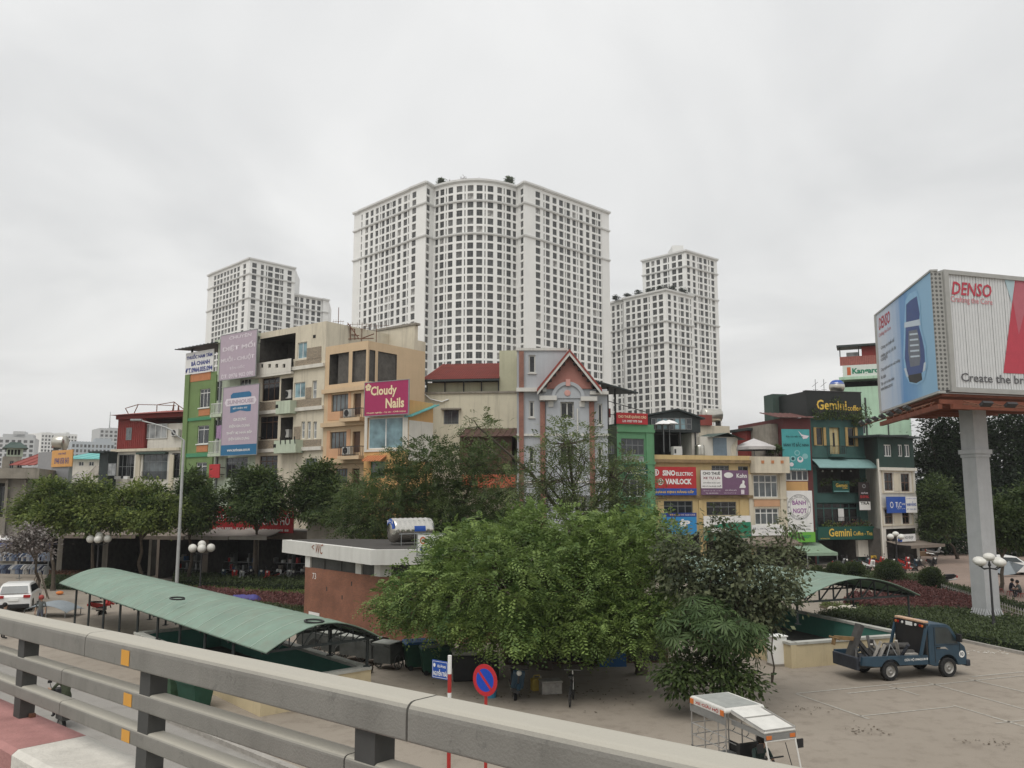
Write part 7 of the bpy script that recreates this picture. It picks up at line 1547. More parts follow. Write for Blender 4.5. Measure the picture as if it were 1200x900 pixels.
MB().box(bx0 + .02, bx1, -bw + .1, bw - .1, .66, .74).build('bed_floor', 'truck_dark', t); MB().box(bx0 - .12, bx0 + .02, -.72, .72, .42, .88).build('tail_board', 'truck_dark', t, bevel=.03); MB().box(-1.2, cx - .6, -.35, -.22, .40, .60).box(-1.2, cx - .6, .22, .35, .40, .60).build('chassis', 'oil_steel', t)
text(t, 'CỨU HỘ 0944251818', (.55 + bx1) / 2 + .02, .735, (bx1 - .62), .13, 'white_paint', y=-bw - .006, bold=.02)
wm = wheel_mesh(.345, .2, .62); wf = wheel_mesh(.36, .19, .62)
for x, me in ((0, wm), (cx, wf)):
	for y in (-.74, .74): inst('wheel', me, t, Matrix.Translation((x, y, .35)))
MB().box(cx - .98, cx - .90, -.84, .84, .80, 1.98).build('headboard', 'plastic_black', t); hb = MB();
for y in (-.84, .84): hb.beam((cx - .92, y, 1.95), (cx - 1.25, y, .86), .09, .09)
hb.build('headboard_brace', 'truck_blue', t); MB().box(cx - 1.0, cx - .88, -.88, .88, 1.83, 2.0).build('light_board', 'plastic_black', t)
for y, m in ((-.72, 'lamp_orange'), (-.60, 'lamp_red'), (-.36, 'white_paint'), (.36, 'white_paint'), (.6, 'lamp_red'), (.72, 'lamp_orange')): MB().lathe([(.01, -.02), (.05, -.02), (.05, .01)], 10, (cx - 1.005, y, 1.91), 'x').build('marker_lamp', m, t)
MB().box(cx - 1.012, cx - 1.0, -.18, .18, 1.84, 1.98).build('number_plate', 'white_paint', t); MB().box(cx - 1.0, cx - .78, -.80, .80, 2.02, 2.10).build('light_bar', M('bar_peach', (.55, .36, .24), .4, .1), t, bevel=.02)
cr = MB(); cr.beam((-1.2, 0, .62), (-.6, 0, 1.95), .3, .2); cr.beam((-.80, 0, 1.45), (-.15, 0, .72), .12, .12); cr.beam((-1.05, -.28, .72), (-.85, -.05, 1.35), .08, .08); cr.beam((-1.05, .28, .72), (-.85, .05, 1.35), .08, .08); cr.build('crane_mast', 'oil_steel', t)
MB().beam((-.78, 0, 1.42), (-1.75, 0, 1.52), .12, .14).beam((-1.75, 0, 1.52), (-1.82, 0, 1.25), .12, .10).build('tow_arm', 'brass_brown', t); MB().tube((-1.74, -.3, 1.5), (-1.74, .3, 1.5), .05).build('tow_bar', 'brass_brown', t)
for i, (y, z, x0, x1) in enumerate(((-.35, .92, .3, 1.35), (.05, .92, .25, 1.3), (-.15, 1.14, .3, 1.3))): MB().tube((x0, y, z), (x1, y - .1, z - .02), .12, n=12).build('roll', 'oil_steel', t)
r = random.Random(3)
for i in range(18): x, y = r.uniform(-.8, .9), r.uniform(-.6, .6); MB().beam((x, y, .76), (x + r.uniform(-.4, .4), y + r.uniform(-.4, .4), .85 + r.uniform(0, .6)), .10, .08).build('scrap', r.choice(['oil_steel', 'oil_steel', 'truck_dark', 'scuff_pale']), t)
MB().box(.75, 1.35, -.72, -.42, .75, .92).build('crate', 'scuff_pale', t); MB().path([(.1, -.5, .75), (.35, -.45, 1.25), (.55, -.6, .78)], .02, 6).build('chain_hoop', 'iron_grey', t)
# white three-wheeled cargo bike
R_ = gnd(808, 815.5, 1.95); Fh = gnd(888, 856, 1.80); h = (Fh - R_); h.z = 0; h.normalize(); rt_ = Vector((h.y, -h.x, 0)); W3 = 1.14; root_ = Vector((R_.x, R_.y, 0)) - rt_ * (W3 / 2)
t = thing('cargo_trike', 'white three wheeled cargo trike with caged bed parked below the railing', 'trike', tuple(root_), math.atan2(h.y, h.x))
M('trike_white', (.62, .61, .57), .6, .10, 3, streak=.2); M('trike_grey', (.22, .22, .21), .7, .15); M('steel_bare', (.38, .37, .35), .45, .12, metal=.5)
LB = 1.46; rp = MB(); rp.extr([(0, 1.86), (LB, 1.86), (LB, 1.93), (LB - .06, 1.965), (.06, 1.965), (0, 1.93)], -W3 / 2, W3 / 2); rp.build('cargo_roof', 'trike_white', t, bevel=.03)
MB().box(.1, LB - .1, -W3 / 2 + .1, W3 / 2 - .1, 1.966, 1.972).build('roof_sheet', M('sheet_worn', (.30, .31, .29), .7, .15, 4), t)
MB().box(.0, LB, -W3 / 2 + .005, -W3 / 2 + .03, 1.60, 1.859).box(.0, LB, W3 / 2 - .03, W3 / 2 - .005, 1.60, 1.859).build('valance', 'trike_grey', t); MB().box(.05, LB - .05, -W3 / 2 - .004, -W3 / 2 + .004, 1.79, 1.935).build('name_strip', 'trike_white', t)
text(t, 'XE CỨU HỘ', LB * .5, 1.862, LB * .66, .10, 'red_paint', y=-W3 / 2 - .008, bold=.03)
for x in (.12, LB - .10): MB().box(x - .06, x + .06, -W3 / 2 - .03, -W3 / 2 - .005, 1.80, 1.92).build('marker_lamp', 'lamp_orange', t)
cage = MB()
for y in (-W3 / 2 + .03, W3 / 2 - .03):
	for x in (.03, .58, 1.13, LB - .03): cage.tube((x, y, .55), (x, y, 1.62), .018, n=6)
	for z in (.75, 1.05, 1.32): cage.tube((.03, y, z), (LB - .03, y, z), .014, n=5)
	for x in (.3, .85, 1.4): cage.path([(x - .12, y, 1.05), (x, y, 1.16), (x - .04, y, 1.22), (x + .1, y, 1.32)], .012, 5)
for z in (.75, 1.05, 1.32): cage.tube((.03, -W3 / 2 + .03, z), (.03, W3 / 2 - .03, z), .014, n=5)
cage.build('cage', 'steel_bare', t); MB().box(0, LB, -W3 / 2, W3 / 2, .48, .56).build('bed_floor', 'trike_grey', t); MB().box(.02, LB, -W3 / 2, -W3 / 2 + .02, .56, .80).box(.02, LB, W3 / 2 - .02, W3 / 2, .56, .80).build('bed_side', 'plastic_black', t)
cw = .42; cr_ = MB(); cr_.extr([(LB + .02, 1.86), (LB + 1.22, 1.70), (LB + 1.24, 1.74), (LB + 1.20, 1.775), (LB + .02, 1.94)], -cw, cw); cr_.build('cab_roof', 'trike_white', t, bevel=.015)
MB().box(LB + .5, LB + .515, -cw - .002, cw + .002, 1.80, 1.895).build('roof_seam', 'steel_bare', t); MB().box(LB + .03, LB + 1.2, -cw, -cw + .02, 1.62, 1.72).build('cab_valance', 'trike_grey', t); rr = MB()
for y in (-cw - .01, cw + .01): rr.tube((LB + .05, y, 1.95), (LB + 1.22, y, 1.79), .012, n=5)
rr.tube((LB + 1.22, -cw, 1.79), (LB + 1.22, cw, 1.79), .012, n=5); rr.build('roof_rail', 'steel_bare', t)
MB().box(LB + 1.20, LB + 1.235, -cw, cw, 1.56, 1.70).build('brow', 'trike_grey', t)
for y in (-.32, .32): MB().box(LB + 1.236, LB + 1.25, y - .07, y + .07, 1.59, 1.67).build('marker_lamp', 'lamp_orange', t)
wf_ = MB()
for y in (-cw + .02, cw - .02): wf_.tube((LB + 1.22, y, 1.56), (LB + 1.42, y, .78), .02, n=6)
wf_.tube((LB + 1.42, -cw, .78), (LB + 1.42, cw, .78), .02, n=6).tube((LB + 1.22, -cw, 1.55), (LB + 1.22, cw, 1.55), .02, n=6); wf_.build('windscreen_frame', 'trike_white', t); MB().tube((LB + 1.26, .1, 1.5), (LB + 1.4, .2, .85), .01, n=5).build('wiper', 'black_paint', t)
for y in (-cw - .12, cw + .12): MB().box(LB + 1.2, LB + 1.23, y - .08, y + .08, 1.33, 1.52).build('mirror', 'plastic_black', t)
MB().extr([(LB + .9, .35), (LB + 1.5, .35), (LB + 1.55, .6), (LB + 1.42, .78), (LB + 1.2, .8), (LB + 1.0, .55)], -.3, .3).build('front_fairing', 'trike_white', t, bevel=.03); MB().sphere((LB + 1.56, 0, .72), .1, 12, 8).build('headlight', 'globe_white', t, smooth=True)
MB().box(LB + .15, LB + .65, -.32, .32, .62, .78).box(LB + .08, LB + .2, -.34, .34, .78, 1.2).build('seat', 'plastic_black', t); MB().tube((LB + 1.1, 0, .7), (LB + .95, 0, 1.05), .025).tube((LB + .9, -.32, 1.08), (LB + .9, .32, 1.08), .018).build('handlebar', 'black_paint', t)
wm3 = wheel_mesh(.27, .1, .6)
for x, y in ((.55, -.5), (.55, .5), (LB + 1.3, 0)): inst('wheel', wm3, t, Matrix.Translation((x, y, .27)))
TRIKE = (t, LB)
# cars
def suv(label, loc, rz, paint='car_white', group=None):
	t = thing('parked_car', label, 'car', loc, rz, group); w = .90; bodyp = [(-2.2, .55), (-2.22, .30), (-1.75, .24)] + arch_profile(-1.70, -.95, .24, -1.32, .38)[1:-1] + [(-.9, .24), (.95, .24)] + arch_profile(.98, 1.72, .24, 1.35, .38)[1:-1] + [(1.8, .24), (2.2, .30), (2.22, .62), (2.05, .86), (1.2, 1.0), (-2.08, 1.05), (-2.2, .9)]
	b = MB().extr(bodyp, -w, w).build('body', paint, t, bevel=.09); cab = [(-2.10, 1.04), (1.15, .99), (.45, 1.52), (.1, 1.60), (-1.35, 1.62), (-1.80, 1.54)]
	mb = MB(); k = .80; n = len(cab); mb.add([(x, -w * (.97 if z < 1.1 else k), z) for x, z in cab] + [(x, w * (.97 if z < 1.1 else k), z) for x, z in cab], [tuple(range(n)), tuple(range(2 * n - 1, n - 1, -1))] + [((i + 1) % n, i, n + i, n + (i + 1) % n) for i in range(n)]); mb.build('roof', paint, t, bevel=.06)
	MB().quad((-2.125, .72, 1.10), (-2.125, -.72, 1.10), (-1.86, -.64, 1.50), (-1.86, .64, 1.50)).build('rear_window', 'car_glass', t); MB().quad((1.13, -.74, 1.05), (1.13, .74, 1.05), (.52, .66, 1.50), (.52, -.66, 1.50)).build('windscreen', 'car_glass', t)
	for s in (-1, 1):
		mb = MB(); q = [(-1.75, 1.12), (.85, 1.08), (.40, 1.45), (-1.55, 1.50)]; vs = [(x, s * (w * (.97 - (z - 1.04) / .56 * .17) + .012), z) for x, z in q]; mb.add(vs, [(0, 1, 2, 3)]); mb.build('side_window', 'car_glass', t)
		MB().box(-2.25, -2.12, min(s * .50, s * .86), max(s * .50, s * .86), .84, 1.0).build('tail_light', 'lamp_red', t, bevel=.02); MB().box(2.06, 2.2, min(s * .5, s * .82), max(s * .5, s * .82), .68, .82).build('headlight', 'globe_white', t)
	MB().box(-2.26, -2.0, -.84, .84, .26, .50).build('rear_bumper', 'plastic_black', t, bevel=.03); MB().box(-2.245, -2.2, -.26, .26, .68, .80).build('number_plate', 'white_paint', t)
	me = wheel_mesh(.36, .22, .66)
	for x in (-1.32, 1.35):
		for y in (-.80, .80): inst('wheel', me, t, Matrix.Translation((x, y, .36)))
	return t
M('car_white', (.74, .74, .72), .3, .03, 1.0, spec=.5); M('car_silver', (.42, .43, .43), .3, .04, metal=.4)
p = gnd(12, 716); suv('white hatchback car parked at the left edge behind the railing', (p.x - .2, p.y + 1.2, 0), rad(112)); p = gnd(1182, 673); suv('white car parked behind the tree at the right', (p.x, p.y, 0), rad(-10))
# motorbikes
def motorbike_proto(paint):
	t = bpy.data.objects.new('motorbike', None); COL.objects.link(t); me = wheel_mesh(.29, .09, .72)
	for x in (-.62, .62): inst('wheel', me, t, Matrix.Translation((x, 0, .29)))
	MB().extr([(-.85, .62), (-.55, .45), (-.1, .40), (.15, .34), (.32, .45), (.42, .85), (.50, 1.0), (.40, 1.02), (.25, .62), (.05, .55), (-.3, .66), (-.9, .78)], -.11, .11).build('body', paint, t, bevel=.03); MB().extr([(.30, .45), (.42, .42), (.52, .95), (.46, 1.04)], -.21, .21).build('leg_shield', paint, t, bevel=.03)
	MB().extr([(-.80, .76), (-.1, .66), (.0, .70), (-.2, .78), (-.78, .84)], -.13, .13).build('seat', 'plastic_black', t, bevel=.03); MB().extr([(.45, .60), (.62, .62), (.88, .5), (.8, .44), (.6, .52)], -.06, .06).build('front_mudguard', paint, t)
	MB().tube((.62, 0, .29), (.45, 0, .98), .035).tube((.40, -.33, 1.06), (.40, .33, 1.06), .018).tube((.40, -.22, 1.06), (.34, -.3, 1.28), .01).tube((.40, .22, 1.06), (.34, .3, 1.28), .01).build('handlebar', 'iron_dark', t)
	for y in (-.3, .3): MB().box(.32, .345, y - .06, y + .06, 1.25, 1.33).build('mirror', 'plastic_black', t)
	MB().sphere((.53, 0, .95), .09, 10, 7).build('headlight', 'globe_white', t); MB().tube((-.1, -.13, .28), (-.9, -.15, .42), .045).build('exhaust', 'chrome', t); MB().box(-.35, .2, -.12, .12, .22, .45).build('engine', 'oil_steel', t); MB().box(-.98, -.88, -.09, .09, .58, .72).build('tail_light', 'lamp_red', t); MB().tube((-.1, .1, .3), (-.2, .22, 0), .015).build('stand', 'iron_dark', t)
	return t
MBP = {k: motorbike_proto(m) for k, m in (('red', 'red_paint'), ('black', 'plastic_black'), ('silver', 'car_silver'), ('blue', 'truck_blue'), ('white', 'car_white'))}; used_ = set()
def motorbike(kind, loc, rz, label, group=None, lean=0.0):
	b = MBP[kind]
	if kind in used_: b = copy_tree(b)
	used_.add(kind); b.location = loc; b.rotation_euler = (lean, 0, rz); tag(b, label, 'motorbike', group);
	if not group and 'group' in b: del b['group']
	return b
r = random.Random(12)
for i in range(10):
	px = 262 + i * 10.4; p = gnd(px, 683 + (i % 3)); k = r.choice(['white', 'silver', 'black', 'blue', 'red']); motorbike(k, (p.x, p.y + .6, 0), rad(-100 + r.uniform(-25, 25)), f'{k} motorbike parked in the row outside the arcade', 'motorbikes parked outside the arcade', rad(-7))
for i in range(13):
	px = 986 + i * 9.3; p = gnd(px, 668 + (i % 3) * 2.5 - .2 * i * .3); k = 'red' if px in (986 + 6 * 9.3, 986 + 4 * 9.3) or i in (8, 9) else r.choice(['black', 'silver', 'black', 'white', 'blue']); motorbike(k, (p.x, p.y + r.uniform(0, 2.5), 0), rad(-80 + r.uniform(-35, 35)), f'{k} motorbike parked in the row before the coffee house and bike shop', 'motorbikes parked before the coffee house', rad(-7))
p = gnd(1106, 685); motorbike('black', (p.x, p.y, 0), rad(150), 'black motorbike parked alone right of the bush row', None, rad(-7)); p = gnd(603, 823); motorbike('blue', (p.x, p.y + .5, 0), rad(-84), 'blue motorbike under the big tree facing the railing', None, rad(-6)); p = gnd(120, 720); motorbike('red', (p.x, p.y, 0), rad(70), 'red motorbike seen under the left end of the long green roof', None, rad(-6))
for i, (px, py, z, a) in enumerate(((1070, 652, .0, 30), (1082, 650, .5, 10), (1096, 652, .0, -20), (1078, 648, 1.0, 60))):
	p = gnd(px, py); motorbike(['silver', 'black', 'silver', 'silver'][i], (p.x, p.y, z), rad(a), 'stripped motorbike piled up at the bike repair shop', 'motorbikes piled at the repair shop', rad(12 * (i - 1)))
M('crate_wood', (.20, .13, .075), .85, .25, 5)
for i, (px, py) in enumerate(((1082, 652), (1078, 650))):
	p = gnd(px, py - .3); t = thing('pallet_stack', 'low wooden stack under the piled motorbikes, ' + ('front' if i == 0 else 'back'), 'stack', (p.x, p.y + .3, 0), rad(10)); MB().box(-.9, .9, -.4, .4, 0, .48 + .5 * i).build('crate', 'crate_wood', t)
# people
M('skin', (.34, .20, .13), .6, .08); M('hair_black', (.012, .01, .009), .6, .2); M('cloth_navy', (.02, .022, .035), .9, .2); M('cloth_grey2', (.12, .13, .125), .9, .2); M('cloth_olive', (.055, .065, .04), .9, .35, 9); M('cloth_green', (.03, .05, .045), .9, .2); M('trouser_dark', (.025, .025, .028), .9, .2); M('denim', (.10, .11, .14), .9, .2)
def person(label, loc, rz, pose, shirt, trouser, helmet=None, sc=1.0):
	"""joints in metres, x forward, z up; one skinned body"""
	J = {'pel': (0, 0, .95), 'bel': (0, 0, 1.12), 'che': (0, 0, 1.32), 'nek': (.01, 0, 1.48), 'hed': (.02, 0, 1.58), 'top': (.01, 0, 1.71)}
	for s, n in ((1, 'l'), (-1, 'r')): J.update({n + 'hip': (0, .09 * s, .90), n + 'kne': (.02, .10 * s, .50), n + 'ank': (0, .10 * s, .09), n + 'toe': (.17, .11 * s, .04), n + 'sho': (0, .18 * s, 1.42), n + 'elb': (-.02, .24 * s, 1.13), n + 'wri': (.06, .25 * s, .89), n + 'pal': (.08, .25 * s, .82)})
	J.update(pose); R = {'pel': .135, 'bel': .12, 'che': .135, 'nek': .052, 'hed': .085, 'top': .07, 'hip': .085, 'kne': .055, 'ank': .042, 'toe': .035, 'sho': .058, 'elb': .04, 'wri': .028, 'pal': .032}
	E = [('pel', 'bel'), ('bel', 'che'), ('che', 'nek'), ('nek', 'hed'), ('hed', 'top')]
	for n in 'lr': E += [('pel', n + 'hip'), (n + 'hip', n + 'kne'), (n + 'kne', n + 'ank'), (n + 'ank', n + 'toe'), ('che', n + 'sho'), (n + 'sho', n + 'elb'), (n + 'elb', n + 'wri'), (n + 'wri', n + 'pal')]
	names = list(J);
	for n in 'lr':
		p, w_ = Vector(J[n + 'pal']), Vector(J[n + 'wri']); d = (p - w_).normalized(); sd = d.orthogonal().normalized()
		for k in range(5): nm = f'{n}f{k}'; J[nm] = tuple(p + d * (.075 if k else .03) * (1 - .1 * abs(k - 2)) + sd * (.016 * (k - 2.2)) * (1.6 if k == 0 else 1)); E.append((n + 'pal', nm)); R[f'f{k}'] = .009
	names = list(J); me = bpy.data.meshes.new('person'); me.from_pydata([J[n] for n in names], [(names.index(a), names.index(b)) for a, b in E], []); o = bpy.data.objects.new('person', me); COL.objects.link(o)
	m = o.modifiers.new('s', 'SKIN'); lay = me.skin_vertices[0].data if me.skin_vertices else None
	if lay is None: me.attributes.new;
	for i, n in enumerate(names):
		k = n if n in R else n[1:]; q = R.get(k, .05); me.skin_vertices[0].data[i].radius = (q, q * (.8 if n in ('che', 'bel', 'pel') else 1)); me.skin_vertices[0].data[i].use_root = (n == 'pel')
	o.modifiers.new('u', 'SUBSURF').levels = 1; bpy.context.view_layer.update(); dg = bpy.context.evaluated_depsgraph_get(); body_ = bpy.data.meshes.new_from_object(o.evaluated_get(dg)); bpy.data.objects.remove(o)
	seg = [(Vector(J[a]), Vector(J[b]), a, b) for a, b in E]; body_.materials.clear()
	for x in (shirt, trouser, 'skin', 'plastic_black'): body_.materials.append(mt(x))
	idx = []
	for f_ in body_.polygons:
		c = f_.center; best = min(seg, key=lambda s_: (c - (s_[0] + (s_[1] - s_[0]) * max(0, min(1, (c - s_[0]).dot(s_[1] - s_[0]) / max(1e-6, (s_[1] - s_[0]).length_squared))))).length); b = best[3][1:] if best[3][0] in 'lr' else best[3]
		idx.append(2 if b in ('hed', 'top', 'pal', 'wri') or b.startswith('f') else 3 if b == 'toe' else 1 if b in ('hip', 'kne', 'ank') else 0)
	body_.polygons.foreach_set('material_index', idx); body_.polygons.foreach_set('use_smooth', [True] * len(idx)); ob = inst('person', body_); ob.location = loc; ob.rotation_euler = (0, 0, rz); ob.scale = (sc,) * 3; tag(ob, label, 'person')
	hd_ = Vector(J['hed']).lerp(Vector(J['top']), .45)
	if helmet: MB().sphere(hd_ + Vector((-.01, 0, .03)), .145, 14, 9).build('helmet', helmet, ob, smooth=True)
	else: MB().sphere(hd_ + Vector((-.03, 0, .035)), .118, 12, 8, sq=(1, .92, 1)).build('hair', 'hair_black', ob, smooth=True)
	for s in (-1, 1): MB().sphere(hd_ + Vector((.085, .035 * s, -.01)), .012, 6, 4).build('eye', 'hair_black', ob)
	MB().sphere(hd_ + Vector((.10, 0, -.04)), .02, 6, 4).build('nose', 'skin', ob)
	return ob
SIT = {'pel': (0, 0, .36), 'bel': (.04, 0, .52), 'che': (.12, 0, .70), 'nek': (.17, 0, .84), 'hed': (.21, 0, .93), 'top': (.22, 0, 1.06)}
for s, n in ((1, 'l'), (-1, 'r')): SIT.update({n + 'hip': (.05, .09 * s, .34), n + 'kne': (.42, .16 * s, .46), n + 'ank': (.36, .14 * s, .08), n + 'toe': (.52, .15 * s, .04), n + 'sho': (.12, .18 * s, .79), n + 'elb': (.24, .25 * s, .56), n + 'wri': (.43, .12 * s, .54), n + 'pal': (.49, .09 * s, .54)})
RIDE = {'pel': (-.25, 0, .86), 'bel': (-.2, 0, 1.02), 'che': (-.12, 0, 1.22), 'nek': (-.05, 0, 1.37), 'hed': (-.02, 0, 1.47), 'top': (-.01, 0, 1.60)}
for s, n in ((1, 'l'), (-1, 'r')): RIDE.update({n + 'hip': (-.18, .10 * s, .82), n + 'kne': (.22, .2 * s, .72), n + 'ank': (.10, .2 * s, .34), n + 'toe': (.26, .21 * s, .30), n + 'sho': (-.12, .19 * s, 1.31), n + 'elb': (.08, .30 * s, 1.10), n + 'wri': (.33, .30 * s, 1.07), n + 'pal': (.40, .29 * s, 1.075)})
p = gnd(72, 851); q = rad(136); motorbike('black', (p.x, p.y, 0), q, 'black motorbike ridden on the road below the railing'); person('motorbike rider in olive camouflage jacket seen between the rails', (p.x, p.y, 0), q, RIDE, 'cloth_olive', 'trouser_dark', 'plastic_black')
p = gnd(3, 749); person('person in dark clothes standing on the road behind the railing at the left edge', (p.x, p.y, 0), rad(60), {}, 'cloth_grey2', 'trouser_dark', None, .96)
M('stool_red', (.30, .05, .04), .5, .1)
def stool(label, p, rz=0.0):
	t = thing('plastic_stool', label, 'stool', (p.x, p.y, 0), rz, 'red plastic stools on the pavement'); MB().box(-.15, .15, -.15, .15, .24, .275).build('seat', 'stool_red', t, bevel=.02)
	for x in (-.13, .13):
		for y in (-.13, .13): MB().beam((x * 1.15, y * 1.15, 0), (x * .9, y * .9, .24), .035, .035).build('leg', 'stool_red', t)
p = gnd(1184, 697.5); person('person in navy top sitting on a low stool on the right pavement', (p.x, p.y, 0), rad(-10), SIT, 'cloth_navy', 'denim'); stool('red stool under the person in navy', p); p = gnd(1197, 700); person('person in grey green top sitting at the right edge', (p.x, p.y, 0), rad(170), SIT, 'cloth_grey2', 'trouser_dark'); stool('red stool under the person at the right edge', p); stool('empty red stool left of the sitting people', gnd(1172, 694.5))
tr, LB = TRIKE; mw = Matrix.Translation(tr.location) @ Matrix.Rotation(tr.rotation_euler.z, 4, 'Z') @ Matrix.Translation((LB + .38, 0, .38)); pp = mw.translation; person('driver in dark green clothes sitting in the cargo trike', tuple(pp), tr.rotation_euler.z, SIT, 'cloth_green', 'trouser_dark')
p = gnd(46, 736); person('person with red and white helmet under the grey tarp', (p.x, p.y, 0), rad(-70), {}, 'cloth_grey2', 'denim', 'stool_red', .93)
# garbage carts and rubbish by the toilet block
M('cart_steel', (.075, .08, .075), .7, .3, 3); M('cart_lid', (.30, .31, .28), .6, .18, 2, streak=.3); M('bin_green', (.018, .07, .045), .55, .15, 3); M('bin_blue', (.02, .09, .22), .5, .12); M('carton', (.36, .31, .25), .9, .12)
def spoked_wheel():
	mb = MB(); mb.lathe([(.27, -.02), (.30, -.02), (.30, .02), (.27, .02), (.27, -.02)], 20, axis='y')
	for k in range(5): a = math.pi * k / 5; mb.beam((-.28 * math.cos(a), 0, -.28 * math.sin(a)), (.28 * math.cos(a), 0, .28 * math.sin(a)), .015, .02)
	return mb.mesh('wheel', 'cart_steel')
SW = spoked_wheel()
def cart(label, p, rz, lid=True):
	t = thing('garbage_cart', label, 'cart', (p.x, p.y, 0), rz, 'garbage carts by the toilet block'); MB().extr([(-.55, .28), (.45, .28), (.62, .95), (-.60, 1.02)], -.42, .42).build('box', 'cart_steel', t)
	if lid: MB().add([(-.62, -.44, 1.06), (.10, -.44, 1.08), (.10, .44, 1.08), (-.62, .44, 1.06), (-.62, -.44, 1.03), (.10, -.44, 1.05), (.10, .44, 1.05), (-.62, .44, 1.03)], [(0, 1, 2, 3), (7, 6, 5, 4), (4, 5, 1, 0), (5, 6, 2, 1), (6, 7, 3, 2), (7, 4, 0, 3)]).build('lid', 'cart_lid', t); MB().add([(.12, -.44, 1.08), (.63, -.44, .98), (.63, .44, .98), (.12, .44, 1.08)], [(0, 1, 2, 3), (3, 2, 1, 0)]).build('lid_flap', 'cart_lid', t)
	for y in (-.48, .48): inst('wheel', SW, t, Matrix.Translation((-.1, y, .30)))
	MB().path([(-.58, -.38, .9), (-.95, -.36, 1.05), (-.95, .36, 1.05), (-.58, .38, .9)], .02, 6).build('handle', 'cart_steel', t); MB().tube((.45, -.3, .28), (.5, -.3, 0), .02).tube((.45, .3, .28), (.5, .3, 0), .02).build('rest', 'cart_steel', t)
for i, (px, py, a, lab) in enumerate(((455, 786, 62, 'garbage cart nearest the blue bin, with pale lid'), (434, 780, 58, 'second garbage cart from the blue bin'), (414, 776, 66, 'third garbage cart from the blue bin, with small wheels showing'), (392, 772, 40, 'garbage cart lowest in the row behind the shelter posts'), (362, 764, 35, 'garbage cart farthest left behind the shelter end'))): p = gnd(px, py); cart(lab, p + Vector((0, .5, 0)), rad(a))
def wheelie(label, p, rz, mat='bin_green', lid='bin_green', s=1.0, group=None):
	t = thing('wheelie_bin', label, 'bin', (p.x, p.y, 0), rz, group); t.scale = (s,) * 3; MB().add([(-.5, -.3, .12), (.5, -.3, .12), (.5, .3, .12), (-.5, .3, .12), (-.62, -.42, 1.0), (.62, -.42, 1.0), (.62, .42, 1.0), (-.62, .42, 1.0)], [(3, 2, 1, 0), (0, 1, 5, 4), (1, 2, 6, 5), (2, 3, 7, 6), (3, 0, 4, 7)]).build('tub', mat, t); MB().extr([(-.66, 1.0), (.66, 1.0), (.6, 1.1), (-.6, 1.1)], -.46, .46).build('lid', lid, t, bevel=.02); MB().box(-.64, .64, -.45, -.4, .92, .99).build('rim', mat, t)
	wmb = MB().lathe([(.01, -.03), (.1, -.03), (.1, .03), (.01, .03)], 12, axis='y').mesh('wheel', 'tyre')
	for x in (-.42, .42):
		for y in (-.28, .28): inst('wheel', wmb, t, Matrix.Translation((x, y, .1)))
p = gnd(490, 786); wheelie('dark bin with blue lid beside the garbage carts', p + Vector((0, .4, 0)), rad(20), 'bin_green', 'bin_blue'); p = gnd(509, 792); wheelie('dark green bin half behind the street name plate', p + Vector((0, .4, 0)), rad(15), 'bin_green', 'bin_green', .95)
p = gnd(200, 822); wheelie('pale green bin with streaked lid behind the railing', p, rad(-38), M('bin_faded', (.06, .12, .07), .6, .25, 3), 'bin_faded', .9); p = gnd(228, 830); wheelie('dark green bin behind the railing, right of the pale one', p, rad(-38), 'bin_green', 'bin_green', .9)
p = gnd(522, 789); t = thing('carton_stack', 'stack of pale cartons behind the street name plate', 'boxes', (p.x, p.y + .4, 0), rad(12))
for k, (w_, h_, dz) in enumerate(((.55, .42, 0), (.5, .38, .43), (.58, .30, .82), (.62, .3, 1.13))): MB().box(-w_ / 2, w_ / 2, -.25, .25, dz, dz + h_).build('carton', 'carton', t, Matrix.Rotation(rad(8 * (k % 2) - 4), 4, 'Z'))
p = gnd(556, 800); t = thing('tarp_table', 'dark covered table with grey sacks on top under the big tree', 'table', (p.x, p.y + .6, 0), rad(8)); MB().box(-.85, .85, -.4, .4, .0, .92).build('cover', 'plastic_black', t, bevel=.05); MB().box(-.9, .1, -.42, .3, .925, 1.12).build('sack', 'cart_lid', t, bevel=.08); MB().box(-.6, .3, -.3, .4, 1.125, 1.25).build('sack', 'carton', t, bevel=.05)
for i, (px, py, lab) in enumerate(((533, 797, 'left tall clear water bottle beside the dark table'), (541, 797, 'right tall clear water bottle beside the dark table'))): p = gnd(px, py); t = thing('water_bottle', lab, 'bottle', (p.x, p.y, 0)); MB().lathe([(.01, 0), (.13, 0), (.14, .05), (.13, .12), (.14, .2), (.13, .3), (.12, .38), (.04, .46), (.04, .52), (.01, .52)], 12).build('bottle', 'cart_lid', t, smooth=True); MB().lathe([(.045, .52), (.045, .56), (.01, .56)], 10).build('cap', 'bin_blue', t)
p = gnd(645, 812); t = thing('foam_box', 'white foam box on the ground under the big tree', 'box', (p.x, p.y, 0), rad(12)); MB().box(-.36, .36, -.25, .25, 0, .38).build('tub', 'scuff_pale', t, bevel=.02); MB().box(-.38, .38, -.27, .27, .381, .45).build('lid', 'scuff_pale', t, bevel=.02)
p = gnd(629, 809); t = thing('jerry_can', 'yellow jerry can beside the white foam box', 'can', (p.x, p.y, 0), rad(20)); MB().box(-.2, .2, -.14, .14, 0, .42).build('can', M('can_yellow', (.45, .33, .07), .6, .15), t, bevel=.04); MB().path([(-.12, 0, .42), (-.1, 0, .52), (.1, 0, .52), (.12, 0, .42)], .02).build('handle', 'can_yellow', t); MB().lathe([(.04, .42), (.04, .48), (.01, .48)], 8, (.14, 0, 0)).build('cap', 'scuff_pale', t)
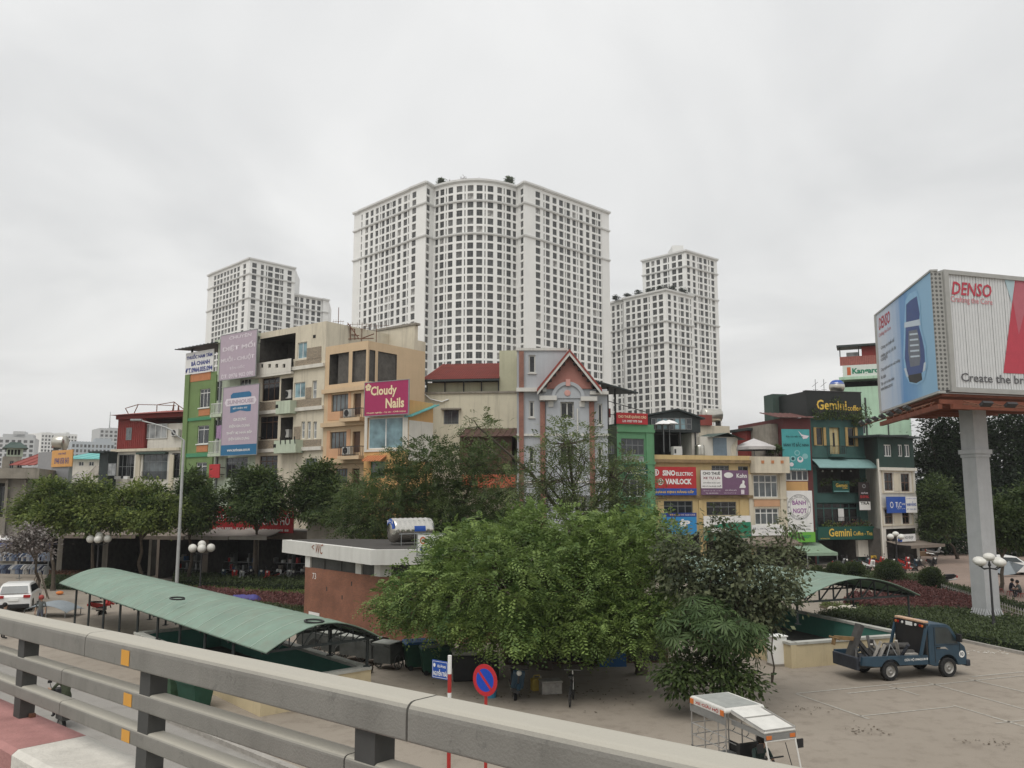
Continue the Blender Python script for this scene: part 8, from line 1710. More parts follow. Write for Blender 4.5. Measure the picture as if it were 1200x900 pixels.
p = gnd(575, 817); t = thing('blue_tub', 'small blue tub on the ground behind the no parking sign', 'tub', (p.x, p.y, 0)); MB().lathe([(.01, 0), (.18, 0), (.22, .25), (.20, .25), (.17, .03), (.01, .03)], 14).build('tub', M('tub_blue', (.05, .22, .36), .5, .1), t)
p = gnd(670, 824); t = thing('bicycle', 'old bicycle with white fork under the big tree', 'bicycle', (p.x, p.y, 0), rad(80)); BW = MB(); BW.lathe([(.31, -.015), (.33, -.015), (.33, .015), (.31, .015), (.31, -.015)], 22, axis='y')
for k in range(6): a = math.pi * k / 6; BW.tube((-.31 * math.cos(a), 0, -.31 * math.sin(a)), (.31 * math.cos(a), 0, .31 * math.sin(a)), .003, n=3)
bw_ = BW.mesh('wheel', 'tyre')
for x in (-.52, .52): inst('wheel', bw_, t, Matrix.Translation((x, 0, .33)))
MB().path([(-.52, 0, .33), (-.1, 0, .3), (.38, 0, .80), (-.2, 0, .82), (-.1, 0, .3)], .018).tube((-.2, 0, .82), (-.52, 0, .33), .012).build('frame', 'plastic_black', t); MB().tube((.52, 0, .33), (.36, 0, .98), .022).build('fork', 'white_paint', t); MB().tube((.34, -.28, 1.0), (.34, .28, 1.0), .014).build('handlebar', 'iron_grey', t); MB().box(-.34, -.06, -.07, .07, .88, .94).build('saddle', 'plastic_black', t); MB().tube((-.2, 0, .82), (-.2, 0, .9), .015).build('seat_post', 'iron_grey', t)
p = gnd(415, 789); t = thing('rolled_mat', 'dark rolled mat lying at the corner of the left shelter', 'roll', (p.x, p.y + .3, 0), rad(-32)); MB().tube((-.75, 0, .19), (.75, 0, .19), .19, n=16).build('roll', M('mat_brown', (.075, .06, .05), .9, .25, 4), t); MB().lathe([(.12, -.76), (.125, -.765), (.02, -.765)], 12, (0, 0, .19), 'x').build('roll_core', 'black_paint', t)
p = gnd(287, 709); t = thing('blue_tarp', 'blue tarpaulin thrown over goods beside the left hedge', 'tarp', (p.x, p.y, 0), rad(-6)); rg = random.Random(9); mb = MB(); nx, ny = 14, 6; V = {}
for i in range(nx + 1):
	for j in range(ny + 1): u, v = i / nx, j / ny; V[i, j] = ((u - .5) * 2.3, (v - .5) * 1.1, max(.02, .62 * min(1, 6 * u * (1 - u) + .1) * min(1, 5.2 * v * (1 - v)) + rg.uniform(-.05, .05)))
for i in range(nx):
	for j in range(ny): mb.quad(V[i, j], V[i + 1, j], V[i + 1, j + 1], V[i, j + 1])
mb.build('sheet', M('tarp_blue', (.06, .055, .22), .6, .15, 3), t, smooth=True); MB().sphere((1.1, -.2, .12), .12, 8, 6).build('orange_bag', 'orange_paint', t)
p = gnd(700, 806); t = thing('added_dark_stall', 'dark shuttered stall added to deepen the shade under the big tree', 'stall', (p.x, p.y + 4.2, 0), rad(4)); MB().box(-3.4, 3.4, 0, 1.8, 0, 2.1).build('cabin', 'frame_brown', t); MB().box(-3.7, 3.7, -.6, 2.1, 2.102, 2.2).build('roof', 'sheet_dark', t)  # made-up stall; its dark colour stands for the shade below the crown
for k in range(4): MB().box(-3.2 + 1.65 * k, -1.75 + 1.65 * k, -.04, -.002, .1, 1.9).build('shutter', 'plastic_black' if k != 2 else 'cart_steel', t)
MB().box(.4, 1.5, -.7, -.1, 0, .55).build('chest', 'bin_blue', t)
# left market
p = gnd(62, 722); t = thing('tarp_canopy', 'grey tarpaulin canopy on poles behind the railing at the left', 'canopy', (p.x, p.y, 0), rad(-6)); mb = MB(); nx, ny = 14, 8; V = {}; hz = at(60, 704, p.y).z
for i in range(nx + 1):
	for j in range(ny + 1): u, v = i / nx, j / ny; V[i, j] = ((u - .5) * 2.75, (v - .5) * 1.7, hz - .42 * abs(2 * u - 1) ** 1.6 - .12 * abs(2 * v - 1) ** 2 - .05 * math.sin(9 * u) * (v - .5))
for i in range(nx):
	for j in range(ny): mb.quad(V[i, j], V[i + 1, j], V[i + 1, j + 1], V[i, j + 1]); mb.quad(*[(a, b, c - .012) for a, b, c in (V[i, j + 1], V[i + 1, j + 1], V[i + 1, j], V[i, j])])
mb.build('sheet', M('tarp_grey', (.24, .27, .29), .75, .1, 2), t, smooth=True)
for x, y in ((-1.25, -.7), (1.2, -.7), (-1.25, .7), (1.2, .7), (.1, -.75)): MB().tube((x, y, 0), (x, y, hz - .35 * abs(x) / 1.25 - .08), .025).build('pole', 'iron_grey', t)
rr = random.Random(21); SH = [M('shirt_%d' % i, c, .9, .15, 6) for i, c in enumerate(((.45, .46, .47), (.20, .24, .32), (.05, .06, .10), (.55, .54, .52), (.30, .33, .40), (.10, .13, .20)))]
shirt_me = []
for m in SH:
	s_ = MB(); s_.extr([(-.2, .0), (.2, 0), (.2, .42), (.34, .30), (.40, .38), (.2, .62), (.08, .66), (-.08, .66), (-.2, .62), (-.40, .38), (-.34, .30), (-.2, .42)], -.03, .03); shirt_me.append(s_.mesh('shirt', m))
for row, (py, L_, nsh, lab) in enumerate(((686, 4.6, 22, 'front clothes rack hung with shirts at the left market'), (678, 5.0, 22, 'back clothes rack hung with shirts at the left market'))):
	p = gnd(22, py); t = thing('clothes_rack', lab, 'clothes rack', (p.x, p.y, 0), rad(-8)); fr = MB(); ztop = 1.55 + .55 * row
	fr.tube((-L_ / 2, 0, ztop), (L_ / 2, 0, ztop), .02)
	for x in (-L_ / 2, 0, L_ / 2): fr.tube((x, 0, 0), (x, 0, ztop), .02); fr.tube((x, -.35, .02), (x, .35, .02), .02)
	fr.build('frame', 'iron_grey', t)
	for i in range(nsh): inst('shirt', rr.choice(shirt_me), t, Matrix.Translation((-L_ / 2 + .1 + (L_ - .2) * i / (nsh - 1), rr.uniform(-.05, .05), ztop - .70)) @ Matrix.Rotation(rad(rr.uniform(35, 75)), 4, 'Z') @ Matrix.Scale(rr.uniform(.9, 1.1), 4))
p = gnd(20, 672); t = thing('market_tent', 'blue sheet stretched over the clothes racks', 'tent', (p.x, p.y, 0), rad(-8)); MB().box(-3, 3, -.1, 1.8, 2.42, 2.47).box(-3, 3, -.12, -.1, 2.15, 2.47).build('sheet', M('sheet_blue', (.04, .06, .20), .7, .2, 3), t)
for x in (-2.9, 0, 2.9): MB().tube((x, 0, 0), (x, 0, 2.42), .03).build('pole', 'iron_grey', t)
p = gnd(3, 668); t = thing('market_parasol', 'white market parasol at the left edge', 'parasol', (p.x, p.y, 0)); MB().lathe([(.02, 3.5), (.8, 3.2), (1.4, 2.8), (1.42, 2.7)], 8).build('canopy', 'print_white', t); MB().tube((0, 0, 0), (0, 0, 3.5), .03).build('pole', 'iron_grey', t)
p = gnd(28, 664); t = thing('market_roof', 'faded green stall roof behind the blossom tree', 'stall', (p.x - 2, p.y, 0)); zt_ = at(25, 618, p.y).z; MB().add([(-4, -1, zt_ - 1.2), (4, -1, zt_ - 1.2), (4, 2, zt_), (-4, 2, zt_)], [(0, 1, 2, 3), (3, 2, 1, 0)]).build('roof', M('roof_sage', (.22, .27, .18), .8, .12), t)
for x in (-3.9, 0, 3.9): MB().tube((x, -.9, 0), (x, -.9, zt_ - 1.2), .05).build('post', 'iron_grey', t)
for px, py, lab in ((70, 697, 'orange plastic bag by the left end of the long green roof'), (108, 618, 'orange lantern bag hung in the street tree')):
	q = gnd(px, py) if py > 650 else at(px, py, 61); o = MB().sphere((0, 0, .13), .26, 9, 6, sq=(1, .8, .5)).build('orange_bag', 'orange_paint'); o.location = q; tag(o, lab, 'bag')
rg = random.Random(33)
for i in range(7):
	u = FL.W * (.08 + .13 * i); o = FL.mw @ Vector((u, 2.4, 0)); t = thing('goods_shelf', 'crowded goods shelf inside the dark arcade shop', 'shelf', mw=FL.mw @ Matrix.Translation((u, 2.2, 0)), group='goods shelves in the arcade')
	MB().box(-1.1, -1.05, 0, .5, 0, 2.0).box(1.05, 1.1, 0, .5, 0, 2.0).box(-1.05, 1.05, 0, .5, .6, .64).box(-1.05, 1.05, 0, .5, 1.25, 1.29).build('rack', 'iron_grey', t)
	for k in range(9): x = -1.0 + .22 * k; z = rg.choice([0, .64, 1.29]); h_ = rg.uniform(.2, .5); MB().box(x, x + .19, -.02, .4, z + .002, z + h_).build('goods', rg.choice(['carton', 'print_white', 'cart_lid', 'bin_blue', 'print_red', 'iron_grey']), t)
p = at(1182, 664, 70); t = thing('grey_tarp', 'grey tarpaulin slung from the tree over the white car', 'tarp', (p.x, p.y, p.z)); MB().add([(-1.2, 0, -.3), (.1, .1, .45), (1.3, 0, .1), (.3, -.4, -.55), (-.7, -.3, -.7)], [(0, 4, 3, 1), (1, 3, 2), (1, 3, 4, 0), (2, 3, 1)]).build('sheet', 'tarp_grey', t); MB().tube((-1.2, 0, -.3), (-1.2, 0, -p.z), .03).tube((1.3, 0, .1), (1.3, 0, -p.z), .03).build('pole', 'iron_grey', t)
# vegetation
leafmat('leaf_big', (0.050, 0.098, 0.024), (0.225, 0.31, 0.085), .25); leafmat('leaf_dark', (0.026, 0.052, 0.017), (0.125, 0.170, 0.052)); leafmat('leaf_row', (0.036, 0.070, 0.018), (0.24, 0.29, 0.075))
leafmat('leaf_rubber', (0.045, 0.062, 0.032), (0.180, 0.200, 0.105)); leafmat('leaf_palm', (0.040, 0.078, 0.028), (0.130, 0.195, 0.070)); leafmat('leaf_hedge', (0.042, 0.062, 0.026), (0.11, 0.145, 0.055))
leafmat('leaf_grass', (0.090, 0.130, 0.030), (0.175, 0.225, 0.060)); leafmat('leaf_red', (0.095, 0.035, 0.034), (0.26, 0.115, 0.10)); leafmat('leaf_sparse', (0.055, 0.085, 0.034), (0.18, 0.22, 0.08)); leafmat('blossom', (0.11, 0.085, 0.075), (0.36, 0.335, 0.315))
leafmat('leaf_far', (0.010, 0.022, 0.009), (0.030, 0.052, 0.017))
M('bark', (0.085, 0.068, 0.052), 0.95, 0.3, 6, bump=.6, bscale=18); M('bark_pale', (0.16, 0.135, 0.105), 0.95, 0.25, 6)
def unit(v): return v / np.maximum(1e-9, np.linalg.norm(v, axis=-1, keepdims=True))
def leaf_object(name, C, A, N, Ln, Wd, tone, mat, parent=None, fold=0.0):
	"""one small rhombic leaf per row"""
	A = unit(A); S = unit(np.cross(A, N)); n = len(C)
	a = A * (Ln[:, None] / 2); s = S * (Wd[:, None] / 2); up = unit(np.cross(S, A)) * (Wd[:, None] * fold)
	V = np.stack([C - a, C + s * 1.0 + a * .15 + up, C + a, C - s + a * .15 + up], 1).reshape(-1, 3)
	me = bpy.data.meshes.new(name); me.vertices.add(4 * n); me.loops.add(4 * n); me.polygons.add(n)
	me.vertices.foreach_set('co', V.astype(np.float32).ravel()); me.loops.foreach_set('vertex_index', np.arange(4 * n, dtype=np.int32))
	me.polygons.foreach_set('loop_start', np.arange(0, 4 * n, 4, dtype=np.int32)); me.polygons.foreach_set('loop_total', np.full(n, 4, dtype=np.int32))
	at_ = me.attributes.new('tone', 'FLOAT', 'FACE'); at_.data.foreach_set('value', np.clip(tone, 0, 1).astype(np.float32))
	me.materials.append(mt(mat)); me.update(calc_edges=True)
	o = bpy.data.objects.new(name, me); COL.objects.link(o); o['kind'] = 'stuff'
	if parent is not None: o.parent = parent
	return o
def sample_lobes(rng, lobes, n, shell=.55):
	"""points spread through the lobes, denser near their skin; lobes = (x,y,z,rx,ry,rz)"""
	L_ = np.array(lobes, float); vol = (L_[:, 3] * L_[:, 4] * L_[:, 5]) ** .75; idx = rng.choice(len(L_), n, p=vol / vol.sum())
	d = unit(rng.normal(size=(n, 3))); r = (shell + (1 - shell) * rng.random(n)) ** (1.0); r = np.where(rng.random(n) < .22, rng.random(n) * shell, r)
	P = L_[idx, :3] + d * L_[idx, 3:6] * r[:, None]
	return P, idx, d
def branches(rng, root, base, fork, lobes, clumps, idx, r0, mat='bark', twigs=60, wobble=.25):
	mb = MB(); base = Vector(base); fork = Vector(fork); pts = [base + (fork - base) * k / 4 + Vector((rng.normal() * wobble * .25, rng.normal() * wobble * .25, 0)) * (k > 0) for k in range(5)]
	for k in range(4): mb.tube(pts[k], pts[k + 1], r0 * (1 - .1 * k), r0 * (1 - .1 * (k + 1)), 9, cap=False)
	mb.tube(base - Vector((0, 0, .1)), base + Vector((0, 0, .35)), r0 * 1.5, r0, 9, cap=False)
	tip = pts[-1]; lim = []
	for l in lobes:
		c = Vector(l[:3]); m = tip.lerp(c, .5) + Vector((rng.normal() * wobble, rng.normal() * wobble, .25 + abs(rng.normal()) * wobble)); lim.append((m, c))
		mb.tube(tip, m, r0 * .55, r0 * .38, 7, cap=False); mb.tube(m, c, r0 * .38, r0 * .2, 6, cap=False)
	ch = rng.choice(len(clumps), min(twigs, len(clumps)), replace=False)
	for i in ch:
		m, c = lim[idx[i]]; p = Vector(clumps[i]); s = c if rng.random() < .65 else m; q = s.lerp(p, .5) + Vector((rng.normal(), rng.normal(), rng.normal())) * .18 * (p - s).length
		mb.tube(s, q, r0 * .16, r0 * .10, 4, cap=False); mb.tube(q, p, r0 * .10, r0 * .035, 4, cap=False)
	return mb.build('trunk', mat, root)
def tree(name, label, base, lobes, nclump, nleaf, leaf, mat, seed, rc=.55, r0=.16, fork=None, style='broad', twigs=70, shell=.55, group=None, cat='tree', droop=.35, tone=(.45, .20), bark='bark', squash=.6):
	"""lobes in world coordinates; the Empty stands at the foot of the trunk"""
	rng = np.random.default_rng(seed); base = Vector(base); t = thing(name, label, cat, tuple(base), group=group); o = np.array(base)
	lb = [(l[0] - base.x, l[1] - base.y, l[2] - base.z, *l[3:6]) for l in lobes]
	P, idx, d = sample_lobes(rng, lb, nclump, shell); ctr = np.average(np.array(lb)[:, :3], axis=0, weights=np.array(lb)[:, 3])
	zl = min(l[2] - l[5] for l in lb); fork = fork or (ctr[0] * .35, ctr[1] * .35, max(.8, zl * .85 if zl > 1 else 1.0))
	branches(rng, t, (0, 0, 0), fork, lb, P, idx, r0, bark, twigs)
	ct = rng.normal(tone[0], tone[1], nclump)
	if style == 'frond':
		nf, nl = nleaf; N = nclump * nf
		c = np.repeat(P, nf, 0); dd = np.repeat(d, nf, 0); az = unit(dd + rng.normal(size=(N, 3)) * .75 + np.array([0, 0, .1])); cf = np.repeat(rng.uniform(.55, 1.15, nclump), nf); ln = leaf[0] * rng.uniform(.7, 1.3, N) * cf
		st = c + rng.normal(size=(N, 3)) * rc * np.array([1, 1, squash])
		side = unit(np.cross(az, np.array([0, 0, 1.0]) + rng.normal(size=(N, 3)) * .3)); nrm = unit(np.cross(side, az)); nrm *= np.sign(nrm[:, 2:3] + 1e-6)
		C, A, NN, LL, WW, TT = [], [], [], [], [], []; tf = np.repeat(ct, nf) + rng.normal(0, .12, N)
		for k in range(nl):
			q = (k + .6) / nl; sp = 1 if k % 2 else -1
			pos = st + az * (ln * q)[:, None] + np.array([0, 0, -1.0]) * (droop * ln * q * q)[:, None]
			w = leaf[1] * (1.15 - .6 * abs(q - .4)); a = unit(az * .55 + side * sp + np.array([0, 0, -.25]))
			C.append(pos + a * (w * .5)); A.append(a); NN.append(nrm + rng.normal(size=(N, 3)) * .2); LL.append(w * cf * rng.uniform(.75, 1.25, N)); WW.append(leaf[2] * cf); TT.append(tf + rng.normal(0, .06, N))
		leaf_object('crown', np.concatenate(C), np.concatenate(A), np.concatenate(NN), np.concatenate(LL), np.concatenate(WW), np.concatenate(TT), mat, t)
	elif style == 'palmate':
		nl = nleaf; N = nclump; ax = unit(d + np.array([0, 0, .9]) + rng.normal(size=(N, 3)) * .35); e1 = unit(np.cross(ax, np.array([0.3, 1, 0.1]))); e2 = np.cross(ax, e1)
		C, A, NN, LL, WW, TT = [], [], [], [], [], []; sc = leaf[0] * rng.uniform(.7, 1.25, N)
		for k in range(nl):
			a_ = 2 * math.pi * k / nl + rng.normal(0, .08, N); dr = unit(e1 * np.cos(a_)[:, None] + e2 * np.sin(a_)[:, None] + np.array([0, 0, -droop])); l = sc * rng.uniform(.8, 1.1, N)
			C.append(P + dr * (l * .55)[:, None]); A.append(dr); NN.append(ax); LL.append(l); WW.append(l * leaf[1]); TT.append(ct + rng.normal(0, .08, N))
		leaf_object('crown', np.concatenate(C), np.concatenate(A), np.concatenate(NN), np.concatenate(LL), np.concatenate(WW), np.concatenate(TT), mat, t)
	else:
		N = nclump * nleaf; c = np.repeat(P, nleaf, 0); off = rng.normal(size=(N, 3)) * rc * np.array([1, 1, squash]); C = c + off
		A = unit(off + np.repeat(d, nleaf, 0) * rc * .8 + rng.normal(size=(N, 3)) * rc * .4 + np.array([0, 0, -droop * rc])); NN = unit(np.array([0, 0, 1.0]) + np.repeat(d, nleaf, 0) * .5 + rng.normal(size=(N, 3)) * .45)
		leaf_object('crown', C, A, NN, leaf[0] * rng.uniform(.6, 1.35, N), leaf[1] * rng.uniform(.7, 1.3, N), np.repeat(ct, nleaf) + rng.normal(0, .10, N), mat, t, fold=.15)
	return t
def lobe(px, py, Y, rx, rz, ry=None):
	c = at(px, py, Y); k = Y / FPX; return (c.x, c.y, c.z, rx * k, (ry if ry is not None else rx * .85) * k, rz * k)
# big bright tree in the middle and its right neighbour
tree('feathery_tree', 'huge bright green feathery tree spreading before the brick toilet block', gnd(640, 784), [lobe(605, 685, 31.5, 120, 66, 130), lobe(530, 700, 32, 80, 40, 85), lobe(470, 700, 33, 38, 20, 40), lobe(478, 722, 32, 26, 10, 26), lobe(650, 640, 32.5, 80, 40, 90), lobe(605, 728, 29.5, 75, 24, 70), lobe(560, 645, 33.5, 60, 30, 60), lobe(660, 735, 29.5, 60, 22, 60), lobe(520, 640, 33, 22, 12, 20), lobe(615, 606, 33, 30, 12, 30), lobe(445, 712, 33, 14, 8, 16)],
	 1500, (9, 9), (.46, .155, .068), 'leaf_big', 21, rc=.26, r0=.22, style='frond', twigs=160, shell=.72, droop=.45, tone=(.55, .25))
tree('feathery_tree', 'bright green tree right of the huge one, touching the dark rubber tree', gnd(752, 790), [lobe(715, 678, 32, 78, 68, 95), lobe(740, 640, 33.5, 60, 42, 70), lobe(700, 728, 30, 60, 30, 70), lobe(755, 728, 30, 46, 34, 70)],
	 1050, (9, 9), (.40, .145, .066), 'leaf_big', 22, rc=.26, r0=.20, style='frond', twigs=120, shell=.72, droop=.4, tone=(.58, .25))
# dark foliage behind
tree('flame_tree', 'dark spreading tree in front of the cream house, left of the bare one', gnd(505, 690), [lobe(470, 590, 52, 82, 46, 70), lobe(425, 600, 53, 38, 36, 50), lobe(530, 600, 52, 60, 40, 60), lobe(560, 545, 51, 45, 24, 40), lobe(500, 540, 52, 45, 22, 40), lobe(590, 610, 50, 45, 40, 50), lobe(470, 640, 51, 60, 30, 50)],
	 1350, (7, 9), (.62, .20, .08), 'leaf_dark', 31, rc=.42, r0=.26, style='frond', twigs=200, shell=.6, droop=.3, tone=(.5, .22))
tree('bare_tree', 'thin leafed tree with crooked limbs in front of the gabled house', gnd(690, 720), [lobe(665, 520, 45, 55, 28, 50), lobe(640, 565, 45, 60, 36, 50), lobe(715, 560, 45, 48, 34, 50), lobe(560, 500, 46, 34, 12, 30), lobe(690, 600, 44, 70, 26, 50), lobe(745, 590, 45, 34, 30, 40)],
	 620, (4, 9), (.58, .18, .07), 'leaf_sparse', 33, rc=.34, r0=.24, style='frond', twigs=210, shell=.45, droop=.3, tone=(.5, .2), bark='bark')
# street trees on the left
for i, (px, py, Y, rx, rz, bx, by, m, lab) in enumerate((
		(56, 592, 62, 40, 34, 62, 692, 'leaf_row', 'leftmost round street tree beside the concrete building'), (104, 592, 62, 40, 33, 108, 690, 'leaf_row', 'second round street tree from the left, below the orange poster'),
		(166, 594, 61, 42, 29, 163, 688, 'leaf_row', 'third round street tree, in front of the red and white house'), (226, 588, 63, 27, 33, 222, 685, 'leaf_dark', 'dark street tree below the green house'),
		(298, 578, 62, 40, 38, 300, 683, 'leaf_dark', 'dark street tree with forked pale trunk in front of the arcade'), (372, 576, 63, 38, 36, 372, 684, 'leaf_dark', 'dark street tree below the tan house'))):
	rj = random.Random(i + 3); rx *= 1.12 + rj.uniform(-.06, .1); rz *= 1.08 + rj.uniform(-.05, .12)
	tree('street_tree', lab, gnd(bx, by), [lobe(px, py, Y, rx * .72, rz * .72), lobe(px - rx * .42, py + rz * .25, Y, rx * .52, rz * .55), lobe(px + rx * .42, py + rz * .2, Y - 1, rx * .55, rz * .6), lobe(px + rx * .05, py - rz * .45, Y + .5, rx * .5, rz * .5), lobe(px + rx * .1, py + rz * .45, Y - 1.5, rx * .6, rz * .45)],
		 250, 66, (.26, .12), m, 50 + i, rc=.36, r0=.15, style='broad', twigs=90, shell=.7, group='street trees along the left shops', droop=.5, tone=(.45, .30))
# tall dark trees behind the billboard
for i, (px, py, Y, rx, rz, bx, lab) in enumerate(((1102, 553, 98, 40, 86, 1108, 'tall dark tree right of the white corner house'), (1148, 545, 100, 44, 90, 1150, 'tall dark tree behind the billboard column'), (1196, 548, 96, 48, 92, 1196, 'tall dark tree at the right edge behind the billboard'), (1255, 560, 98, 45, 90, 1250, 'tall dark tree outside the right edge of the view'))):
	tree('shade_tree', lab, tuple(at(bx, 640, Y).xy) + (0,), [lobe(px, py, Y, rx * .8, rz * .6), lobe(px - rx * .35, py + rz * .45, Y - 2, rx * .65, rz * .4), lobe(px + rx * .35, py + rz * .5, Y - 2, rx * .65, rz * .42), lobe(px + rx * .1, py - rz * .5, Y, rx * .65, rz * .45), lobe(px, py + rz * .85, Y - 3, rx * .7, rz * .3)],
		 420, 46, (.48, .24), 'leaf_far', 70 + i, rc=.75, r0=.3, style='broad', twigs=60, shell=.6, group='tall dark trees behind the billboard', tone=(.4, .25))
tree('street_tree', 'lighter small tree between the bike shop and the billboard column', gnd(1122, 655), [lobe(1098, 585, 84, 22, 30), lobe(1112, 605, 83, 20, 24), lobe(1086, 612, 84, 16, 22)], 200, 40, (.34, .16), 'leaf_dark', 81, rc=.5, r0=.16, twigs=40)
tree('street_tree', 'low dark tree with pale trunk beside the white car', gnd(1173, 693), [lobe(1178, 612, 57, 34, 26), lobe(1160, 600, 58, 22, 20), lobe(1198, 625, 57, 26, 22), lobe(1205, 590, 58, 28, 28)], 260, 44, (.30, .14), 'leaf_dark', 82, rc=.42, r0=.15, bark='bark_pale', twigs=60)
# rubber tree and its companions on the right of the big tree
tree('rubber_tree', 'grey green broad leafed tree with sparse top beside the right shelter', gnd(842, 822), [lobe(832, 690, 28.5, 50, 42, 44), lobe(795, 660, 29, 36, 44, 40), lobe(870, 665, 28, 40, 44, 36), lobe(850, 630, 28.5, 34, 26, 30), lobe(880, 720, 28, 36, 34, 34), lobe(905, 690, 28, 26, 30, 26), lobe(830, 760, 28, 46, 34, 36)],
	 420, 20, (.19, .105), 'leaf_rubber', 91, rc=.24, r0=.09, style='broad', twigs=150, shell=.5, droop=.9, tone=(.42, .25), squash=.9)
tree('sapling', 'thin sapling with hanging leaves left of the electric cabinet', gnd(905, 800), [lobe(918, 650, 29.5, 20, 30, 18), lobe(925, 620, 29.5, 13, 16, 12), lobe(930, 690, 29, 15, 24, 16), lobe(905, 700, 29, 18, 24, 16), lobe(935, 660, 29.5, 10, 20, 10)],
	 105, 14, (.17, .085), 'leaf_rubber', 92, rc=.20, r0=.035, style='broad', twigs=80, shell=.3, droop=1.0, tone=(.5, .25), squash=1.0, fork=(.15, .1, 2.2))
tree('palmate_shrub', 'shrub with star shaped leaves in front of the rubber tree', gnd(838, 826), [lobe(800, 735, 27, 32, 26, 26), lobe(845, 735, 26.5, 36, 28, 26), lobe(880, 745, 27, 24, 22, 24), lobe(825, 715, 27, 34, 20, 26)], 210, 9, (.42, .17), 'leaf_palm', 93, style='palmate', r0=.05, twigs=90, shell=.7, droop=.35, tone=(.5, .2), cat='shrub')
tree('shrub', 'low dark shrub at the foot of the rubber tree', gnd(815, 822), [lobe(800, 795, 27.2, 34, 22, 26), lobe(850, 790, 27, 30, 24, 26), lobe(880, 800, 27, 14, 18, 14)], 120, 22, (.20, .09), 'leaf_dark', 94, rc=.24, r0=.03, twigs=50, cat='shrub', droop=.8)
# bush and hedge builders
def clothe(name, P, N, leaf, mat, seed, parent, jitter=.06, tone=(.45, .22)):
	rng = np.random.default_rng(seed); n = len(P); A = unit(N * .5 + rng.normal(size=(n, 3)) + np.array([0, 0, .4])); NN = unit(N + rng.normal(size=(n, 3)) * .5)
	return leaf_object(name, P + rng.normal(size=(n, 3)) * jitter, A, NN, leaf[0] * rng.uniform(.6, 1.3, n), leaf[1] * rng.uniform(.7, 1.3, n), rng.normal(tone[0], tone[1], n), mat, parent, fold=.15)
def bush(label, px, py, Y, r, seed, group='clipped round bushes'):
	c = at(px, py, Y); t = thing('round_bush', label, 'bush', (c.x, c.y, 0), group=group); rng = np.random.default_rng(seed); n = 2600; d = unit(rng.normal(size=(n, 3))); R = r * Y / FPX
	k = 1 + .08 * np.sin(d[:, :1] * 7 + seed) * np.cos(d[:, 1:2] * 6); P = d * R * k * np.array([1, 1, .95]) * rng.uniform(.82, 1.02, (n, 1)) + np.array([0, 0, max(R * .8, c.z)])
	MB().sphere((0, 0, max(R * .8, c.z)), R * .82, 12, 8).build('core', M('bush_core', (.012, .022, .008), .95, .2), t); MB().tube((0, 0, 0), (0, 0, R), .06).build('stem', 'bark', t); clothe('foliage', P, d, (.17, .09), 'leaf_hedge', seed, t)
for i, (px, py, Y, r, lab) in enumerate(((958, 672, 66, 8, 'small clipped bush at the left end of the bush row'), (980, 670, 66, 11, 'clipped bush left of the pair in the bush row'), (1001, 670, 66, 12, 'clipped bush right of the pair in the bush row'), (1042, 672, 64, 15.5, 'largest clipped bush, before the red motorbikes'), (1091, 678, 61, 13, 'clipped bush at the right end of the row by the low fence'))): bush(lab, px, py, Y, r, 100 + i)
def inside(poly, P):
	x, y = P[:, 0], P[:, 1]; r = np.zeros(len(P), bool); n = len(poly)
	for i in range(n):
		x0, y0 = poly[i]; x1, y1 = poly[(i + 1) % n]; c = ((y0 > y) != (y1 > y)) & (x < (x1 - x0) * (y - y0) / (y1 - y0 + 1e-12) + x0); r ^= c
	return r
def cover(name, label, pxpoly, h, dens, leaf, mat, seed, cat='plants', wob=.12, soil=True, base=.02, tone=(.45, .24)):
	"""ground cover or low hedge: leaves on a wavy top and down the sides of a mown block"""
	q = [gnd(a, b) for a, b in pxpoly]; poly = [(p.x, p.y) for p in q]; rng = np.random.default_rng(seed); xs = [p[0] for p in poly]; ys = [p[1] for p in poly]
	area = abs(sum(poly[i][0] * poly[(i + 1) % len(poly)][1] - poly[(i + 1) % len(poly)][0] * poly[i][1] for i in range(len(poly)))) / 2; n = int(area * dens); bb = (max(xs) - min(xs)) * (max(ys) - min(ys))
	P = np.stack([rng.uniform(min(xs), max(xs), int(n * bb / max(area, .1))), rng.uniform(min(ys), max(ys), int(n * bb / max(area, .1)))], 1); P = P[inside(poly, P)]; n = len(P)
	zz = h * (1 + wob * np.sin(P[:, 0] * 2.1 + seed) * np.cos(P[:, 1] * 1.7)) * rng.uniform(.78, 1.05, n); top = np.column_stack([P, zz]); Nn = np.tile(np.array([0, 0, 1.0]), (n, 1))
	pts = [top]; nn = [Nn]
	if h > .25:
		for i in range(len(poly)):
			a, b = np.array(poly[i]), np.array(poly[(i + 1) % len(poly)]); l = np.linalg.norm(b - a); m = int(l * h * dens * .9); s = rng.random(m); p = a + (b - a) * s[:, None]; nrm = np.array([(b - a)[1], -(b - a)[0], 0]) / max(l, 1e-6)
			pts.append(np.column_stack([p, rng.uniform(0, h, m)])); nn.append(np.tile(nrm, (m, 1)))
	o = clothe(name, np.concatenate(pts), np.concatenate(nn), leaf, mat, seed, None, jitter=leaf[0] * .35, tone=tone); tag(o, label, cat, kind='stuff')
	if soil:
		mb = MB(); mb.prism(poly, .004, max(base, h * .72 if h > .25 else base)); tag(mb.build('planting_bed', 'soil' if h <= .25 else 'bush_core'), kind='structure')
	return o
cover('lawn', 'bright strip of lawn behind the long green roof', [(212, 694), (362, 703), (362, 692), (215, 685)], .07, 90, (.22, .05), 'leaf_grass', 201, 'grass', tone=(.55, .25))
cover('hedge', 'low dark hedge along the arcade behind the left lawn', [(205, 687), (362, 693.5), (362, 684), (205, 678)], .55, 110, (.20, .09), 'leaf_hedge', 202, 'hedge')
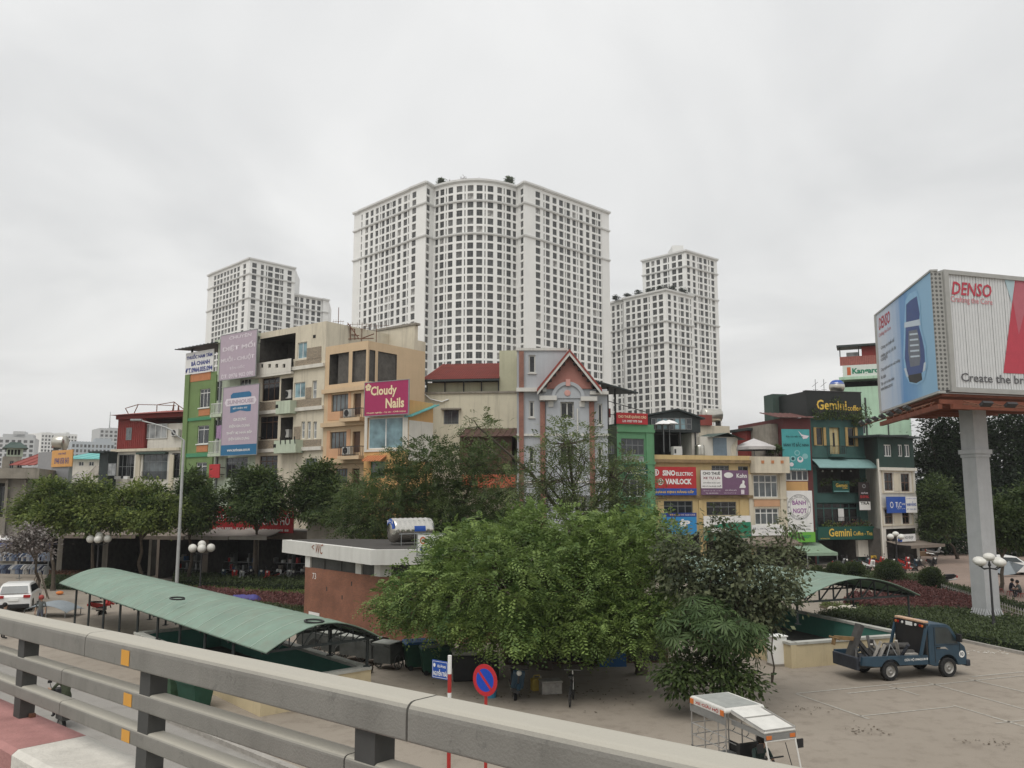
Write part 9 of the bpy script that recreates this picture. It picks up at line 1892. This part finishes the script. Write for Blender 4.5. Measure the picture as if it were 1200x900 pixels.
cover('red_plants', 'band of dark red foliage plants in the left garden', [(225, 700), (255, 710), (362, 720), (362, 702), (215, 692.5)], .30, 130, (.20, .10), 'leaf_red', 203)
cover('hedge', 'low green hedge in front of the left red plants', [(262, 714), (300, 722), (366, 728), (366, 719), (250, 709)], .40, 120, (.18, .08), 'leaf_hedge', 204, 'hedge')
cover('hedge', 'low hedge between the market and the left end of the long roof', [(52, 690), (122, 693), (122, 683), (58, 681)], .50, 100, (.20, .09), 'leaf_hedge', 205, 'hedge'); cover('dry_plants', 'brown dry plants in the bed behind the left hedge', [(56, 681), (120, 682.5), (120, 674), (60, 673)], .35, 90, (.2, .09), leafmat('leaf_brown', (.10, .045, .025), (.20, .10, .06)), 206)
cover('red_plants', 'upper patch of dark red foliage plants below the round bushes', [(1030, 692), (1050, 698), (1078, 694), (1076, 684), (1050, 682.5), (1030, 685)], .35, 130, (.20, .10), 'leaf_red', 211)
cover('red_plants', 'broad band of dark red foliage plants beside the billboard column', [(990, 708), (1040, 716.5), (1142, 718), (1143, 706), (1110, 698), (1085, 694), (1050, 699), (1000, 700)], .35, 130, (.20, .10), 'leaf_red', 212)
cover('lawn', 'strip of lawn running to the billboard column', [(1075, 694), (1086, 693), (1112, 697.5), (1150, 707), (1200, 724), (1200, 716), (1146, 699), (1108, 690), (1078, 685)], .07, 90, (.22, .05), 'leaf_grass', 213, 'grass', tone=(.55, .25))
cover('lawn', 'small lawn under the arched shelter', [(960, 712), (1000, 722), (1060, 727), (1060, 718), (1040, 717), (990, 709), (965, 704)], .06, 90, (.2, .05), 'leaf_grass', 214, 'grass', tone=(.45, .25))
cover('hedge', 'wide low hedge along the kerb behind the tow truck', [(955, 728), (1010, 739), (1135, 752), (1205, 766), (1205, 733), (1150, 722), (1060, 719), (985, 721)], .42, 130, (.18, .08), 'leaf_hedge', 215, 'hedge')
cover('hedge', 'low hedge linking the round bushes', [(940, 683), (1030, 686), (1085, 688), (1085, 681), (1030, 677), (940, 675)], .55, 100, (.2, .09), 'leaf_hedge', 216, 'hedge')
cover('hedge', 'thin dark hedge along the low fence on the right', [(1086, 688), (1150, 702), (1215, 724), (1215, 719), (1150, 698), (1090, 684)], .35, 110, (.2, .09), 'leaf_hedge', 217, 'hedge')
mb = MB(); kp = [gnd(1128, 752), gnd(1165, 760), gnd(1210, 769.5), gnd(1300, 785)]
for a, b in zip(kp[:-1], kp[1:]): mb.beam((a.x, a.y, .06), (b.x, b.y, .06), .16, .13)
struct('kerb', mb, 'kerb_stone')
ft = thing('low_fence', 'low white picket fence between the right garden and the pavement', 'fence', tuple(gnd(1090, 688)))
a, b = gnd(1090, 688), gnd(1225, 733); n = 52; pk = MB().box(-.02, .02, -.012, .012, 0, .48).add([(-.02, -.012, .48), (.02, -.012, .48), (.02, .012, .48), (-.02, .012, .48), (0, 0, .55)], [(0, 1, 4), (1, 2, 4), (2, 3, 4), (3, 0, 4)]).mesh('picket', M('fence_paint', (.36, .34, .31), .8, .15))
for i in range(n): p = a.lerp(b, i / (n - 1)) - a; inst('picket', pk, ft, Matrix.Translation(p))
for z in (.15, .38): d = (b - a); MB().beam((0, 0, z), (d.x, d.y, z), .03, .03).build('rail', 'fence_paint', ft)
t = thing('rock_pile', 'pile of pale rocks on the lawn under the arched shelter', 'rocks', tuple(gnd(985, 716))); r = random.Random(4); M('rock_pale', (.50, .46, .39), .9, .15, 5)
for i in range(9): MB().sphere((r.uniform(-.9, .9), r.uniform(-.3, .3), .14), r.uniform(.16, .3), 7, 5, sq=(1.2, .9, .7)).build('rock', 'rock_pale', t)
tree('blossom_tree', 'small white blossom tree propped with poles beside the white car', gnd(44, 702), [lobe(30, 634, 52, 24, 15), lobe(52, 640, 52, 20, 14), lobe(14, 640, 52, 16, 12), lobe(40, 622, 52, 20, 9)], 150, 11, (.20, .13), 'blossom', 121, rc=.28, r0=.11, twigs=150, shell=.35, tone=(.4, .35))
t = thing('tree_props', 'four bamboo props tied round the blossom tree trunk', 'props', tuple(gnd(44, 702)))
for k in range(5): a_ = 2 * math.pi * k / 5; MB().tube((.75 * math.cos(a_), .75 * math.sin(a_), 0), (.1 * math.cos(a_), .1 * math.sin(a_), 1.7), .035).build('prop', 'bark_pale', t)
def pot_plant(label, p, h, seed, mat='leaf_dark', w=.5):
	tree('pot_plant', label, p, [(p[0], p[1], p[2] + h * .7, w, w, h * .35)], 34, 16, (.20, .08), mat, seed, rc=.16, r0=.02, twigs=20, cat='plant', fork=(0, 0, h * .35))
for k, (p, lab) in enumerate(ROOF_POTS): pot_plant(lab, tuple(p), 1.1, 130 + k)
f_, u0, u1, zt_, h_ = GEM_ROOF; rng = np.random.default_rng(5)
def creeper(label, f, ua, ub, za, zb, y, n, seed, mat='leaf_dark', leaf=(.22, .10)):
	rng = np.random.default_rng(seed); o = f.mw @ Vector(((ua + ub) / 2, y, za)); t = thing('creeper', label, 'plant', tuple(o)); u = rng.uniform(ua, ub, n); z = za + (zb - za) * rng.random(n) ** 1.5 * (.6 + .4 * np.sin(u * 1.7 + seed)); P = np.array([f.mw @ Vector((a, y + .1 * rng.normal(), b)) - o for a, b in zip(u, z)])
	clothe('foliage', P, np.tile(np.array(f.n), (n, 1)), leaf, mat, seed, t, .08); mb = MB(); r = random.Random(seed)
	for k in range(8): a = ua + (ub - ua) * (k + .5) / 8; mb.tube(f.mw @ Vector((a, y, za - .2)) - o, f.mw @ Vector((a + r.uniform(-.4, .4), y, za + (zb - za) * .6)) - o, .02, n=4)
	mb.build('stems', 'bark', t)
creeper('creepers growing over the lower edge of the black roof sign', f_, u0 + .6, u1, zt_ - .2, zt_ + h_ * .8, -.45, 900, 141); creeper('creepers spilling over the right end of the black roof sign', f_, u1 - 1.2, u1 + 1.0, zt_ - .8, zt_ + h_ * .55, -.3, 420, 142)
_, za = f_.uz(985, 563); creeper('row of plants along the upper coffee terrace railing', f_, .6, f_.W - .2, za - .5, za + .3, -.35, 420, 143); _, za = f_.uz(985, 614); creeper('flower boxes above the long green coffee board', f_, .6, f_.W - .2, za - .3, za + .4, -.5, 420, 144, 'leaf_row'); creeper('red flowers among the coffee house flower boxes', f_, 2.0, f_.W - .6, za, za + .5, -.6, 60, 145, 'leaf_red', (.16, .12))
for k, (px, py, w, h, mm, lab) in enumerate(((517, 206, 1.4, 3.2, 'leaf_dark', 'dark shrub on the left of the main tower roof'), (597, 204, 1.6, 4.0, 'leaf_dark', 'dark shrub on the right of the main tower roof'), (528, 207, 2.2, 2.4, 'blossom', 'thin pale shrub on the main tower roof edge, left of centre'), (543, 205, 2.4, 3.6, 'blossom', 'thin pale tree in the middle of the main tower roof'), (566, 206, 2.6, 3.0, 'blossom', 'thin pale shrub on the main tower roof, right of centre'))):
	p = at(px, 211, 318); tree('roof_shrub', lab, (p.x, p.y, ZT - .6), [(p.x, p.y, ZT + h * .55, w, w, h * .55)], 60 if mm == 'leaf_dark' else 26, 24 if mm == 'leaf_dark' else 5, (.75, .35), mm, 150 + k, rc=.5, r0=.10, twigs=40, cat='shrub', shell=.3, fork=(0, 0, .8))
for k in range(9):
	x = 722 + k * 13;
	if x > 812: break
	Yt = 374 + abs(x - 780) * .36 + 1.5; p = at(x, 336, Yt); tree('roof_shrub', 'dark terrace shrub of the stepped tower, %s from its left end' % ('first second third fourth fifth sixth seventh eighth ninth'.split()[k]), (p.x, p.y, ZR2 - .6), [(p.x, p.y, ZR2 + 1.0, 1.6, 1.0, 1.3)], 26, 20, (.7, .35), 'leaf_far', 170 + k, rc=.5, r0=.08, twigs=10, cat='shrub', fork=(0, 0, .5), group='shrubs on the stepped tower terrace')
# the air
hm = bpy.data.materials.new('haze_air'); hm.use_nodes = True; ht = hm.node_tree; ht.nodes.remove(ht.nodes['Principled BSDF'])
pv_ = ht.nodes.new('ShaderNodeVolumePrincipled'); pv_.inputs['Color'].default_value = (0.95, 0.96, 0.97, 1); pv_.inputs['Density'].default_value = 0.00025; pv_.inputs['Anisotropy'].default_value = 0.0
ht.links.new(pv_.outputs[0], ht.nodes['Material Output'].inputs['Volume'])
hz_ = MB().box(-3100, 3100, -500, 4600, -3.5, 170).build('haze', hm); tag(hz_, kind='stuff')
